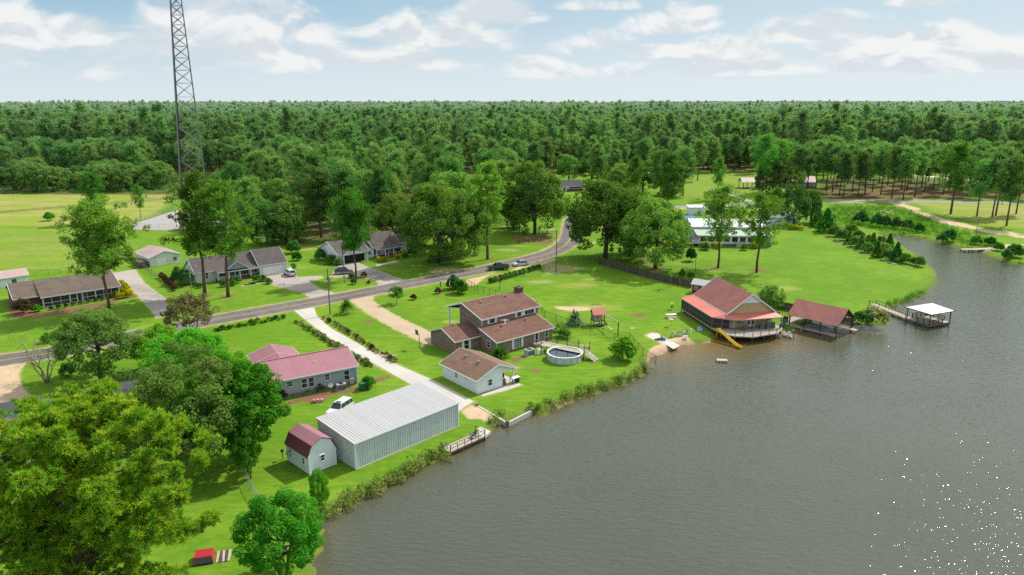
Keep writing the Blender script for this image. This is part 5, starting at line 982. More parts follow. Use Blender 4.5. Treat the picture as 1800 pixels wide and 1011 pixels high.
# ---------------- ranch house with screened porch
O1, A1 = (-103.4,150.9), 41; h = thing('ranch_house', 'long low brown-roofed brick house with a white screened porch', 'house', O1, A1)
m = MB(); m.prism([(2.0,0),(14,0),(14,2.6),(8,4.7),(2.0,2.6)], -4.8, 15.2, 'x'); m.build('wall', M['rbrick'], h)
r = MB(); r.prof([(1.5,2.45),(8,4.76),(14.5,2.45)], -5.2, 15.6, 'x', .12); ro = r.build('roof', M['ranchshingle'], h)
r = MB(); r.prof([(-.35,2.42),(8,4.80)], -.35, 15.62, 'x', .1); r.build('porch_roof', M['ranchshingle'], h)
f = MB(); f.beam((-.4,-.4,2.42),(15.6,-.4,2.42),.06,.24); f.beam((-5.2,1.47,2.47),(-.4,1.47,2.47),.06,.22); f.beam((-5.23,1.5,2.47),(-5.23,8,4.78),.06,.22); f.beam((-5.23,8,4.78),(-5.23,14.5,2.47),.06,.22); f.beam((15.65,-.35,2.45),(15.65,8,4.82),.06,.22); f.build('fascia', M['white'], ro)
m = MB(); m.box(0,15.2,.02,1.97,.0,.15); m.build('porch_floor', M['concrete'], h)
m = MB(); m.box(0,15.1,.09,.11,.2,2.35); m.build('porch_screen', M['screen'], h)
for x in (0.05,5.2,10.3,15.15): c = MB(); c.cbox(x,.05,1.25,.22,.2,2.3); c.build('column', M['white'], h)
s = MB(); [s.cbox(x,.06,1.25,.07,.09,2.3) for x in (1.7,3.4,7.9,8.6,12.0,13.6)]; s.beam((0,.06,1.05),(6.5,.06,1.05),.08); s.beam((7.7,.06,1.05),(15.1,.06,1.05),.08); s.beam((0,.06,.2),(15.1,.06,.2),.1); s.build('porch_framing', M['white'], h)
door(h, (7.1,-.03,.1), -90, 1.0, 2.2, 'white', 'white', True); win(h, (-3.2,1.98,1.4), -90, 1.6, 1.2, 2, 2)
c = MB(); c.box(13.0,13.9,7.4,8.6,4.4,5.6); c.build('chimney', M['rbrick'], h)
# small pink-roofed outbuilding
h = thing('outbuilding', 'small outbuilding with a pale pink metal roof at the left edge behind the ranch house', 'shed', (-130.5,162.2), 44)
gable(h, 0, 14, 0, 7, 2.5, 3.6, 'wsiding', 'whiteroof', ohe=.3, ohr=.3, t=.06, ribs=.6); M['pinkroof'] = flat('faded_pink_roof', (.48,.34,.31), .55, .1, .5)
for o in h.children:
    if o.name.startswith('roof'): o.data.materials[0] = M['pinkroof']
[win(h, (x,-.02,1.4), -90, 1.0, 1.0) for x in (3,11)]; door(h, (7,-.02,.05), -90, .9, 2.0)
# white metal garage behind
O3, A3 = (-99.6,191.0), 45; h = thing('metal_garage', 'low white garage with pale metal roof beyond the ranch house drive', 'garage', O3, A3)
gable(h, 0, 8.2, 0, 11, 2.6, 4.0, 'creamsiding', 'pinkroof', 'y', ohe=.3, ohr=.3, t=.06, ribs=.6); door(h, (3.1,-.02,.02), -90, 2.4, 2.1, 'white', 'white', name='garage_door'); win(h, (6.7,-.02,1.5), -90, .9, .9)
m = MB(); m.box(-2.6,-.3,.4,6,0,1.7); m.build('lean_to', M['fencewood'], h)
# ---------------- white house with two-car garage
O4, A4 = (-78.9,172.2), 38; h = thing('white_house', 'white house with grey roof, columned porch and two-car garage', 'house', O4, A4)
gable(h, 0, 15.4, 0, 9.5, 2.95, 5.6, 'creamsiding', 'greyshingle', ohe=.35, ohr=.3)
r = MB(); r.prof([(-2.2,2.5),(.6,3.15)], 4.6, 15.3, 'x', .12); ro = r.build('porch_roof', M['greyshingle'], h); f = MB(); f.beam((4.6,-2.22,2.52),(15.3,-2.22,2.52),.06,.22); f.build('fascia', M['white'], ro)
m = MB(); m.box(4.7,15.3,-2.0,-.02,0,.6); m.build('porch_floor', M['rbrick'], h)
for x in (4.9,7.6,10.3,13.0): c = MB(); c.cbox(x,-1.9,1.55,.24,.24,1.9); c.build('column', M['white'], h)
rl = MB(); rl.beam((4.9,-1.9,1.45),(7.6,-1.9,1.45),.07); rl.beam((4.9,-1.9,.8),(7.6,-1.9,.8),.07); [rl.cbox(5.0+i*.2,-1.9,1.1,.04,.04,.7) for i in range(13)]; rl.build('railing', M['white'], h)
gable(h, 7.2, 12.2, -1.9, 4.5, 3.1, 4.9, 'gsiding', 'greyshingle', 'y', ohe=.3, ohr=.2, z0=2.95, rname='dormer_roof', wname='dormer')
for i in range(4): s = MB(); s.box(8.6,10.6,-2.35-.32*i,-2.03-.32*i,0,.52-.14*i); s.build('step', M['brickpaver'], h)
for x in (6.1,8.4,12.0,14.2): win(h, (x,-.02,1.75), -90, .9, 1.6, 1, 2, 'white', 'glass', 'black')
door(h, (10.2,-.02,.6), -90, .95, 2.1, 'white', 'white', True); win(h, (2.4,-.02,1.8), -90, 1.1, 1.5, 2, 2)
win(h, (-.02,4.7,1.7), 180, 1.2, 1.3, 2, 2)
gable(h, 15.4, 22.6, -1.6, 8.4, 3.0, 6.2, 'creamsiding', 'greyshingle', ohe=.35, ohr=.3)
door(h, (18.9,-1.62,.02), -90, 5.0, 2.3, 'white', 'white', name='garage_door')
sd_ = copytree(sd_, loc2(O4,A4,23.6,-1.2), 60, 'white satellite dish at the right corner of the white garage house', sc=1.1)
# ---------------- white house with carport
O5, A5 = (-48.6,194.6), 41; h = thing('carport_house', 'white house with grey roof, a gabled open carport and brick steps to a small porch', 'house', O5, A5)
gable(h, 0, 9.5, 0, 11.5, 2.9, 5.6, 'wsiding', 'greyshingle', ohe=.35, ohr=.35)
gable(h, 1.0, 8.6, -1.2, 5, 2.75, 5.1, 'wsiding', 'greyshingle', 'y', ohe=.35, ohr=.3, z0=2.5)
m = MB(); m.box(1.4,8.2,-.03,-.02,0.02,2.4); m.build('carport_shade_panel', M['black'], h)  # black panel on the solid wall, standing in for the shade inside the carport
for x in (1.1,8.5): c = MB(); c.cbox(x,-1.05,1.25,.25,.25,2.5); c.build('column', M['white'], h)
gable(h, 12.0, 21.0, 1.5, 11, 2.9, 6.3, 'wsiding', 'greyshingle', ohe=.3, ohr=.3); m = MB(); m.box(9.5,12.02,2.2,9,0,2.9); m.build('link_wall', M['wsiding'], h)
r = MB(); r.prof([(2.0,2.9),(6,4.6),(10,2.9)], 9.4, 12.1, 'x', .1); r.build('link_roof', M['greyshingle'], h)
r = MB(); r.prof([(-.5,2.5),(2.2,3.2)], 11.8, 21.3, 'x', .12); ro = r.build('porch_roof', M['greyshingle'], h); f = MB(); f.beam((11.8,-.52,2.5),(21.3,-.52,2.5),.06,.22); f.build('fascia', M['white'], ro)
m = MB(); m.box(12.1,21,-.4,1.48,0,.5); m.build('porch_floor', M['brickpaver'], h)
for x in (12.2,15.0,17.8,20.9): c = MB(); c.cbox(x,-.3,1.5,.24,.24,2.0); c.build('column', M['white'], h)
for i in range(4): s = MB(); s.box(15.3,17.5,-.75-.32*i,-.43-.32*i,0,.44-.12*i); s.build('step', M['brickpaver'], h)
for x in (15.2,17.6): s = MB(); s.beam((x,-.4,1.35),(x,-1.9,.85),.08); s.cbox(x,-1.9,.45,.08,.08,.9); s.build('handrail', M['white'], h)
for x in (13.2,18.9,20.2): win(h, (x,1.48,1.7), -90, .8, 1.5, 1, 2, 'white', 'glass', 'black')
door(h, (16.4,1.48,.5), -90, .95, 2.1, 'red')
gable(h, 21.0, 25.5, 4.5, 11, 2.7, 4.6, 'wsiding', 'greyshingle', ohe=.3, ohr=.3); win(h, (22.6,4.48,1.6), -90, .8, 1.4, 1, 2, 'white', 'glass', 'black'); win(h, (11.0,2.18,1.6), -90, .9, 1.2)
# ---------------- grey-roofed house far behind
h = thing('far_house', 'grey-roofed tan house standing on the lawn beyond the road bend', 'house', (24.4,362), 14)
gable(h, 0, 12.5, 0, 9, 2.8, 5.2, 'creamsiding', 'dkshingle', ohe=.5, ohr=.4); m = MB(); m.box(3.6,12.4,-.06,-.01,0,1.3); m.build('brick_band', M['rbrick'], h); win(h, (8.2,-.02,2.0), -90, 6.6, 1.0, 6, 1); door(h, (2.3,-.02,.05), -90, 1, 2.1, 'red')
gable(h, -8, 0, 2, 10, 2.9, 6.0, 'creamsiding', 'dkshingle', ohe=.4, ohr=.3); d = MB(); d.prism([(3.2,4.0),(4.8,4.0),(4.8,5.3),(3.2,5.5)], -3.8, -2.2, 'x'); d.build('dormer', M['wsiding'], h); win(h, (-3,3.18,4.8), -90, 1.0, .8)
h = thing('far_house', 'pale house half hidden by the trees left of the grey-roofed far house', 'house', (2.5,372), 14); gable(h, 0, 10, 0, 8, 2.8, 4.6, 'creamsiding', 'whiteroof'); win(h, (4,-.02,1.5), -90, 1.2, 1.2)
h = thing('far_house', 'white-roofed house glimpsed between the trees beyond the road bend', 'house', at(1142,318), 5); gable(h, 0, 15, 0, 9, 2.8, 4.8, 'wsiding', 'whiteroof'); [win(h, (x,-.02,1.5), -90, 1.2, 1.2) for x in (3,8,12)]
# pole barn and house far right
h = thing('pole_barn', 'open pole barn with pale tan metal roof on the far lawn', 'barn', at(1306,332), 0); gable(h, 0, 14, 0, 8, 3.6, 5.4, 'creamsiding', 'pinkroof', ohe=.5, ohr=.5, walls=False, t=.08)
for x in (.2,4.7,9.3,13.8):
    for y in (.2,7.8): c = MB(); c.cbox(x,y,1.8,.3,.3,3.6); c.build('post', M['dkwood'], h)
m = MB(); m.prism([(.3,3.6),(7.7,3.6),(4,5.2)], .2, .3, 'x'); m.build('gable_board', M['creamsiding'], h)
h = thing('far_house', 'tan house with dark deck behind the pines right of the pole barn', 'house', at(1378,330), -6); gable(h, 0, 16, 0, 9, 3.2, 5.6, 'creamsiding', 'pinkroof', z0=.0); [win(h, (x,-.02,1.9), -90, 1.3, 1.5) for x in (3,7,12)]; m = MB(); m.box(5,15.5,-3,-.05,.6,.8); m.build('deck', M['dkwood'], h); m = MB(); [m.beam((5,-3,z),(15.5,-3,z),.1) for z in (1.2,1.7)]; [m.cbox(x,-2.95,.85,.12,.12,1.7) for x in (5.1,8.5,12,15.4)]; m.build('railing', M['dkwood'], h)
# ---------------- white lake house with sunroom
O7, A7 = zt('D',132,628), -4; h = thing('lakeside_house', 'white house with white metal roof and green-roofed sunroom above the big lawn', 'house', O7, A7)
m = MB(); m.prism([(7.5,0),(18,0),(18,4.9),(12.5,6.7),(7.5,5.0)], -1.2, 24, 'x'); m.build('wall', M['wsiding'], h)
r = MB(); r.prof([(7.1,4.93),(12.5,6.8),(18.4,4.85)], -1.6, 24.4, 'x', .07, .6); ro = r.build('roof', M['whiteroof'], h); f = MB(); f.beam((-1.6,7.08,4.95),(24.4,7.08,4.95),.06,.22); f.beam((-1.63,7.1,4.95),(-1.63,12.5,6.82),.06,.22); f.build('fascia', M['white'], ro)
m = MB(); m.box(0,22.5,0,7.48,.9,3.5); m.build('sunroom_wall', M['wsiding'], h); m = MB(); m.box(.1,22.4,.1,7.4,0,.9); m.build('foundation', M['stone'], h)
r = MB(); r.prof([(-.5,3.5),(7.6,4.25)], -.6, 23, 'x', .08); ro = r.build('sunroom_roof', M['greenroof'], h); f = MB(); f.beam((-.6,-.53,3.51),(23,-.53,3.51),.06,.26); f.beam((-.63,-.5,3.51),(-.63,7.6,4.27),.06,.26); f.build('fascia', M['white'], ro)
for i in range(9): win(h, (1.3+i*2.45,-.02,2.3), -90, 1.8, 1.5, 1, 1)
for i in range(3): win(h, (-.02,1.2+i*2.1,2.3), 180, 1.5, 1.5, 1, 1)
m = MB(); m.box(11.4,14.4,-1.2,-.03,0,1.5); m.build('porch_steps', M['concrete'], h); rl = MB(); rl.beam((-3.6,-.6,2.0),(-.2,-.6,2.0),.1); rl.beam((-3.6,5.4,2.0),(-3.6,-.6,2.0),.1); rl.beam((-3.6,-.6,1.5),(-.2,-.6,1.5),.06); rl.beam((-3.6,5.4,1.5),(-3.6,-.6,1.5),.06); [rl.cbox(x,y,1.0,.1,.1,2.0) for x,y in ((-3.6,-.6),(-1.9,-.6),(-.2,-.6),(-3.6,1.4),(-3.6,3.4),(-3.6,5.4))]; rl.build('railing', M['white'], h)
m = MB(); m.box(-3.7,-.05,-.7,5.5,.85,1.0); m.build('side_deck', M['plank'], h)
h = thing('lakeside_wing', 'white gabled building with a thin white roof at the right end of the lake house', 'building', (94.5,262.5), -4); gable(h, 0, 11.5, 0, 11, 2.7, 4.2, 'wsiding', 'whiteroof', 'x', ohe=.4, ohr=.4); win(h, (11.52,4,1.5), 0, 1.0, 1.2); win(h, (8.0,-.02,1.5), -90, 1.2, 1.2)
# white box shed
h = thing('white_shed', 'plain white shed with a thin white roof behind the lakeside house', 'shed', at(1211,378), 0); m = MB(); m.box(0,6.4,0,4,0,3.0); m.build('wall', M['wsiding'], h); r = MB(); r.prof([(-.3,3.02),(4.3,3.5)], -.3, 6.7, 'x', .1); r.build('roof', M['whiteroof'], h); m = MB(); m.box(0,6.4,0,4,3.0,3.05); door(h, (3.2,-.02,.05), -90, 3.2, 2.3, 'white', 'white', name='garage_door')
tp = thing('pool_cover', 'small bright blue pool tarp frame at the left end of the white lake house', 'pool', zt('D',55,405)); m = MB(); m.slab([(-2.2,-1.5,1.1),(2.2,-1.5,1.1),(2.2,2,1.1),(-2.2,2,1.1)],.08); m.build('water_sheet', M['blue'], tp); m = MB(); [m.box(*q,0,1.1) for q in ((-2.3,2.3,-1.6,-1.5),(-2.3,2.3,2,2.1),(-2.3,-2.2,-1.5,2),(2.2,2.3,-1.5,2))]; m.build('wall', M['white'], tp)
# dark-roofed house behind the big pine
h = thing('dark_roof_house', 'house with a dark blue-grey shingle roof mostly hidden by the huge pine', 'house', (-68.5,72.5), 30); gable(h, 0, 24, 0, 18, 2.7, 6.2, 'wsiding', 'dkshingle', ohe=.5, ohr=.4, ur=10); win(h, (5,-.02,1.5), -90, 1.2, 1.3); win(h, (16,-.02,1.5), -90, 1.2, 1.3); door(h, (11,-.02,.05), -90, 1, 2.1)
# red shed by the lake house
O17, A17 = zt('F',268,225), -35; h = thing('red_shed', 'small red shed with white trim and white roof behind the lake house', 'shed', O17, A17); gable(h, 0, 5, 0, 3.6, 2.3, 3.1, 'red', 'galv', ohe=.2, ohr=.2, t=.06)
win(h, (1.1,-.02,1.45), -90, .7, .8, 2, 2); d = door(h, (3.4,-.02,.1), -90, 1.7, 1.9, 'red', 'white', name='barn_door')
x = MB()
for a, b in (((2.62,.25),(3.36,1.9)),((2.62,1.9),(3.36,.25)),((3.44,.25),(4.18,1.9)),((3.44,1.9),(4.18,.25))): x.beam((a[0],-.07,a[1]),(b[0],-.07,b[1]),.09,.03)
[x.beam((q,-.07,.15),(q,-.07,1.95),.1,.03) for q in (2.6,3.36,3.46,4.2)]; x.build('cross_trim', M['white'], d); cb = MB(); [cb.cbox(q,-.01,1.15,.12,.1,2.3) for q in (0,5)]; cb.cbox(-.01,3.6,1.15,.1,.12,2.3); cb.build('corner_trim', M['white'], h)
# ---------------------------------------------------------------- red-roofed lake house on its deck
O15, A15 = (42.4,134.0), 11.5; h = thing('lake_house', 'yellow lake house with red metal roofs, screened side porch and a deck over the water', 'house', O15, A15); ZD = .8
m = MB(); m.prism([(0,ZD),(9.9,ZD),(9.9,3.9),(4.95,7.45),(0,3.9)], 0, 14.2, 'y'); m.build('wall', M['yellowsiding'], h)
r = MB(); r.prof([(-.35,3.68),(4.95,7.5),(10.25,3.68)], -.35, 14.6, 'y', .08, .45); ro = r.build('roof', M['rustred'], h)
f = MB()
for y in (-.38,14.62): f.beam((-.35,y,3.7),(4.95,y,7.52),.06,.24); f.beam((10.25,y,3.7),(4.95,y,7.52),.06,.24)
f.beam((-.38,-.35,3.68),(-.38,14.6,3.68),.06,.2); f.beam((10.28,-.35,3.68),(10.28,14.6,3.68),.06,.2); f.build('fascia', M['white'], ro)
g = MB(); g.prism([(2.55,5.73),(7.35,5.73),(4.95,7.4)], -.06, -.005, 'y'); g.build('gable_peak', M['white'], h)
IN = [(0,15.0,3.7),(0,0,3.7),(9.95,0,3.7)]; OU = [(-2.95,15.2,3.0),(-2.95,.7,3.0),(1.0,-2.3,3.0),(10.9,-2.1,3.0)]
p = MB(); p.slab([OU[0],OU[1],IN[1],IN[0]],.07); p.slab([OU[1],OU[2],IN[1]],.07); p.slab([OU[2],OU[3],IN[2],IN[1]],.07); pr = p.build('porch_roof', M['redlight'], h)
f = MB(); [f.beam((a[0],a[1],a[2]-.02),(b[0],b[1],b[2]-.02),.08,.2) for a, b in zip(OU, OU[1:])]; f.beam((10.93,-2.1,3.0),(10.0,0,3.68),.08,.2); f.build('fascia', M['wood'], pr)
k = [(-2.7,14.9),(-2.7,.9),(-1.2,-.3),(.3,-.3)]
s = MB(); [s.beam((a[0],a[1],1.9),(b[0],b[1],1.9),.02,2.1) for a, b in zip(k, k[1:])]; s.build('porch_screen', M['screen'], h)
for i in range(12): c = MB(); y = .9+14*i/11; c.cbox(-2.72,y,1.45,.16,.16,3.1); c.build('porch_post', M['post'], h)
for x, y in ((-1.2,-.32),(.3,-.32)): c = MB(); c.cbox(x,y,1.7,.16,.16,2.6); c.build('porch_post', M['post'], h)
rl = MB(); [rl.beam((a[0]-.04,a[1]-.04,z),(b[0]-.04,b[1]-.04,z),.09,.1) for a, b in zip(k, k[1:]) for z in (.85,1.75,2.85)]; rl.build('porch_rail', M['post'], h)
for x, y in ((10.6,-1.9),(4.3,-2.1),(7.4,-2.0)): c = MB(); c.cbox(x,y,1.9,.17,.17,2.2); c.build('column', M['dkwood'], h)
dp = [(-2.9,15.0),(-2.9,.3),(-2.4,-2.7),(-.8,-4.8),(2.3,-6.0),(8.2,-4.8),(11.0,-2.0),(10.9,1.2),(9.7,1.2),(9.7,15)]
d = MB(); d.slab([(x,y,ZD-.22) for x, y in dp], .2); d.build('deck', M['woodY'], h)
for x, y in [(-2.1,-2.5),(-.6,-4.5),(2.3,-5.7),(5.2,-5.1),(8.0,-4.5),(10.7,-1.8),(1,-.5),(4.5,-.8),(8,-.8),(-2.6,3),(-2.6,8),(-2.6,14)]: c = MB(); c.cbox(x,y,-.6,.2,.2,2.4); c.build('pile', M['dkwood'], h)
sk = MB(); sk.box(.1,9.6,1.5,14.1,-.1,ZD-.23); sk.build('underside', M['dkwood'], h)
rl = MB(); q = [(-.7,-4.7),(2.3,-5.9),(8.1,-4.7)]
for a, b in zip(q, q[1:]):
    rl.beam((a[0],a[1],ZD+.95),(b[0],b[1],ZD+.95),.1,.06); rl.beam((a[0],a[1],ZD+.5),(b[0],b[1],ZD+.5),.05)
[rl.cbox(x,y,ZD+.48,.1,.1,.95) for x, y in [(-.7,-4.7),(.8,-5.3),(2.3,-5.9),(4.2,-5.5),(6.2,-5.1),(8.1,-4.7)]]; rl.build('deck_rail', M['post'], h)
for x0, y0, x1, y1 in ((9.9,-2.6,11.6,-3.7),): 
    for i in range(6): s = MB(); t = i/5; s.cbox(x0+(x1-x0)*t, y0+(y1-y0)*t-.6, ZD-.1-.2*i, .34, 1.3, .06, -32); s.build('step', M['wood'], h)
    for o_ in (0,-1.3): s = MB(); s.beam((x0,y0+o_,ZD+.95),(x1+.2,y1+o_,-.1+.6),.07); s.cbox(x1,y1+o_,0,.09,.09,1.3); s.cbox(x0,y0+o_,ZD+.4,.09,.09,1.0); s.build('handrail', M['dkwood'], h)
for x in (5.1,): door(h, (x,-.02,ZD+.02), -90, 1.7, 2.05, 'white', 'white', False)
for x in (4.65,5.55): win(h, (x,-.05,ZD+1.2), -90, .55, 1.3, 1, 1)
win(h, (2.5,-.02,ZD+1.35), -90, .9, .8, 1, 1); win(h, (7.5,-.02,ZD+1.55), -90, .9, .9, 1, 1); win(h, (8.8,-.02,ZD+1.55), -90, .9, .9, 1, 1)
for x in (.4,1.55): c = MB(); c.cbox(x,-.04,ZD+1.3,.12,.1,2.6); c.build('corner_trim', M['white'], h)
def lp(x, y, z=0): a = loc2(O15, A15, x, y); return (a[0], a[1], z)
for i, (x, y, r_, lab) in enumerate([(2.9,-1.6,200,'covered dark deck chair left of the white double doors'),(6.7,-1.5,170,'covered dark deck chair right of the white double doors'),(7.9,-1.5,185,'middle of the covered dark deck chairs at the right of the porch'),(9.1,-1.4,160,'covered dark deck chair at the right end of the porch')]):
    e = thing('deck_chair', lab, 'chair', lp(x,y,ZD), A15+r_); m = MB(); m.hexa([(-.5,-.5,.05),(.5,-.5,.05),(.5,.5,.05),(-.5,.5,.05)], [(-.42,-.4,.55),(.42,-.4,.55),(.42,.4,.6),(-.42,.4,.6)]); m.build('seat', M['fabric'], e); m = MB(); m.hexa([(-.45,.2,.5),(.45,.2,.5),(.45,.5,.5),(-.45,.5,.5)], [(-.35,.5,1.35),(.35,.5,1.35),(.35,.62,1.3),(-.35,.62,1.3)]); m.build('backrest', M['fabric'], e)
# yellow slide
S0 = lp(-2.8,-2.2,ZD+.38); S1 = lp(-1.5,-7.6,WZ+.2); e = thing('water_slide', 'long yellow slide running from the lake house deck down into the pond', 'slide', (S0[0],S0[1],0), 0)
a = np.array((0,0,S0[2])); b = np.array((S1[0]-S0[0], S1[1]-S0[1], S1[2])); dv = b-a; dv[2] = 0; dv /= np.linalg.norm(dv); sd2 = np.array((-dv[1],dv[0],0)); pth = [a-dv*.5, a, a+(b-a)*.35+np.array((0,0,-.02)), a+(b-a)*.8+np.array((0,0,-.12)), b+dv*.0, b+dv*.7+np.array((0,0,.08))]
pf = [(.78*u_, v_) for u_, v_ in [(-.42,.34),(-.42,.06),(-.25,-.06),(.25,-.06),(.42,.06),(.42,.34),(.36,.34),(.36,.08),(.22,0),(-.22,0),(-.36,.08),(-.36,.34)]]; m = MB(); n = len(pf)
vs = [p+sd2*u+np.array((0,0,v)) for p in pth for u, v in pf]; fs = [(i*n+k, i*n+(k+1)%n, (i+1)*n+(k+1)%n, (i+1)*n+k) for i in range(len(pth)-1) for k in range(n)]; m.add(vs, fs); m.build('chute', M['yslide'], e)
m = MB(); [m.beam(a+sd2*s*.45+np.array((0,0,-1.2)), a+sd2*s*.40+np.array((0,0,.5)), .08) for s in (-1,1)]; m.beam(a+sd2*.40+np.array((0,0,.46)), a-sd2*.40+np.array((0,0,.46)), .08); m.build('entry_frame', M['yslide'], e)
m = MB(); c = a+(b-a)*.5; m.tube([c+np.array((0,0,-.1)), (c[0],c[1],-1.4)], .05, 6); m.build('strut', M['greysteel'], e)
# swim raft
rp = at(1269,636,WZ); e = thing('swim_raft', 'small white-topped floating raft alone on the pond', 'raft', (rp[0],rp[1],WZ), -8); m = MB(); m.box(-.9,.9,-.5,.5,.28,.38); m.build('deck', M['plank'], e)
for x in (-.75,-.25,.25,.75): m = MB(); m.tube([(x,-.6,.12),(x,.6,.12)], .19, 10); m.build('float', M['greysteel'], e)
# ---------------------------------------------------------------- boathouse
O16, A16 = (56.4,138.7), -47.5; h = thing('boathouse', 'open boathouse with weathered red metal roof standing over the water', 'boathouse', O16, A16); L, W = 9.9, 7.2
r = MB(); r.prof([(-.25,2.15),(W/2,4.75),(W+.25,2.15)], -.25, L+.25, 'x', .08, .42); ro = r.build('roof', M['rustred'], h)
f = MB(); [f.beam((x,u,z),(x,w,y),.06,.2) for x in (-.28,L+.28) for u,z,w,y in ((-.25,2.15,W/2,4.75),(W/2,4.75,W+.25,2.15))]; f.build('fascia', M['dkwood'], ro)
g = MB(); g.prism([(.2,2.3),(W-.2,2.3),(W/2,4.6)], .15, .22, 'x'); [g.beam((L-.2,u,2.35),(L-.2,W/2,4.6),.14) for u in (.15,W-.15)]; [g.beam((L-.2,u,2.3),(L-.2,u,z),.1) for u,z in ((W/2,4.6),(W/4,3.4),(W*3/4,3.4))]; g.beam((L-.2,0,2.3),(L-.2,W,2.3),.14); g.build('truss', M['dkwood'], h)
for x in (.15,3.3,6.5,L-.2):
    for y in (.15,W-.15): c = MB(); c.cbox(x,y,.65,.2,.2,3.3); c.build('post', M['dkwood'], h)
d = MB(); d.box(0,9.7,-.35,1.15,-.12,.05); d.build('side_dock', M['woodY'], h); d = MB(); d.box(0,11.0,W-1.1,W+.1,-.12,.05); d.build('side_dock', M['plank'], h); d = MB(); d.box(-2.0,-.02,-.2,W,-.12,.05); d.build('land_dock', M['woodY'], h)
rl = MB(); [rl.beam((3.3,W-.15,z),(9.7,W-.15,z),.07) for z in (.5,.95)]; rl.build('rail', M['plank'], h)
bo_ = loc2(O16, A16, 4.6, 2.9); e = thing('fishing_boat', 'grey open fishing boat moored inside the red-roofed boathouse', 'boat', (bo_[0],bo_[1],WZ), A16)
sec = [(-2.3,.78,.0),(-1,.85,.0),(.6,.8,.02),(1.7,.5,.12),(2.5,.06,.35)]; m = MB(); vs = []
for x, w, z in sec: vs += [(x,-w,.62+z*.5),(x,-w*.75,-.1+z),(x,w*.75,-.1+z),(x,w,.62+z*.5),(x,w*.9,.6+z*.5),(x,w*.66,.06+z),(x,-w*.66,.06+z),(x,-w*.9,.6+z*.5)]
fs = [(i*8+k, i*8+(k+1)%8, (i+1)*8+(k+1)%8, (i+1)*8+k) for i in range(4) for k in range(8)]; m.add(vs, fs); m.box(-2.32,-2.25,-.75,.75,-.05,.6); m.build('hull', M['greysteel'], e)
m = MB(); [m.box(x,x+.35,-.7,.7,.38,.45) for x in (-1.6,-.3,.9)]; m.build('bench', M['plank'], e); m = MB(); m.cbox(-2.45,0,.85,.35,.3,.55); m.beam((-2.5,0,.6),(-2.5,0,-.3),.12); m.build('outboard_motor', M['black'], e)
e = thing('pontoon_boat', 'second dark covered boat behind the fishing boat under the boathouse roof', 'boat', (*loc2(O16,A16,3.0,5.0),WZ), A16); m = MB(); [m.tube([(-2.6,y,.1),(2.2,y,.1),(2.7,y,.25)], .26, 8) for y in (-.6,.6)]; m.build('pontoon', M['steel'], e); m = MB(); m.box(-2.6,2.4,-.95,.95,.36,.45); m.box(-2.0,-.6,-.8,.8,.45,.95); m.build('deck', M['fabric'], e); m = MB(); [m.beam((-2.6,y,1.0),(2.4,y,1.0),.05) for y in (-.95,.95)]; [m.cbox(x,y,.7,.05,.05,.6) for x in (-2.6,-.9,.8,2.4) for y in (-.95,.95)]; m.build('railing', M['white'], e)
gs = loc2(O16, A16, -.2, -.6); e = thing('small_slide', 'short dark green slide at the shore corner of the boathouse', 'slide', (gs[0],gs[1],0), -130); m = MB(); m.slab([(0,-.3,1.2),(0,.3,1.2),(2.2,.3,-.5),(2.2,-.3,-.5)],.05); [m.slab([(0,s*.3-.03,1.2),(0,s*.3+.03,1.2),(2.2,s*.3+.03,-.5),(2.2,s*.3-.03,-.5)],.25) for s in (-1,1)]; m.build('chute', M['dkgreen'], e); m = MB(); [m.cbox(0,s*.3,.55,.07,.07,1.2) for s in (-1,1)]; m.build('legs', M['dkgreen'], e)
gr2 = thing('covered_grill', 'dark covered grill at the land end of the boathouse', 'grill', (*loc2(O16,A16,-1.2,1.2),.05), A16); m = MB(); m.hexa([(-.5,-.35,0),(.5,-.35,0),(.5,.35,0),(-.5,.35,0)], [(-.4,-.25,1.1),(.4,-.25,1.1),(.4,.25,1.1),(-.4,.25,1.1)]); m.build('cover', M['black'], gr2); m = MB(); m.tube([(-.35,0,1.08),(.35,0,1.08)], .22, 8); m.build('hood', M['black'], gr2)
# ---------------------------------------------------------------- gazebo dock
O18, A18 = at(1500+640/4.813, 480+455/4.813, WZ+.3), 23; h = thing('gazebo_dock', 'roofed dock with a white hipped canopy and dark railing at the end of a gangway', 'dock', O18, A18); L, W, zd = 6.3, 5.4, -.05
d = MB(); d.box(0,L,0,W,zd-.2,zd); d.build('deck', M['plank'], h); d = MB(); [d.cbox(x,y,-.9,.2,.2,1.6) for x in (.2,L/2,L-.2) for y in (.2,W-.2)]; d.build('pile', M['dkwood'], h)
d = MB(); d.box(0,L,-.05,-.005,zd-.35,zd+.02); d.box(-.05,-.005,0,W,zd-.35,zd+.02); d.box(L+.005,L+.05,0,W,zd-.35,zd+.02); d.build('rim_board', M['post'], h)
for x, y in ((.12,.12),(L-.12,.12),(L-.12,W-.12),(.12,W-.12)): c = MB(); c.cbox(x,y,zd+1.2,.16,.16,2.4); c.build('post', M['dkwood'], h)
r = MB(); e0, zr = zd+2.42, zd+3.55; A_, B_, C_, D_ = (-.35,-.35,e0),(L+.35,-.35,e0),(L+.35,W+.35,e0),(-.35,W+.35,e0); P_, Q2 = (L*.40,W/2,zr),(L*.62,W/2,zr)
r.add([A_,B_,C_,D_,P_,Q2], [(0,1,5,4),(1,2,5),(2,3,4,5),(3,0,4)]); r.slab([A_,B_,C_,D_],.03); r.build('canopy', M['whiteroof'], h); f = MB(); [f.beam(a,b,.07,.16) for a,b in ((A_,B_),(B_,C_),(C_,D_),(D_,A_))]; f.build('fascia', M['dkwood'], h)
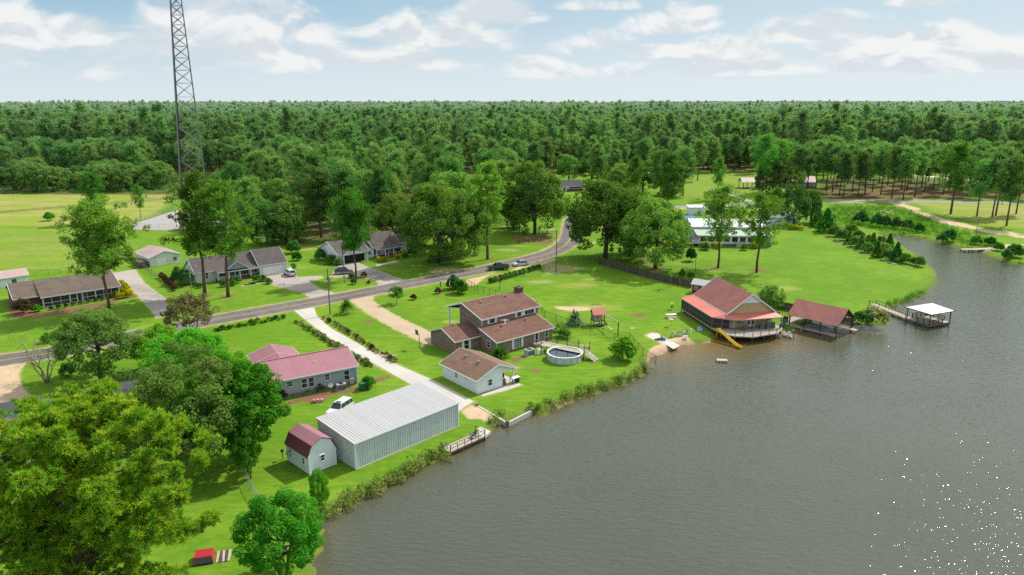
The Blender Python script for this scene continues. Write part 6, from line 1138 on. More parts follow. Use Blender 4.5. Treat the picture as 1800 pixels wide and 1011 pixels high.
def railrun(h, a, b, z0, z1=None, name='railing', mat='dkwood', gapx=.16):
    z1 = z0 if z1 is None else z1; m = MB(); m.beam((*a,z0+.95),(*b,z1+.95),.09,.06); m.beam((*a,z0+.12),(*b,z1+.12),.05); n = max(1,int(math.dist(a,b)/gapx))
    for i in range(n+1):
        t = i/n; q = (a[0]+(b[0]-a[0])*t, a[1]+(b[1]-a[1])*t); z = z0+(z1-z0)*t; w = .1 if i % 8 == 0 or i == n else .03; m.cbox(q[0],q[1],z+.48,w,w,.94)
    m.build(name, M[mat], h)
railrun(h,(.05,.05),(L*.62,.05),zd); railrun(h,(.05,.05),(.05,W*.55),zd); railrun(h,(L-.05,W*.25),(L-.05,W-.05),zd); railrun(h,(1.8,W-.05),(L-.05,W-.05),zd)
wa = loc2((0,0), -A18, *(np.array(at(1534,535))-np.array(O18))); wb = (.9, W); m = MB(); dv = np.array(wa)-np.array(wb); dv /= np.linalg.norm(dv); nv = np.array((-dv[1],dv[0]))*.9
m.slab([(wb[0]-nv[0],wb[1]-nv[1],zd-.15),(wb[0]+nv[0],wb[1]+nv[1],zd-.15),(wa[0]+nv[0],wa[1]+nv[1],zd+.0),(wa[0]-nv[0],wa[1]-nv[1],zd+.0)],.14); m.build('gangway', M['plank'], h)
for s in (-1,1): railrun(h, tuple(np.array(wb)+nv*s), tuple(np.array(wa)+nv*s), zd, zd+.1, gapx=.9)
m = MB(); [m.cbox(*(np.array(wb)+(np.array(wa)-np.array(wb))*t+nv*s*.9),-.9,.16,.16,1.6) for t in (.15,.5,.85) for s in (-1,1)]; m.build('gangway_pile', M['dkwood'], h)
# far pier, near fishing dock, slab, sea wall
h = thing('pier', 'low pale pier jutting into the pond inlet on the right', 'pier', at(1690,441,-.3), 4); m = MB(); m.box(0,9.5,-.9,.9,.05,.22); m.build('deck', M['plank'], h); m = MB(); [m.cbox(x,y,-.4,.18,.18,1.0) for x in (.3,3,6,9) for y in (-.8,.8)]; m.build('pile', M['dkwood'], h)
OD_, AD_ = zt('N',292,505,-.3), 46; h = thing('fishing_dock', 'small board dock with dark pipe railing below the steel building', 'dock', OD_, AD_)
m = MB(); [m.box(0,6.2,.05+.23*i,.05+.23*i+.2,-.05,.03) for i in range(8)]; m.build('deck', M['plank'], h); m = MB(); [m.cbox(x,y,-.6,.12,.12,1.3) for x in (.1,3.1,6.1) for y in (.15,1.7)]; m.box(0,6.2,.0,.05,-.3,-.02); m.build('pile', M['dkwood'], h)
m = MB(); [m.beam((0,.03,z),(6.2,.03,z),.05) for z in (.55,1.0)]; [m.beam((6.2,.03,z),(6.2,1.9,z),.05) for z in (.55,1.0)]; [m.beam((.0,.03,z),(.0,1.2,z),.05) for z in (1.0,)]; [m.cbox(x,.03,.5,.06,.06,1.0) for x in (0,1.25,2.5,3.75,5,6.2)]; m.cbox(6.2,1.9,.2,.07,.07,1.7); m.cbox(0,.03,-.1,.09,.09,2.2); m.cbox(6.2,.03,-.1,.09,.09,2.4); m.build('railing', M['black'], h)
chairs((*loc2(OD_,AD_,.2,1.5),.03), 120, 'dark lawn chair at the left end of the fishing dock', 'fabric'); chairs((*loc2(OD_,AD_,4.9,1.0),.03), -60, 'dark lawn chair at the right end of the fishing dock', 'fabric')
m = MB(); c = Z('N',[(392,318),(515,370),(478,402),(430,385)],0); m.slab([(x,y,-.5) for x,y in c],.42); tag(m.build('boat_slab', M['concrete']), 'pale concrete slab sloping to the pond beside the fishing dock', 'slab')
sw = [zt('N',440,232,0), zt('N',607,332,-.1), zt('N',745,262,-.1)]; h = thing('sea_wall', 'low weathered concrete sea wall at the corner of the lawn beside the drive', 'wall', (0,0,0)); m = MB()
for a, b in zip(sw, sw[1:]):
    n = 8
    for i in range(n): p, q = (np.array(a)+(np.array(b)-np.array(a))*t for t in (i/n+.004,(i+1)/n-.004)); m.beam((*p,-.45),(*q,-.45),.3,1.05)
m.build('wall', M['concrete'], h); m = MB(); [m.cbox(*a,-.3,.4,.4,1.3,30) for a in sw]; m.build('post', M['post'], h)
for i in range(16):
    x, y = at(random.uniform(1352,1400), random.uniform(581,592), -.45); m = MB(); s = random.uniform(.25,.5); rg = np.random.RandomState(i); v = [(s*(cos(a)*rg.uniform(.7,1.1)), s*(sin(a)*rg.uniform(.7,1.1)), z*s) for z in (-.5,.1) for a in np.linspace(0,6.28,7,False)]+[(0,0,.5*s)]; m.add(v, [(k,(k+1)%7,7+(k+1)%7,7+k) for k in range(7)]+[(7+k,7+(k+1)%7,14) for k in range(7)]); tag(m.build('rock', M['rock'], None, None, (x,y,-.4)), 'pale rock at the water edge beside the lake house steps', 'rock', 'riprap rocks by the lake house')
# ---------------------------------------------------------------- playhouse, swing beam
O20, A20 = zt('R',222,482), 12; h = thing('playhouse', 'grey wooden playhouse on stilts with a red striped metal roof and a swing beam', 'playhouse', O20, A20)
m = MB(); m.prism([(0,1.15),(1.9,1.15),(1.9,2.55),(.95,3.35),(0,2.55)], 0, 1.5, 'x'); m.build('wall', M['wood'], h)
r = MB(); r.prof([(-.25,2.42),(.95,3.42),(2.15,2.42)], -.2, 2.5, 'x', .05, .3); r.build('roof', M['redlight'], h)
m = MB(); m.box(-.05,2.4,-.05,1.95,1.02,1.14); m.build('floor', M['dkwood'], h)
for x, y in ((.05,.05),(2.3,.05),(2.3,1.85),(.05,1.85),(1.3,.05)): c = MB(); c.cbox(x,y,.5 if x < 2 else 1.25,.13,.13,1.0 if x < 2 else 2.5); c.build('stilt', M['dkwood'], h)
win(h, (.85,-.02,1.95), -90, .3, .45, 1, 1, 'plank'); m = MB(); m.beam((1.55,.0,1.75),(2.35,.0,1.75),.07); m.beam((2.35,0,1.75),(2.35,1.9,1.75),.07); m.build('railing', M['dkwood'], h)
for i in range(4): s = MB(); s.box(2.42+.2*i,2.62+.2*i,.5,1.4,.85-.25*i,.92-.25*i); s.build('step', M['dkwood'], h)
b = loc2((0,0),-A20,*(np.array(zt('R',440,570))-np.array(O20))); m = MB(); m.beam((2.35,.05,2.5),(b[0],b[1],2.85),.14); m.build('swing_beam', M['plank'], h); m = MB(); m.cbox(b[0],b[1],1.4,.17,.17,2.9); m.build('beam_post', M['dkwood'], h)
m = MB()
for t in (.35,.5): x, y = 2.35+(b[0]-2.35)*t, .05+(b[1]-.05)*t; m.tube([(x,y,2.6),(x,y,.5)], .012, 4); m.cbox(x,y,.48,.45,.2,.05)
m.build('swing', M['white'], h)
tc = thing('toy_cart', 'small grey-green toy car parked under the playhouse', 'toy', loc2(O20,A20,1.3,-.2), 15); m = MB(); m.cbox(0,0,.35,1.3,.6,.3); m.cbox(-.2,0,.55,.5,.5,.25); m.build('body', M['fabric'], tc)
for x in (-.4,.4):
    for y in (-.3,.3): m = MB(); m.tube([(x,y-.05,.17),(x,y+.05,.17)], .17, 10); m.build('wheel', M['tyre'], tc)
# beach chairs, picnic things
chairs(zt('R',935,572), 145, 'grey slatted beach chair, left of the three on the sand'); chairs(zt('R',995,562), 165, 'wide double grey beach chair in the middle of the three on the sand', wide=1.3); chairs(zt('R',1050,545), 200, 'grey slatted beach chair, right of the three on the sand')
e = thing('side_table', 'small round grey table in front of the beach chairs', 'table', zt('R',1048,590)); m = MB(); m.cyl(0,0,.5,.56,.5,n=14); m.build('table_top', M['greysteel'], e); m = MB(); m.cyl(0,0,0,.5,.06); m.build('leg', M['greysteel'], e)
e = thing('picnic_table', 'white-topped picnic table on bare soil beside the screened porch', 'table', zt('R',918,402), 8); m = MB(); m.box(-1.1,1.1,-.4,.4,.72,.78); m.build('table_top', M['white'], e); 
for s in (-1,1):
    m = MB(); m.box(-1.1,1.1,s*.75-.15,s*.75+.15,.42,.47); m.build('bench', M['plank'], e); m = MB(); m.beam((s*.8,-.75,0),(s*.8,.1,.72),.08); m.beam((s*.8,.75,0),(s*.8,-.1,.72),.08); m.build('leg', M['plank'], e)
e = thing('birdbath', 'pale dish on a thin post on the lawn left of the porch', 'birdbath', zt('R',915,478)); m = MB(); m.cyl(0,0,0,1.5,.04,n=6); m.build('post', M['steel'], e); m = MB(); m.cyl(0,0,1.45,1.55,.25,.55,12); m.build('dish', M['plank'], e)
e = thing('disc_golf_basket', 'yellow-topped disc basket on a short post in the lawn', 'basket', zt('R',925,328)); m = MB(); m.cyl(0,0,0,1.4,.035,n=6); m.build('post', M['steel'], e); m = MB(); m.cyl(0,0,1.3,1.5,.38,n=12); m.build('band', M['yslide'], e); m = MB(); m.cyl(0,0,.55,.75,.3,.36,12); m.build('basket', M['black'], e)
e = thing('trampoline_toy', 'heap of blue and dark beach toys on the concrete path by the sand', 'toys', zt('R',835,605)); e.name = 'beach_toys'; m = MB(); m.hexa([(-.1,-.4,0),(.7,-.4,0),(.7,.4,0),(-.1,.4,0)], [(.1,-.25,.6),(.55,-.25,.5),(.55,.25,.5),(.1,.25,.65)]); m.build('blue_toy', M['blue'], e); m = MB(); m.cbox(-.5,.1,.2,.6,.5,.4,20); m.cbox(-1.1,.2,.12,.5,.35,.24,50); m.build('dark_toy', M['fabric'], e); m = MB(); m.cyl(-.1,.3,.2,.95,.12,.09,8); m.build('red_toy', M['red'], e)
e = thing('lawn_cooler', 'small blue-white box standing in the shade under the porch edge', 'cooler', zt('R',1175,520), 15); m = MB(); m.box(-.4,.4,-.3,.3,0,.7); m.build('box', M['poolwall'], e); m = MB(); m.box(-.44,.44,-.34,.34,.7,.8); m.build('lid', M['blue'], e)
e = thing('plain_post', 'short white post at the edge of the beach chairs', 'post', zt('R',1095,565)); m = MB(); m.cbox(0,0,.7,.14,.14,1.4); m.build('shaft', M['white'], e); m = MB(); m.cbox(0,0,1.43,.2,.2,.06); m.build('cap', M['white'], e)
# ---------------------------------------------------------------- vehicles
PAINT = {}
def paint(nm, c, metal=.0):
    if nm not in PAINT:
        m_, nt, b = newmat(nm); co = objco(nt); f = noise(nt, co, 1.2, 4); lk(nt, mixc(nt, ramp(nt, f, .35, .75, 0, .5), c, tuple(x*.75+.02 for x in c)), b.inputs['Base Color']); b.inputs['Roughness'].default_value = .28; b.inputs['Metallic'].default_value = metal; b.inputs['Coat Weight'].default_value = .6; b.inputs['Coat Roughness'].default_value = .08; PAINT[nm] = m_
    return PAINT[nm]
def vehicle(name, label, cat, loc, rz, pm, L=4.7, W=1.85, kind='suv', lower=None):
    e = thing(name, label, cat, loc, rz); h2 = L/2; w = W/2
    if kind == 'sedan': hood, belt, roof_ = .78, .92, 1.45; gs = [(.26*L,belt-.06),(.08*L,roof_),(-.22*L,roof_-.03),(-.40*L,belt+.02)]
    elif kind == 'pickup': hood, belt, roof_ = 1.10, 1.22, 1.92; gs = [(.20*L,belt),(.10*L,roof_),(-.14*L,roof_),(-.18*L,belt)]
    else: hood, belt, roof_ = .98, 1.10, 1.74; gs = [(.22*L,belt-.04),(.08*L,roof_),(-.42*L,roof_-.04),(-.48*L,belt)]
    cl = .34 if kind != 'sedan' else .24
    st = [(h2,.42,hood-.22,.86),(h2-.12,cl,hood-.10,.95),(gs[0][0],cl,belt-.02,1),(0,cl,belt,1),(gs[3][0] if kind != 'pickup' else -.2*L,cl,belt,1),(-h2+.12,cl,belt-.02 if kind == 'pickup' else belt-.08 if kind == 'suv' else belt-.02,.96),(-h2,.45,belt-.12,.90)]
    m = MB(); vs = []
    for x, z0, z1, s in st: zm = z0+(z1-z0)*.55; vs += [(x,-w*s*.93,z0),(x,-w*s,zm),(x,-w*s*.93,z1),(x,w*s*.93,z1),(x,w*s,zm),(x,w*s*.93,z0)]
    n = 6; m.add(vs, [(i*n+k,i*n+(k+1)%n,(i+1)*n+(k+1)%n,(i+1)*n+k) for i in range(len(st)-1) for k in range(n)]+[tuple(range(n)),tuple(range((len(st)-1)*n,len(st)*n))])
    if kind == 'pickup': pass
    m.build('body', pm, e)
    if kind == 'pickup':
        b = MB(); b.box(-h2+.1,-.2*L,-w*.78,w*.78,belt+.005,belt+.012); b.build('bed_floor', M['black'], e); b = MB(); [b.box(-h2+.05,-.2*L,s*w*.86-.05,s*w*.86+.05,belt,belt+.14) for s in (-1,1)]; b.box(-h2+.03,-h2+.1,-w*.8,w*.8,belt,belt+.14); b.build('bed_rail', pm, e)
    if lower:
        b = MB(); [b.box(-h2+.1,h2-.1,s*w*1.005-.02,s*w*1.005+.02,.36,.66) for s in (-1,1)]; b.build('side_cladding', lower, e)
    g = MB(); q = []
    for (x, z), s in zip(gs, (.90,.74,.74,.88)): q += [(x,-w*s,z),(x,w*s,z)]
    g.add(q, [(0,1,3,2),(2,3,5,4),(4,5,7,6),(0,2,4,6),(1,3,5,7),(0,1,7,6)]); g.build('window_glass', M['glass'], e)
    r = MB(); r.slab([(gs[1][0]+.1,-w*.75,gs[1][1]-.02),(gs[1][0]+.1,w*.75,gs[1][1]-.02),(gs[2][0]-.08,w*.75,gs[2][1]-.02),(gs[2][0]-.08,-w*.75,gs[2][1]-.02)],.06); r.build('roof_panel', pm, e)
    p = MB(); mids = (-.02*L,) if kind == 'pickup' else (-.06*L,-.28*L) if kind == 'suv' else (-.08*L,)
    for s in (-1,1):
        p.beam((gs[0][0],s*w*.91,gs[0][1]),(gs[1][0],s*w*.76,gs[1][1]),.08); p.beam((gs[3][0],s*w*.89,gs[3][1]),(gs[2][0],s*w*.76,gs[2][1]),.13)
        for x in mids: p.beam((x,s*w*.905,belt),(x,s*w*.76,gs[1][1]-.02),.09,.03)
    p.build('pillar', pm, e)
    for x in (h2*.62,-h2*.60):
        for s in (-1,1):
            R_ = .36 if kind != 'sedan' else .32; t = MB(); t.tube([(x,s*(w-.2),R_),(x,s*(w+.02),R_)], R_, 16); t = t.build('wheel', M['tyre'], e); k = MB(); k.tube([(x,s*(w-.02),R_),(x,s*(w+.035),R_)], R_*.62, 12); k.build('rim', M['chrome'], t)
    for s in (-1,1):
        k = MB(); k.cbox(h2-.07,s*w*.66,hood-.26,.16,.36,.15); k.build('headlight', M['lamp_clear'], e); k = MB(); k.cbox(-h2+.03,s*w*.74,belt-.26,.1,.24,.26); k.build('tail_light', M['lamp_red'], e)
        k = MB(); k.cbox(gs[0][0]-.15,s*(w+.08),belt+.06,.12,.2,.15); k.build('mirror', pm, e)
    k = MB(); k.box(h2-.02,h2+.07,-w*.85,w*.85,.38,.58); k.build('front_bumper', M['greysteel'], e); k = MB(); k.box(-h2-.08,-h2+.02,-w*.85,w*.85,.42,.62); k.build('rear_bumper', M['greysteel'], e); k = MB(); k.box(h2-.06,h2+.02,-w*.5,w*.5,hood-.36,hood-.16); k.build('grille', M['black'], e)
    return e
vehicle('suv', 'white sport utility vehicle parked on the stained drive by the two-car garage', 'car', zt('U',1340,492), 128, paint('white_paintwork',(.62,.62,.60)), 4.6, 1.85)
vehicle('offroader', 'dark grey and silver off-roader parked beside the carport house drive', 'car', zt('V',440,622), 14, paint('charcoal_paintwork',(.05,.055,.06)), 4.7, 1.85, 'suv', paint('silver_paintwork',(.42,.41,.38)))
vehicle('pickup_truck', 'black pickup truck on the road ahead of the pale sedan', 'truck', zt('C',238,612), 196, paint('black_paintwork',(.012,.013,.018)), 5.7, 1.98, 'pickup')
vehicle('sedan', 'pale blue-grey sedan on the road behind the black pickup', 'car', zt('C',364,588), 203, paint('bluegrey_paintwork',(.42,.50,.55)), 4.7, 1.82, 'sedan')
vehicle('parked_suv', 'white car half hidden behind the steel building, with a dark sunroof', 'car', at(597,716,.9), 247, paint('white_paintwork',(.62,.62,.60)), 4.7, 1.9)
sr = MB(); sr.box(-.15,.55,-.42,.42,1.785,1.80); sr.build('sunroof', M['glass'], [o for o in COL.objects if o.name.startswith('parked_suv')][0])
vehicle('van', 'dark red van parked on the far lawn beside a pine', 'van', at(1249,341), 178, paint('maroon_paintwork',(.13,.02,.02)), 5.2, 1.95)
vehicle('parked_car', 'dark car at the pole barn under the pines', 'car', at(1347,335), 172, paint('charcoal_paintwork',(.05,.055,.06)), 4.8, 1.85); vehicle('parked_car', 'small white car glimpsed left of the far lawn trees', 'car', at(1093,321), 10, paint('white_paintwork',(.62,.62,.60)), 4.5, 1.8, 'sedan'); vehicle('parked_car', 'grey car at the end of the row under the pole barn pines', 'car', at(1327,334), 8, paint('silver_paintwork',(.42,.41,.38)), 4.7, 1.8, 'sedan')
# red truck cap lying on planks
TC = zt('J',872,690); e = thing('truck_cap', 'red fibreglass pickup canopy lying on the lawn at the bottom of the photo', 'truck cap', TC, 15); m = MB(); m.hexa([(-.95,-.85,.12),(.95,-.85,.12),(.95,.85,.12),(-.95,.85,.12)], [(-.82,-.65,.78),(.82,-.65,.78),(.82,.65,.82),(-.82,.65,.82)]); m.build('shell', M['redcap'], e)
m = MB(); m.hexa([(-.8,-.875,.2),(.8,-.875,.2),(.8,-.83,.2),(-.8,-.83,.2)], [(-.7,-.71,.68),(.7,-.71,.68),(.7,-.69,.68),(-.7,-.69,.68)]); m.hexa([(-.95,-.7,.2),(-.9,-.7,.2),(-.9,.7,.2),(-.95,.7,.2)], [(-.86,-.6,.65),(-.83,-.6,.65),(-.83,.6,.68),(-.86,.6,.68)]); m.build('side_window', M['glass'], e)
m = MB(); [m.box(-.98,.98,s*.86-.04,s*.86+.04,.05,.14) for s in (-1,1)]; m.build('rail', M['black'], e)
for i in range(5):
    p = loc2(TC, 15, 1.25+.27*i, .1); m = MB(); m.box(-.11,.11,-.95,.95,0,.09); o = m.build('plank', M['dkwood' if i%2 else 'plank'], None, None, (*p,.0), 18+random.uniform(-3,3)); tag(o, 'weathered plank lying beside the red canopy', 'plank', 'planks beside the red canopy')
# ---------------------------------------------------------------- utility poles, wires, lamps
def pole(x, y, ytop, label, name='utility_pole', r_=.14, arm=0, trans=False, lamp=False, mat='polewood', light=None):
    X, Y = at(x, y); hh = hg(x, y, ytop); e = thing(name, label, 'pole', (X,Y)); m = MB(); m.tube([(0,0,-.2),(0,0,hh)], [r_,r_*.65], 10); m.build('shaft', M[mat], e)
    if arm: m = MB(); m.beam((-arm,0,hh-.4),(arm,0,hh-.4),.1,.12); m.build('crossarm', M['polewood'], e)
    if trans:
        m = MB(); m.cyl(.42,-.1,hh-2.9,hh-1.8,.30,n=14); m.cyl(.42,-.1,hh-1.8,hh-1.7,.30,.2,14); m.build('transformer', M['steel'], e); m = MB(); m.cbox(-.22,-.1,hh-2.2,.2,.25,.5); m.build('junction_box', M['steel'], e)
    if lamp: m = MB(); m.tube([(0,0,hh-.5),(.6,0,hh),(1.5,0,hh+.05)], .05, 6); m.build('lamp_arm', M['steel'], e); m = MB(); m.cbox(1.7,0,hh+.02,.6,.28,.16); m.build('lamp_head', M['greysteel'], e)
    return (X, Y, hh)
p1 = pole(580.5,553,472,'utility pole with a grey transformer can beside the long concrete drive','utility_pole',.15,0,True,True)
p2 = pole(605.5,497,432,'bare grey pole beside the drive of the carport house'); p3 = pole(977.5,478,403,'tall bare pole at the lawn corner by the road, held by a yellow guy wire','utility_pole',.16)
p4 = pole(913,413,350,'utility pole in front of the dark trees left of the road bend','utility_pole',.15,.8); p5 = pole(1221,491,453,'thin pole beside the wooden fence and red shed','utility_pole',.09); p6 = pole(1393,372,354,'street lamp pole behind the lake house wing','street_lamp',.08,0,False,True,'steel'); p7 = pole(1715,416,380,'thin pole on the right bank of the pond inlet','utility_pole',.1)
p8 = pole(1453,343,316,'pole by the road before the open pine stand','utility_pole',.14,.6); p9 = pole(337,512,468,'slim grey lamp pole left of the two pines','street_lamp',.09,0,False,True,'steel')
p10 = pole(968,426,410,'short dark post on the verge inside the road bend','marker_post',.12)
def wire(label, pts, sag=.8, r_=.022, mat='black'):
    m = MB()
    for a, b in zip(pts, pts[1:]):
        a, b = np.array(a, float), np.array(b, float); m.tube([a+(b-a)*t-np.array((0,0,4*sag*t*(1-t))) for t in np.linspace(0,1,13)], r_, 4, False)
    tag(m.build('power_line', M[mat]), label, 'cable')
q = lambda p, d=0: (p[0],p[1],p[2]-.3-d)
lft = np.array(q(p1))+np.array((-62,-27,-.5))
wire('overhead cable from the transformer pole to the tall pole by the road', [q(p1), q(p3)], 1.6, .014, 'polewood'); wire('lower overhead cable from the transformer pole to the tall pole by the road', [q(p1,1.3), q(p3,1.3)], 1.9, .014, 'polewood'); wire('overhead cable running left along the road from the transformer pole', [q(p1), lft], 1.6, .014, 'polewood')
wire('overhead cables from the tall pole to the pole by the dark trees', [q(p3), q(p4)], 1.2, .014, 'polewood'); wire('overhead cable from the tall pole across to the oaks', [q(p3,.6), (p3[0]+42,p3[1]-8,7)], 1.0, .014, 'polewood'); wire('overhead cable from the transformer pole to the bare grey pole', [q(p1,.8), q(p2)], .5, .014, 'polewood')
for i, dx in enumerate((6.5,8.5,10.5)): wire('sloping guy cable from the pole by the dark trees down to the verge', [(p4[0],p4[1],p4[2]-.4-i*.7), (p4[0]+dx*1.4,p4[1]-6,.2)], .25, .02, 'polewood'); COL.objects[-1]['group'] = 'guy cables by the dark trees'
wire('yellow-sleeved guy wire at the foot of the tall bare pole', [(p3[0],p3[1],8), (p3[0]+4.2,p3[1]-2.0,0)], .02, .05, 'yslide')
# ---------------------------------------------------------------- radio tower
d0 = np.array((-.397,.918)); r0 = np.array((.918,.397)); TB = np.array(at(320,349))+r0*3.5+d0*6.3
e = thing('radio_tower', 'tall grey steel lattice radio tower rising out of the photo above the wood', 'tower', (TB[0],TB[1],0)); corners = [-3.9*r0-6.6*d0, -3.9*r0+6.6*d0, 7.6*r0+.6*d0]; HT, Z0 = 118.0, 148.0
fz = lambda z: 1-z/Z0
ln_ = lambda z: r0*2.6*max(0,z)/90
for c in corners: m = MB(); m.tube([(*(c*fz(z)+ln_(z)),z) for z in np.linspace(-.3,HT,5)], [.36,.33,.30,.26,.2], 8); m.build('leg', M['towersteel'], e)
zs = [0]; s_ = 9.5
while zs[-1] < HT-3: zs.append(min(HT, zs[-1]+max(2.6, 9.0*fz(zs[-1]))))
for a, b in ((0,1),(1,2),(2,0)):
    m = MB(); ca, cb_ = corners[a], corners[b]
    for z, y in zip(zs, zs[1:]):
        P0, P1, Q0, Q1 = (*(ca*fz(z)+ln_(z)),z), (*(ca*fz(y)+ln_(y)),y), (*(cb_*fz(z)+ln_(z)),z), (*(cb_*fz(y)+ln_(y)),y); m.beam(P0,Q1,.2); m.beam(Q0,P1,.2); m.beam(P1,Q1,.15)
    m.build('bracing', M['towersteel'], e)
m = MB(); c = corners[0]; [m.tube([(*((c+o)*fz(0)),0),(*((c+o)*fz(HT)+ln_(HT)),HT)], .12, 5) for o in (np.array((.5,.3)),np.array((.75,.45)),np.array((.3,.7)))]; m.build('cable_ladder', M['black'], e)
# ---------------------------------------------------------------- fences
def fence(name, label, pts, hgt_=1.3, mat='black', sp_=3.0, mesh=True, cat='fence', wires=5):
    pts = [np.array(p) for p in pts]; o = pts[0]; e = thing(name, label, cat, (o[0],o[1])); rl = MB(); wm_ = MB()
    for a, b in zip(pts, pts[1:]):
        a, b = a-o, b-o; n = max(1, round(np.hypot(*(b-a))/sp_)); rl.beam((*a,hgt_),(*b,hgt_),.05)
        for i in range(n+1):
            if i == n and b is not pts[-1]-o and not np.allclose(b, pts[-1]-o): continue
            p = a+(b-a)*i/n; m = MB(); m.cyl(p[0],p[1],-.1,hgt_+.08,.045,n=8); m.build('post', M[mat], e)
        if mesh:
            k = int(np.hypot(*(b-a))/.22); w_ = (b-a)/k
            for i in range(k):
                p0, p1_ = a+w_*i, a+w_*(i+1); pass
            for j in range(wires): z = .08+(hgt_-.1)*j/wires; wm_.beam((*a,z),(*b,z),.012)
            for i in range(k): wm_.beam((*(a+w_*i),.03),(*(a+w_*i),hgt_),.008)
    rl.build('top_rail', M[mat], e)
    if mesh: wm_.build('wire_mesh', M[mat], e)
    return e
fence('chain_link_fence', 'black chain-link fence running from the pool past the playhouse to the pond', [zt('G',790,240), zt('G',850,318), zt('G',1010,375), zt('R',305,560), zt('R',410,605), zt('R',545,600), zt('R',665,742), zt('R',780,815)], 1.4)
fence('chain_link_fence', 'black chain-link fence and gate along the drive entrance above the brick house', [zt('C',75,700), zt('C',125,735), zt('C',225,762), zt('C',262,775)], 1.6, 'black', 2.2)
fence('chain_link_fence', 'fence overgrown with hedge below the parked sedan', [zt('C',200,690), zt('C',320,660), zt('C',436,640), zt('C',520,618)], 1.3, 'post')
fence('chain_link_fence', 'thin fence left of the white garage house reaching the low garage', [zt('A',760,520), zt('A',840,575), zt('A',905,608), zt('A',985,600)], 1.3, 'post'); fence('yard_fence', 'tall wire fence round the gravel yard below the tower', [zt('A',690,318), zt('A',770,328), zt('A',880,330), zt('A',960,328)], 2.2, 'steel', 3.5); fence('yard_fence', 'wire fence along the far side of the gravel yard', [zt('A',690,310), zt('A',800,275), zt('A',930,235), zt('A',965,210)], 2.2, 'steel', 4)
fence('wire_fence', 'pale wire fence between the lawn and the trees left of the barn-roofed shed', [zt('J',1040,310), zt('J',1070,390), zt('J',1105,450), zt('J',1130,505)], 1.2, 'steel', 2.5)
fence('back_fence', 'long thin fence across the field behind the ranch house', [zt('A',145,582), zt('A',270,575), zt('A',330,572), zt('A',440,545)], 1.3, 'post', 5, False)
def woodfence(label, pts, hh=1.85):
    pts = [np.array(p) for p in pts]; o = pts[0]; e = thing('wooden_fence', label, 'fence', (o[0],o[1])); m = MB(); ps = []
    for a, b in zip(pts, pts[1:]):
        a, b = a-o, b-o; n = int(np.hypot(*(b-a))/.16); d = (b-a)/n
        for i in range(n): z = hh+random.uniform(-.06,.05); m.beam((*(a+d*(i+.04)),z/2-.05),(*(a+d*(i+.96)),z/2-.05),.025,z)
        k = max(1,int(np.hypot(*(b-a))/2.6)); nv = np.array((-d[1],d[0]))/np.hypot(*d)*.08; ps += [a+(b-a)*i/k-nv for i in range(k+1)]
        m.beam((*(a-nv*.6),hh*.75),(*(b-nv*.6),hh*.75),.04,.09); m.beam((*(a-nv*.6),hh*.25),(*(b-nv*.6),hh*.25),.04,.09)
    m.build('boards', M['fencewood'], e)
    for p in ps: q = MB(); q.cbox(p[0],p[1],hh/2,.1,.1,hh+.15); q.build('post', M['dkwood'], e)
woodfence('dark board fence from the big oaks to the red shed', [zt('C',795,580), zt('C',1010,640), zt('C',1160,680), zt('C',1310,712)]); woodfence('dark board fence from the lake house down to the boathouse', [zt('F',700,310), zt('F',850,330), zt('F',1000,358), zt('F',1180,420), zt('F',1430,468)], 1.75)
woodfence('grey board fence behind the white lakeside house', [at(1240,377), at(1300,376)], 1.8)
# mailboxes, hoop, small yard things
e = thing('mailbox', 'grey mailbox on a stout post by the road', 'mailbox', (at(774.5,504))); m = MB(); m.cbox(0,0,.55,.25,.25,1.1); m.build('post', M['post'], e); m = MB(); m.box(-.2,.2,-.38,.38,1.1,1.3); m.tube([(0,-.38,1.3),(0,.38,1.3)], .2, 10); m.build('box', M['greysteel'], e)
e = thing('birdhouse_pole', 'pale pole with a dark tilted birdhouse on two dark legs beside the round bushes', 'birdhouse', at(790.5,511)); m = MB(); [m.beam((s*.16,0,0),(s*.08,0,1.15),.1) for s in (-1,1)]; m.cbox(0,0,1.2,.38,.2,.35); m.build('stand', M['dkwood'], e); m = MB(); m.tube([(0,0,1.3),(.1,0,2.6)], [.13,.1], 8); m.build('pole', M['white'], e); m = MB(); m.cbox(-.12,0,2.72,.55,.35,.32); m.prism([(-.5,2.86),(.25,2.86),(-.12,3.1)], -.2, .2, 'y'); m.build('house', M['dkwood'], e)
e = thing('basketball_hoop', 'dark basketball hoop at the end of the tan driveway', 'hoop', at(737.5,611), 30); m = MB(); m.tube([(0,0,0),(0,0,2.6),(-.4,0,3.0)], .06, 8); m.build('pole', M['black'], e); m = MB(); m.box(-.5,-.44,-.6,.6,2.6,3.5); m.build('backboard', M['black'], e); m = MB(); m.box(-.515,-.505,-.5,.5,2.7,3.4); m.build('backboard_panel', M['glass'], e); m = MB(); m.tube([(-.75+.23*cos(a),.23*sin(a),2.75) for a in np.linspace(0,6.28,13)], .015, 5, False); m.build('rim', M['red'], e); m = MB(); m.cyl(.5,.1,0,.25,.6,.5,12); m.build('base', M['concrete'], e)
e = thing('swing_bench', 'dark two-post frame standing on the verge beside the road bend', 'frame', zt('C',380,468)); m = MB(); [m.cbox(x,0,.7,.16,.16,1.4) for x in (-1.6,1.6)]; m.build('post', M['dkwood'], e); m = MB(); m.beam((-1.7,0,1.0),(1.7,0,1.0),.16); m.build('rail', M['dkwood'], e)
e = thing('yard_post', 'dark leaning post on the lawn below the hedge fence', 'post', zt('C',246,722)); m = MB(); m.beam((0,0,0),(.12,0,2.2),.16); m.build('shaft', M['dkwood'], e); m = MB(); m.cbox(.13,0,2.1,.3,.25,.5); m.build('box', M['dkwood'], e)
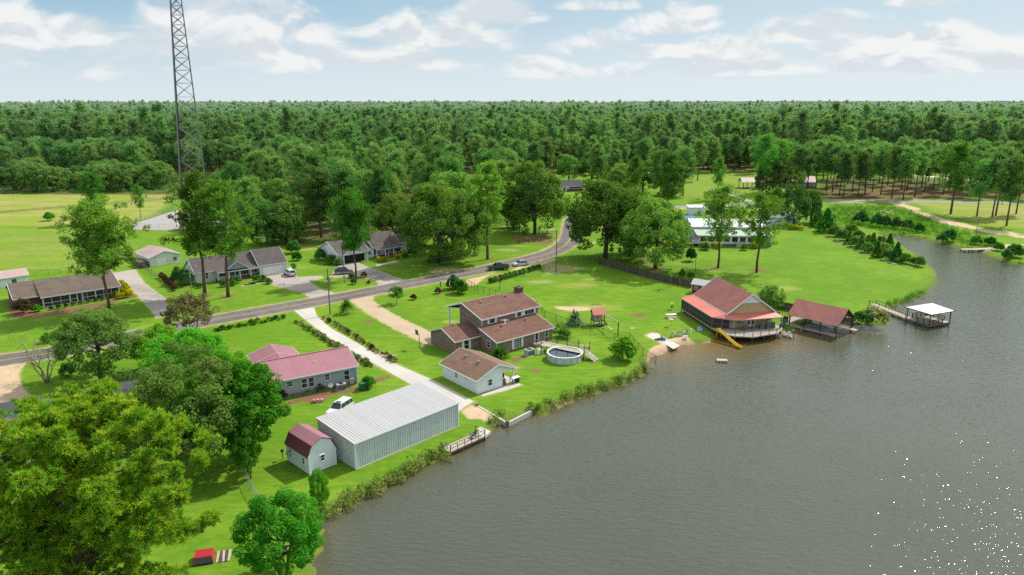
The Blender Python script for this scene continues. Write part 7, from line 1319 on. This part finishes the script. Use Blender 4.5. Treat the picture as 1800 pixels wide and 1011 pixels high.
e = thing('lawn_stones', 'low line of pale stones edging the shrub row on the upper bank', 'edging', (0,0)); e.name = 'stone_edging'; m = MB(); pp_ = along([(1455,420),(1480,431),(1510,444),(1545,458),(1575,470),(1610,476)], 2.4, .1); [m.cbox(p[0],p[1],.1,1.3,.5,.2,-52) for p in pp_]; m.build('stones', M['rock'], e)
# ---------------------------------------------------------------- camera, sun, sky
cam = bpy.data.cameras.new('camera'); co_ = bpy.data.objects.new('camera', cam); COL.objects.link(co_); SC.camera = co_
cam.sensor_width = 36; cam.lens = 36*F/1800; cam.clip_start = .5; cam.clip_end = 60000; co_.location = (0,0,H); co_.rotation_euler = (pi/2-PT, 0, 0)
SAZ, SEL = 41.0, 47.0      # degrees counter-clockwise from +X, elevation
ld = bpy.data.lights.new('sun', 'SUN'); ld.energy = 5.0; ld.angle = R(.53); ld.color = (1.0,.955,.88); lo = bpy.data.objects.new('sun', ld); COL.objects.link(lo); lo.location = (0,0,200)
lo.rotation_euler = (pi/2-R(SEL), 0, R(SAZ)+pi/2)
w = bpy.data.worlds.new('World'); SC.world = w; w.use_nodes = True; nt = w.node_tree; bg = nt.nodes['Background']
sk = nd(nt, 'ShaderNodeTexSky', sky_type='NISHITA'); sk.sun_disc = False; sk.sun_elevation = R(SEL); sk.sun_rotation = R(90-SAZ); sk.air_density = 1.0; sk.dust_density = 2.2; sk.ozone_density = 1.2; sk.altitude = 50
tc = nd(nt, 'ShaderNodeTexCoord'); sp = nd(nt, 'ShaderNodeSeparateXYZ'); lk(nt, tc.outputs['Generated'], sp.inputs[0])
zc_ = mth(nt, 'MAXIMUM', sp.outputs[2], 0.0)
vz = mth(nt, 'POWER', mth(nt, 'ADD', zc_, .004), .72); az = mth(nt, 'ARCTAN2', sp.outputs[0], sp.outputs[1])
def cl(dz, sc, det, off):
    cb = nd(nt, 'ShaderNodeCombineXYZ'); lk(nt, mth(nt, 'ADD', az, off), cb.inputs[0]); lk(nt, mth(nt, 'MULTIPLY', mth(nt, 'ADD', vz, dz), 1.45), cb.inputs[1]); cb.inputs[2].default_value = off
    n = nd(nt, 'ShaderNodeTexNoise'); n.inputs['Scale'].default_value = sc; n.inputs['Detail'].default_value = det; n.inputs['Roughness'].default_value = .55; n.inputs['Distortion'].default_value = .35; lk(nt, cb.outputs[0], n.inputs['Vector']); return n.outputs[0]
def skydir(x, y):
    u = (x-900)/F; v = (y-505.5)/F; Y = CP-v*SP; Zv = -SP-v*CP; l = math.sqrt(u*u+Y*Y+Zv*Zv); return atan2(u, Y), Zv/l
CL = [(-90,60,140,60),(20,40,75,52),(125,47,75,20),(0,72,45,22),(245,94,130,36),(55,118,45,13),(210,128,80,14),(455,40,140,72),(500,88,150,28),(375,62,50,24),(580,104,100,24),(780,58,125,40),(880,22,75,24),(650,106,80,24),(760,104,130,24),(1035,74,70,26),(1050,8,70,12),(930,106,70,12),(1000,122,160,16),(1150,90,60,11),(1165,40,75,18),(1275,88,80,24),(1215,28,50,26),(1440,52,105,24),(1560,66,70,16),(1490,92,130,20),(1475,116,80,14),(1680,66,70,28),(1630,115,55,13),(1635,0,60,9),(1770,78,42,13),(1785,110,90,14),(1330,118,95,13),(1230,122,70,13),(640,-60,200,50),(1300,-70,240,50),(300,-60,160,40),(1900,40,120,40),(-260,110,160,30),(2050,100,180,30)]
n1 = cl(0, 9, 9, 1.3); n2 = cl(.02, 9, 9, 1.3)
def field(dz):
    zz_ = mth(nt, 'ADD', zc_, dz); best = None
    for x, y, rx, ry in CL:
        a, e = skydir(x, y+ry*.35); a2, _ = skydir(x+rx, y); _, e2 = skydir(x, y-ry*.9)
        du = mth(nt, 'MULTIPLY', mth(nt, 'SUBTRACT', az, a), 1/abs(a2-a)); dv = mth(nt, 'MULTIPLY', mth(nt, 'SUBTRACT', zz_, e), 1/abs(e2-e)); dv = mth(nt, 'MAXIMUM', dv, mth(nt, 'MULTIPLY', dv, -1.9))
        q = mth(nt, 'SUBTRACT', 1.0, mth(nt, 'ADD', mth(nt, 'MULTIPLY', du, du), mth(nt, 'MULTIPLY', dv, dv))); best = q if best is None else mth(nt, 'SMOOTH_MAX', best, q)
    return mth(nt, 'MAXIMUM', best, -1.6)
f1 = field(0); body = mth(nt, 'ADD', mth(nt, 'MULTIPLY', f1, .34), mth(nt, 'MULTIPLY', mth(nt, 'SUBTRACT', n1, .5), 2.3))
cov = ramp(nt, body, -.24, .26)
shade = ramp(nt, mth(nt, 'ADD', mth(nt, 'SUBTRACT', n1, n2), mth(nt, 'MULTIPLY', body, -.05)), -.07, .055, 0, 1)
ccol = mixc(nt, shade, (4.35,4.7,4.95), (5.7,5.75,5.7))
grad = mixc(nt, ramp(nt, zc_, .0, .14), (4.4,4.95,5.25), (1.75,3.15,4.2))
side = ramp(nt, az, -.75, .75); grad = mixc(nt, mth(nt, 'MULTIPLY', side, .6), grad, (4.8,5.4,5.6))
up = mixc(nt, .6, sk.outputs[0], (7.4,7.8,8.1)); sky = mixc(nt, ramp(nt, zc_, .12, .40, .95, .0), up, grad)
cov = mth(nt, 'MULTIPLY', cov, ramp(nt, zc_, .004, .05, .15, .93))
fin = mixc(nt, cov, sky, ccol); lk(nt, fin, bg.inputs['Color']); bg.inputs['Strength'].default_value = .16
SC.view_settings.view_transform = 'Standard'; SC.view_settings.look = 'None'; SC.view_settings.exposure = 0; SC.view_settings.gamma = 1
SC.cycles.max_bounces = 6; SC.cycles.diffuse_bounces = 2; SC.cycles.glossy_bounces = 3; SC.cycles.transmission_bounces = 3; SC.cycles.transparent_max_bounces = 6; SC.cycles.sample_clamp_indirect = 6; SC.cycles.use_denoising = False
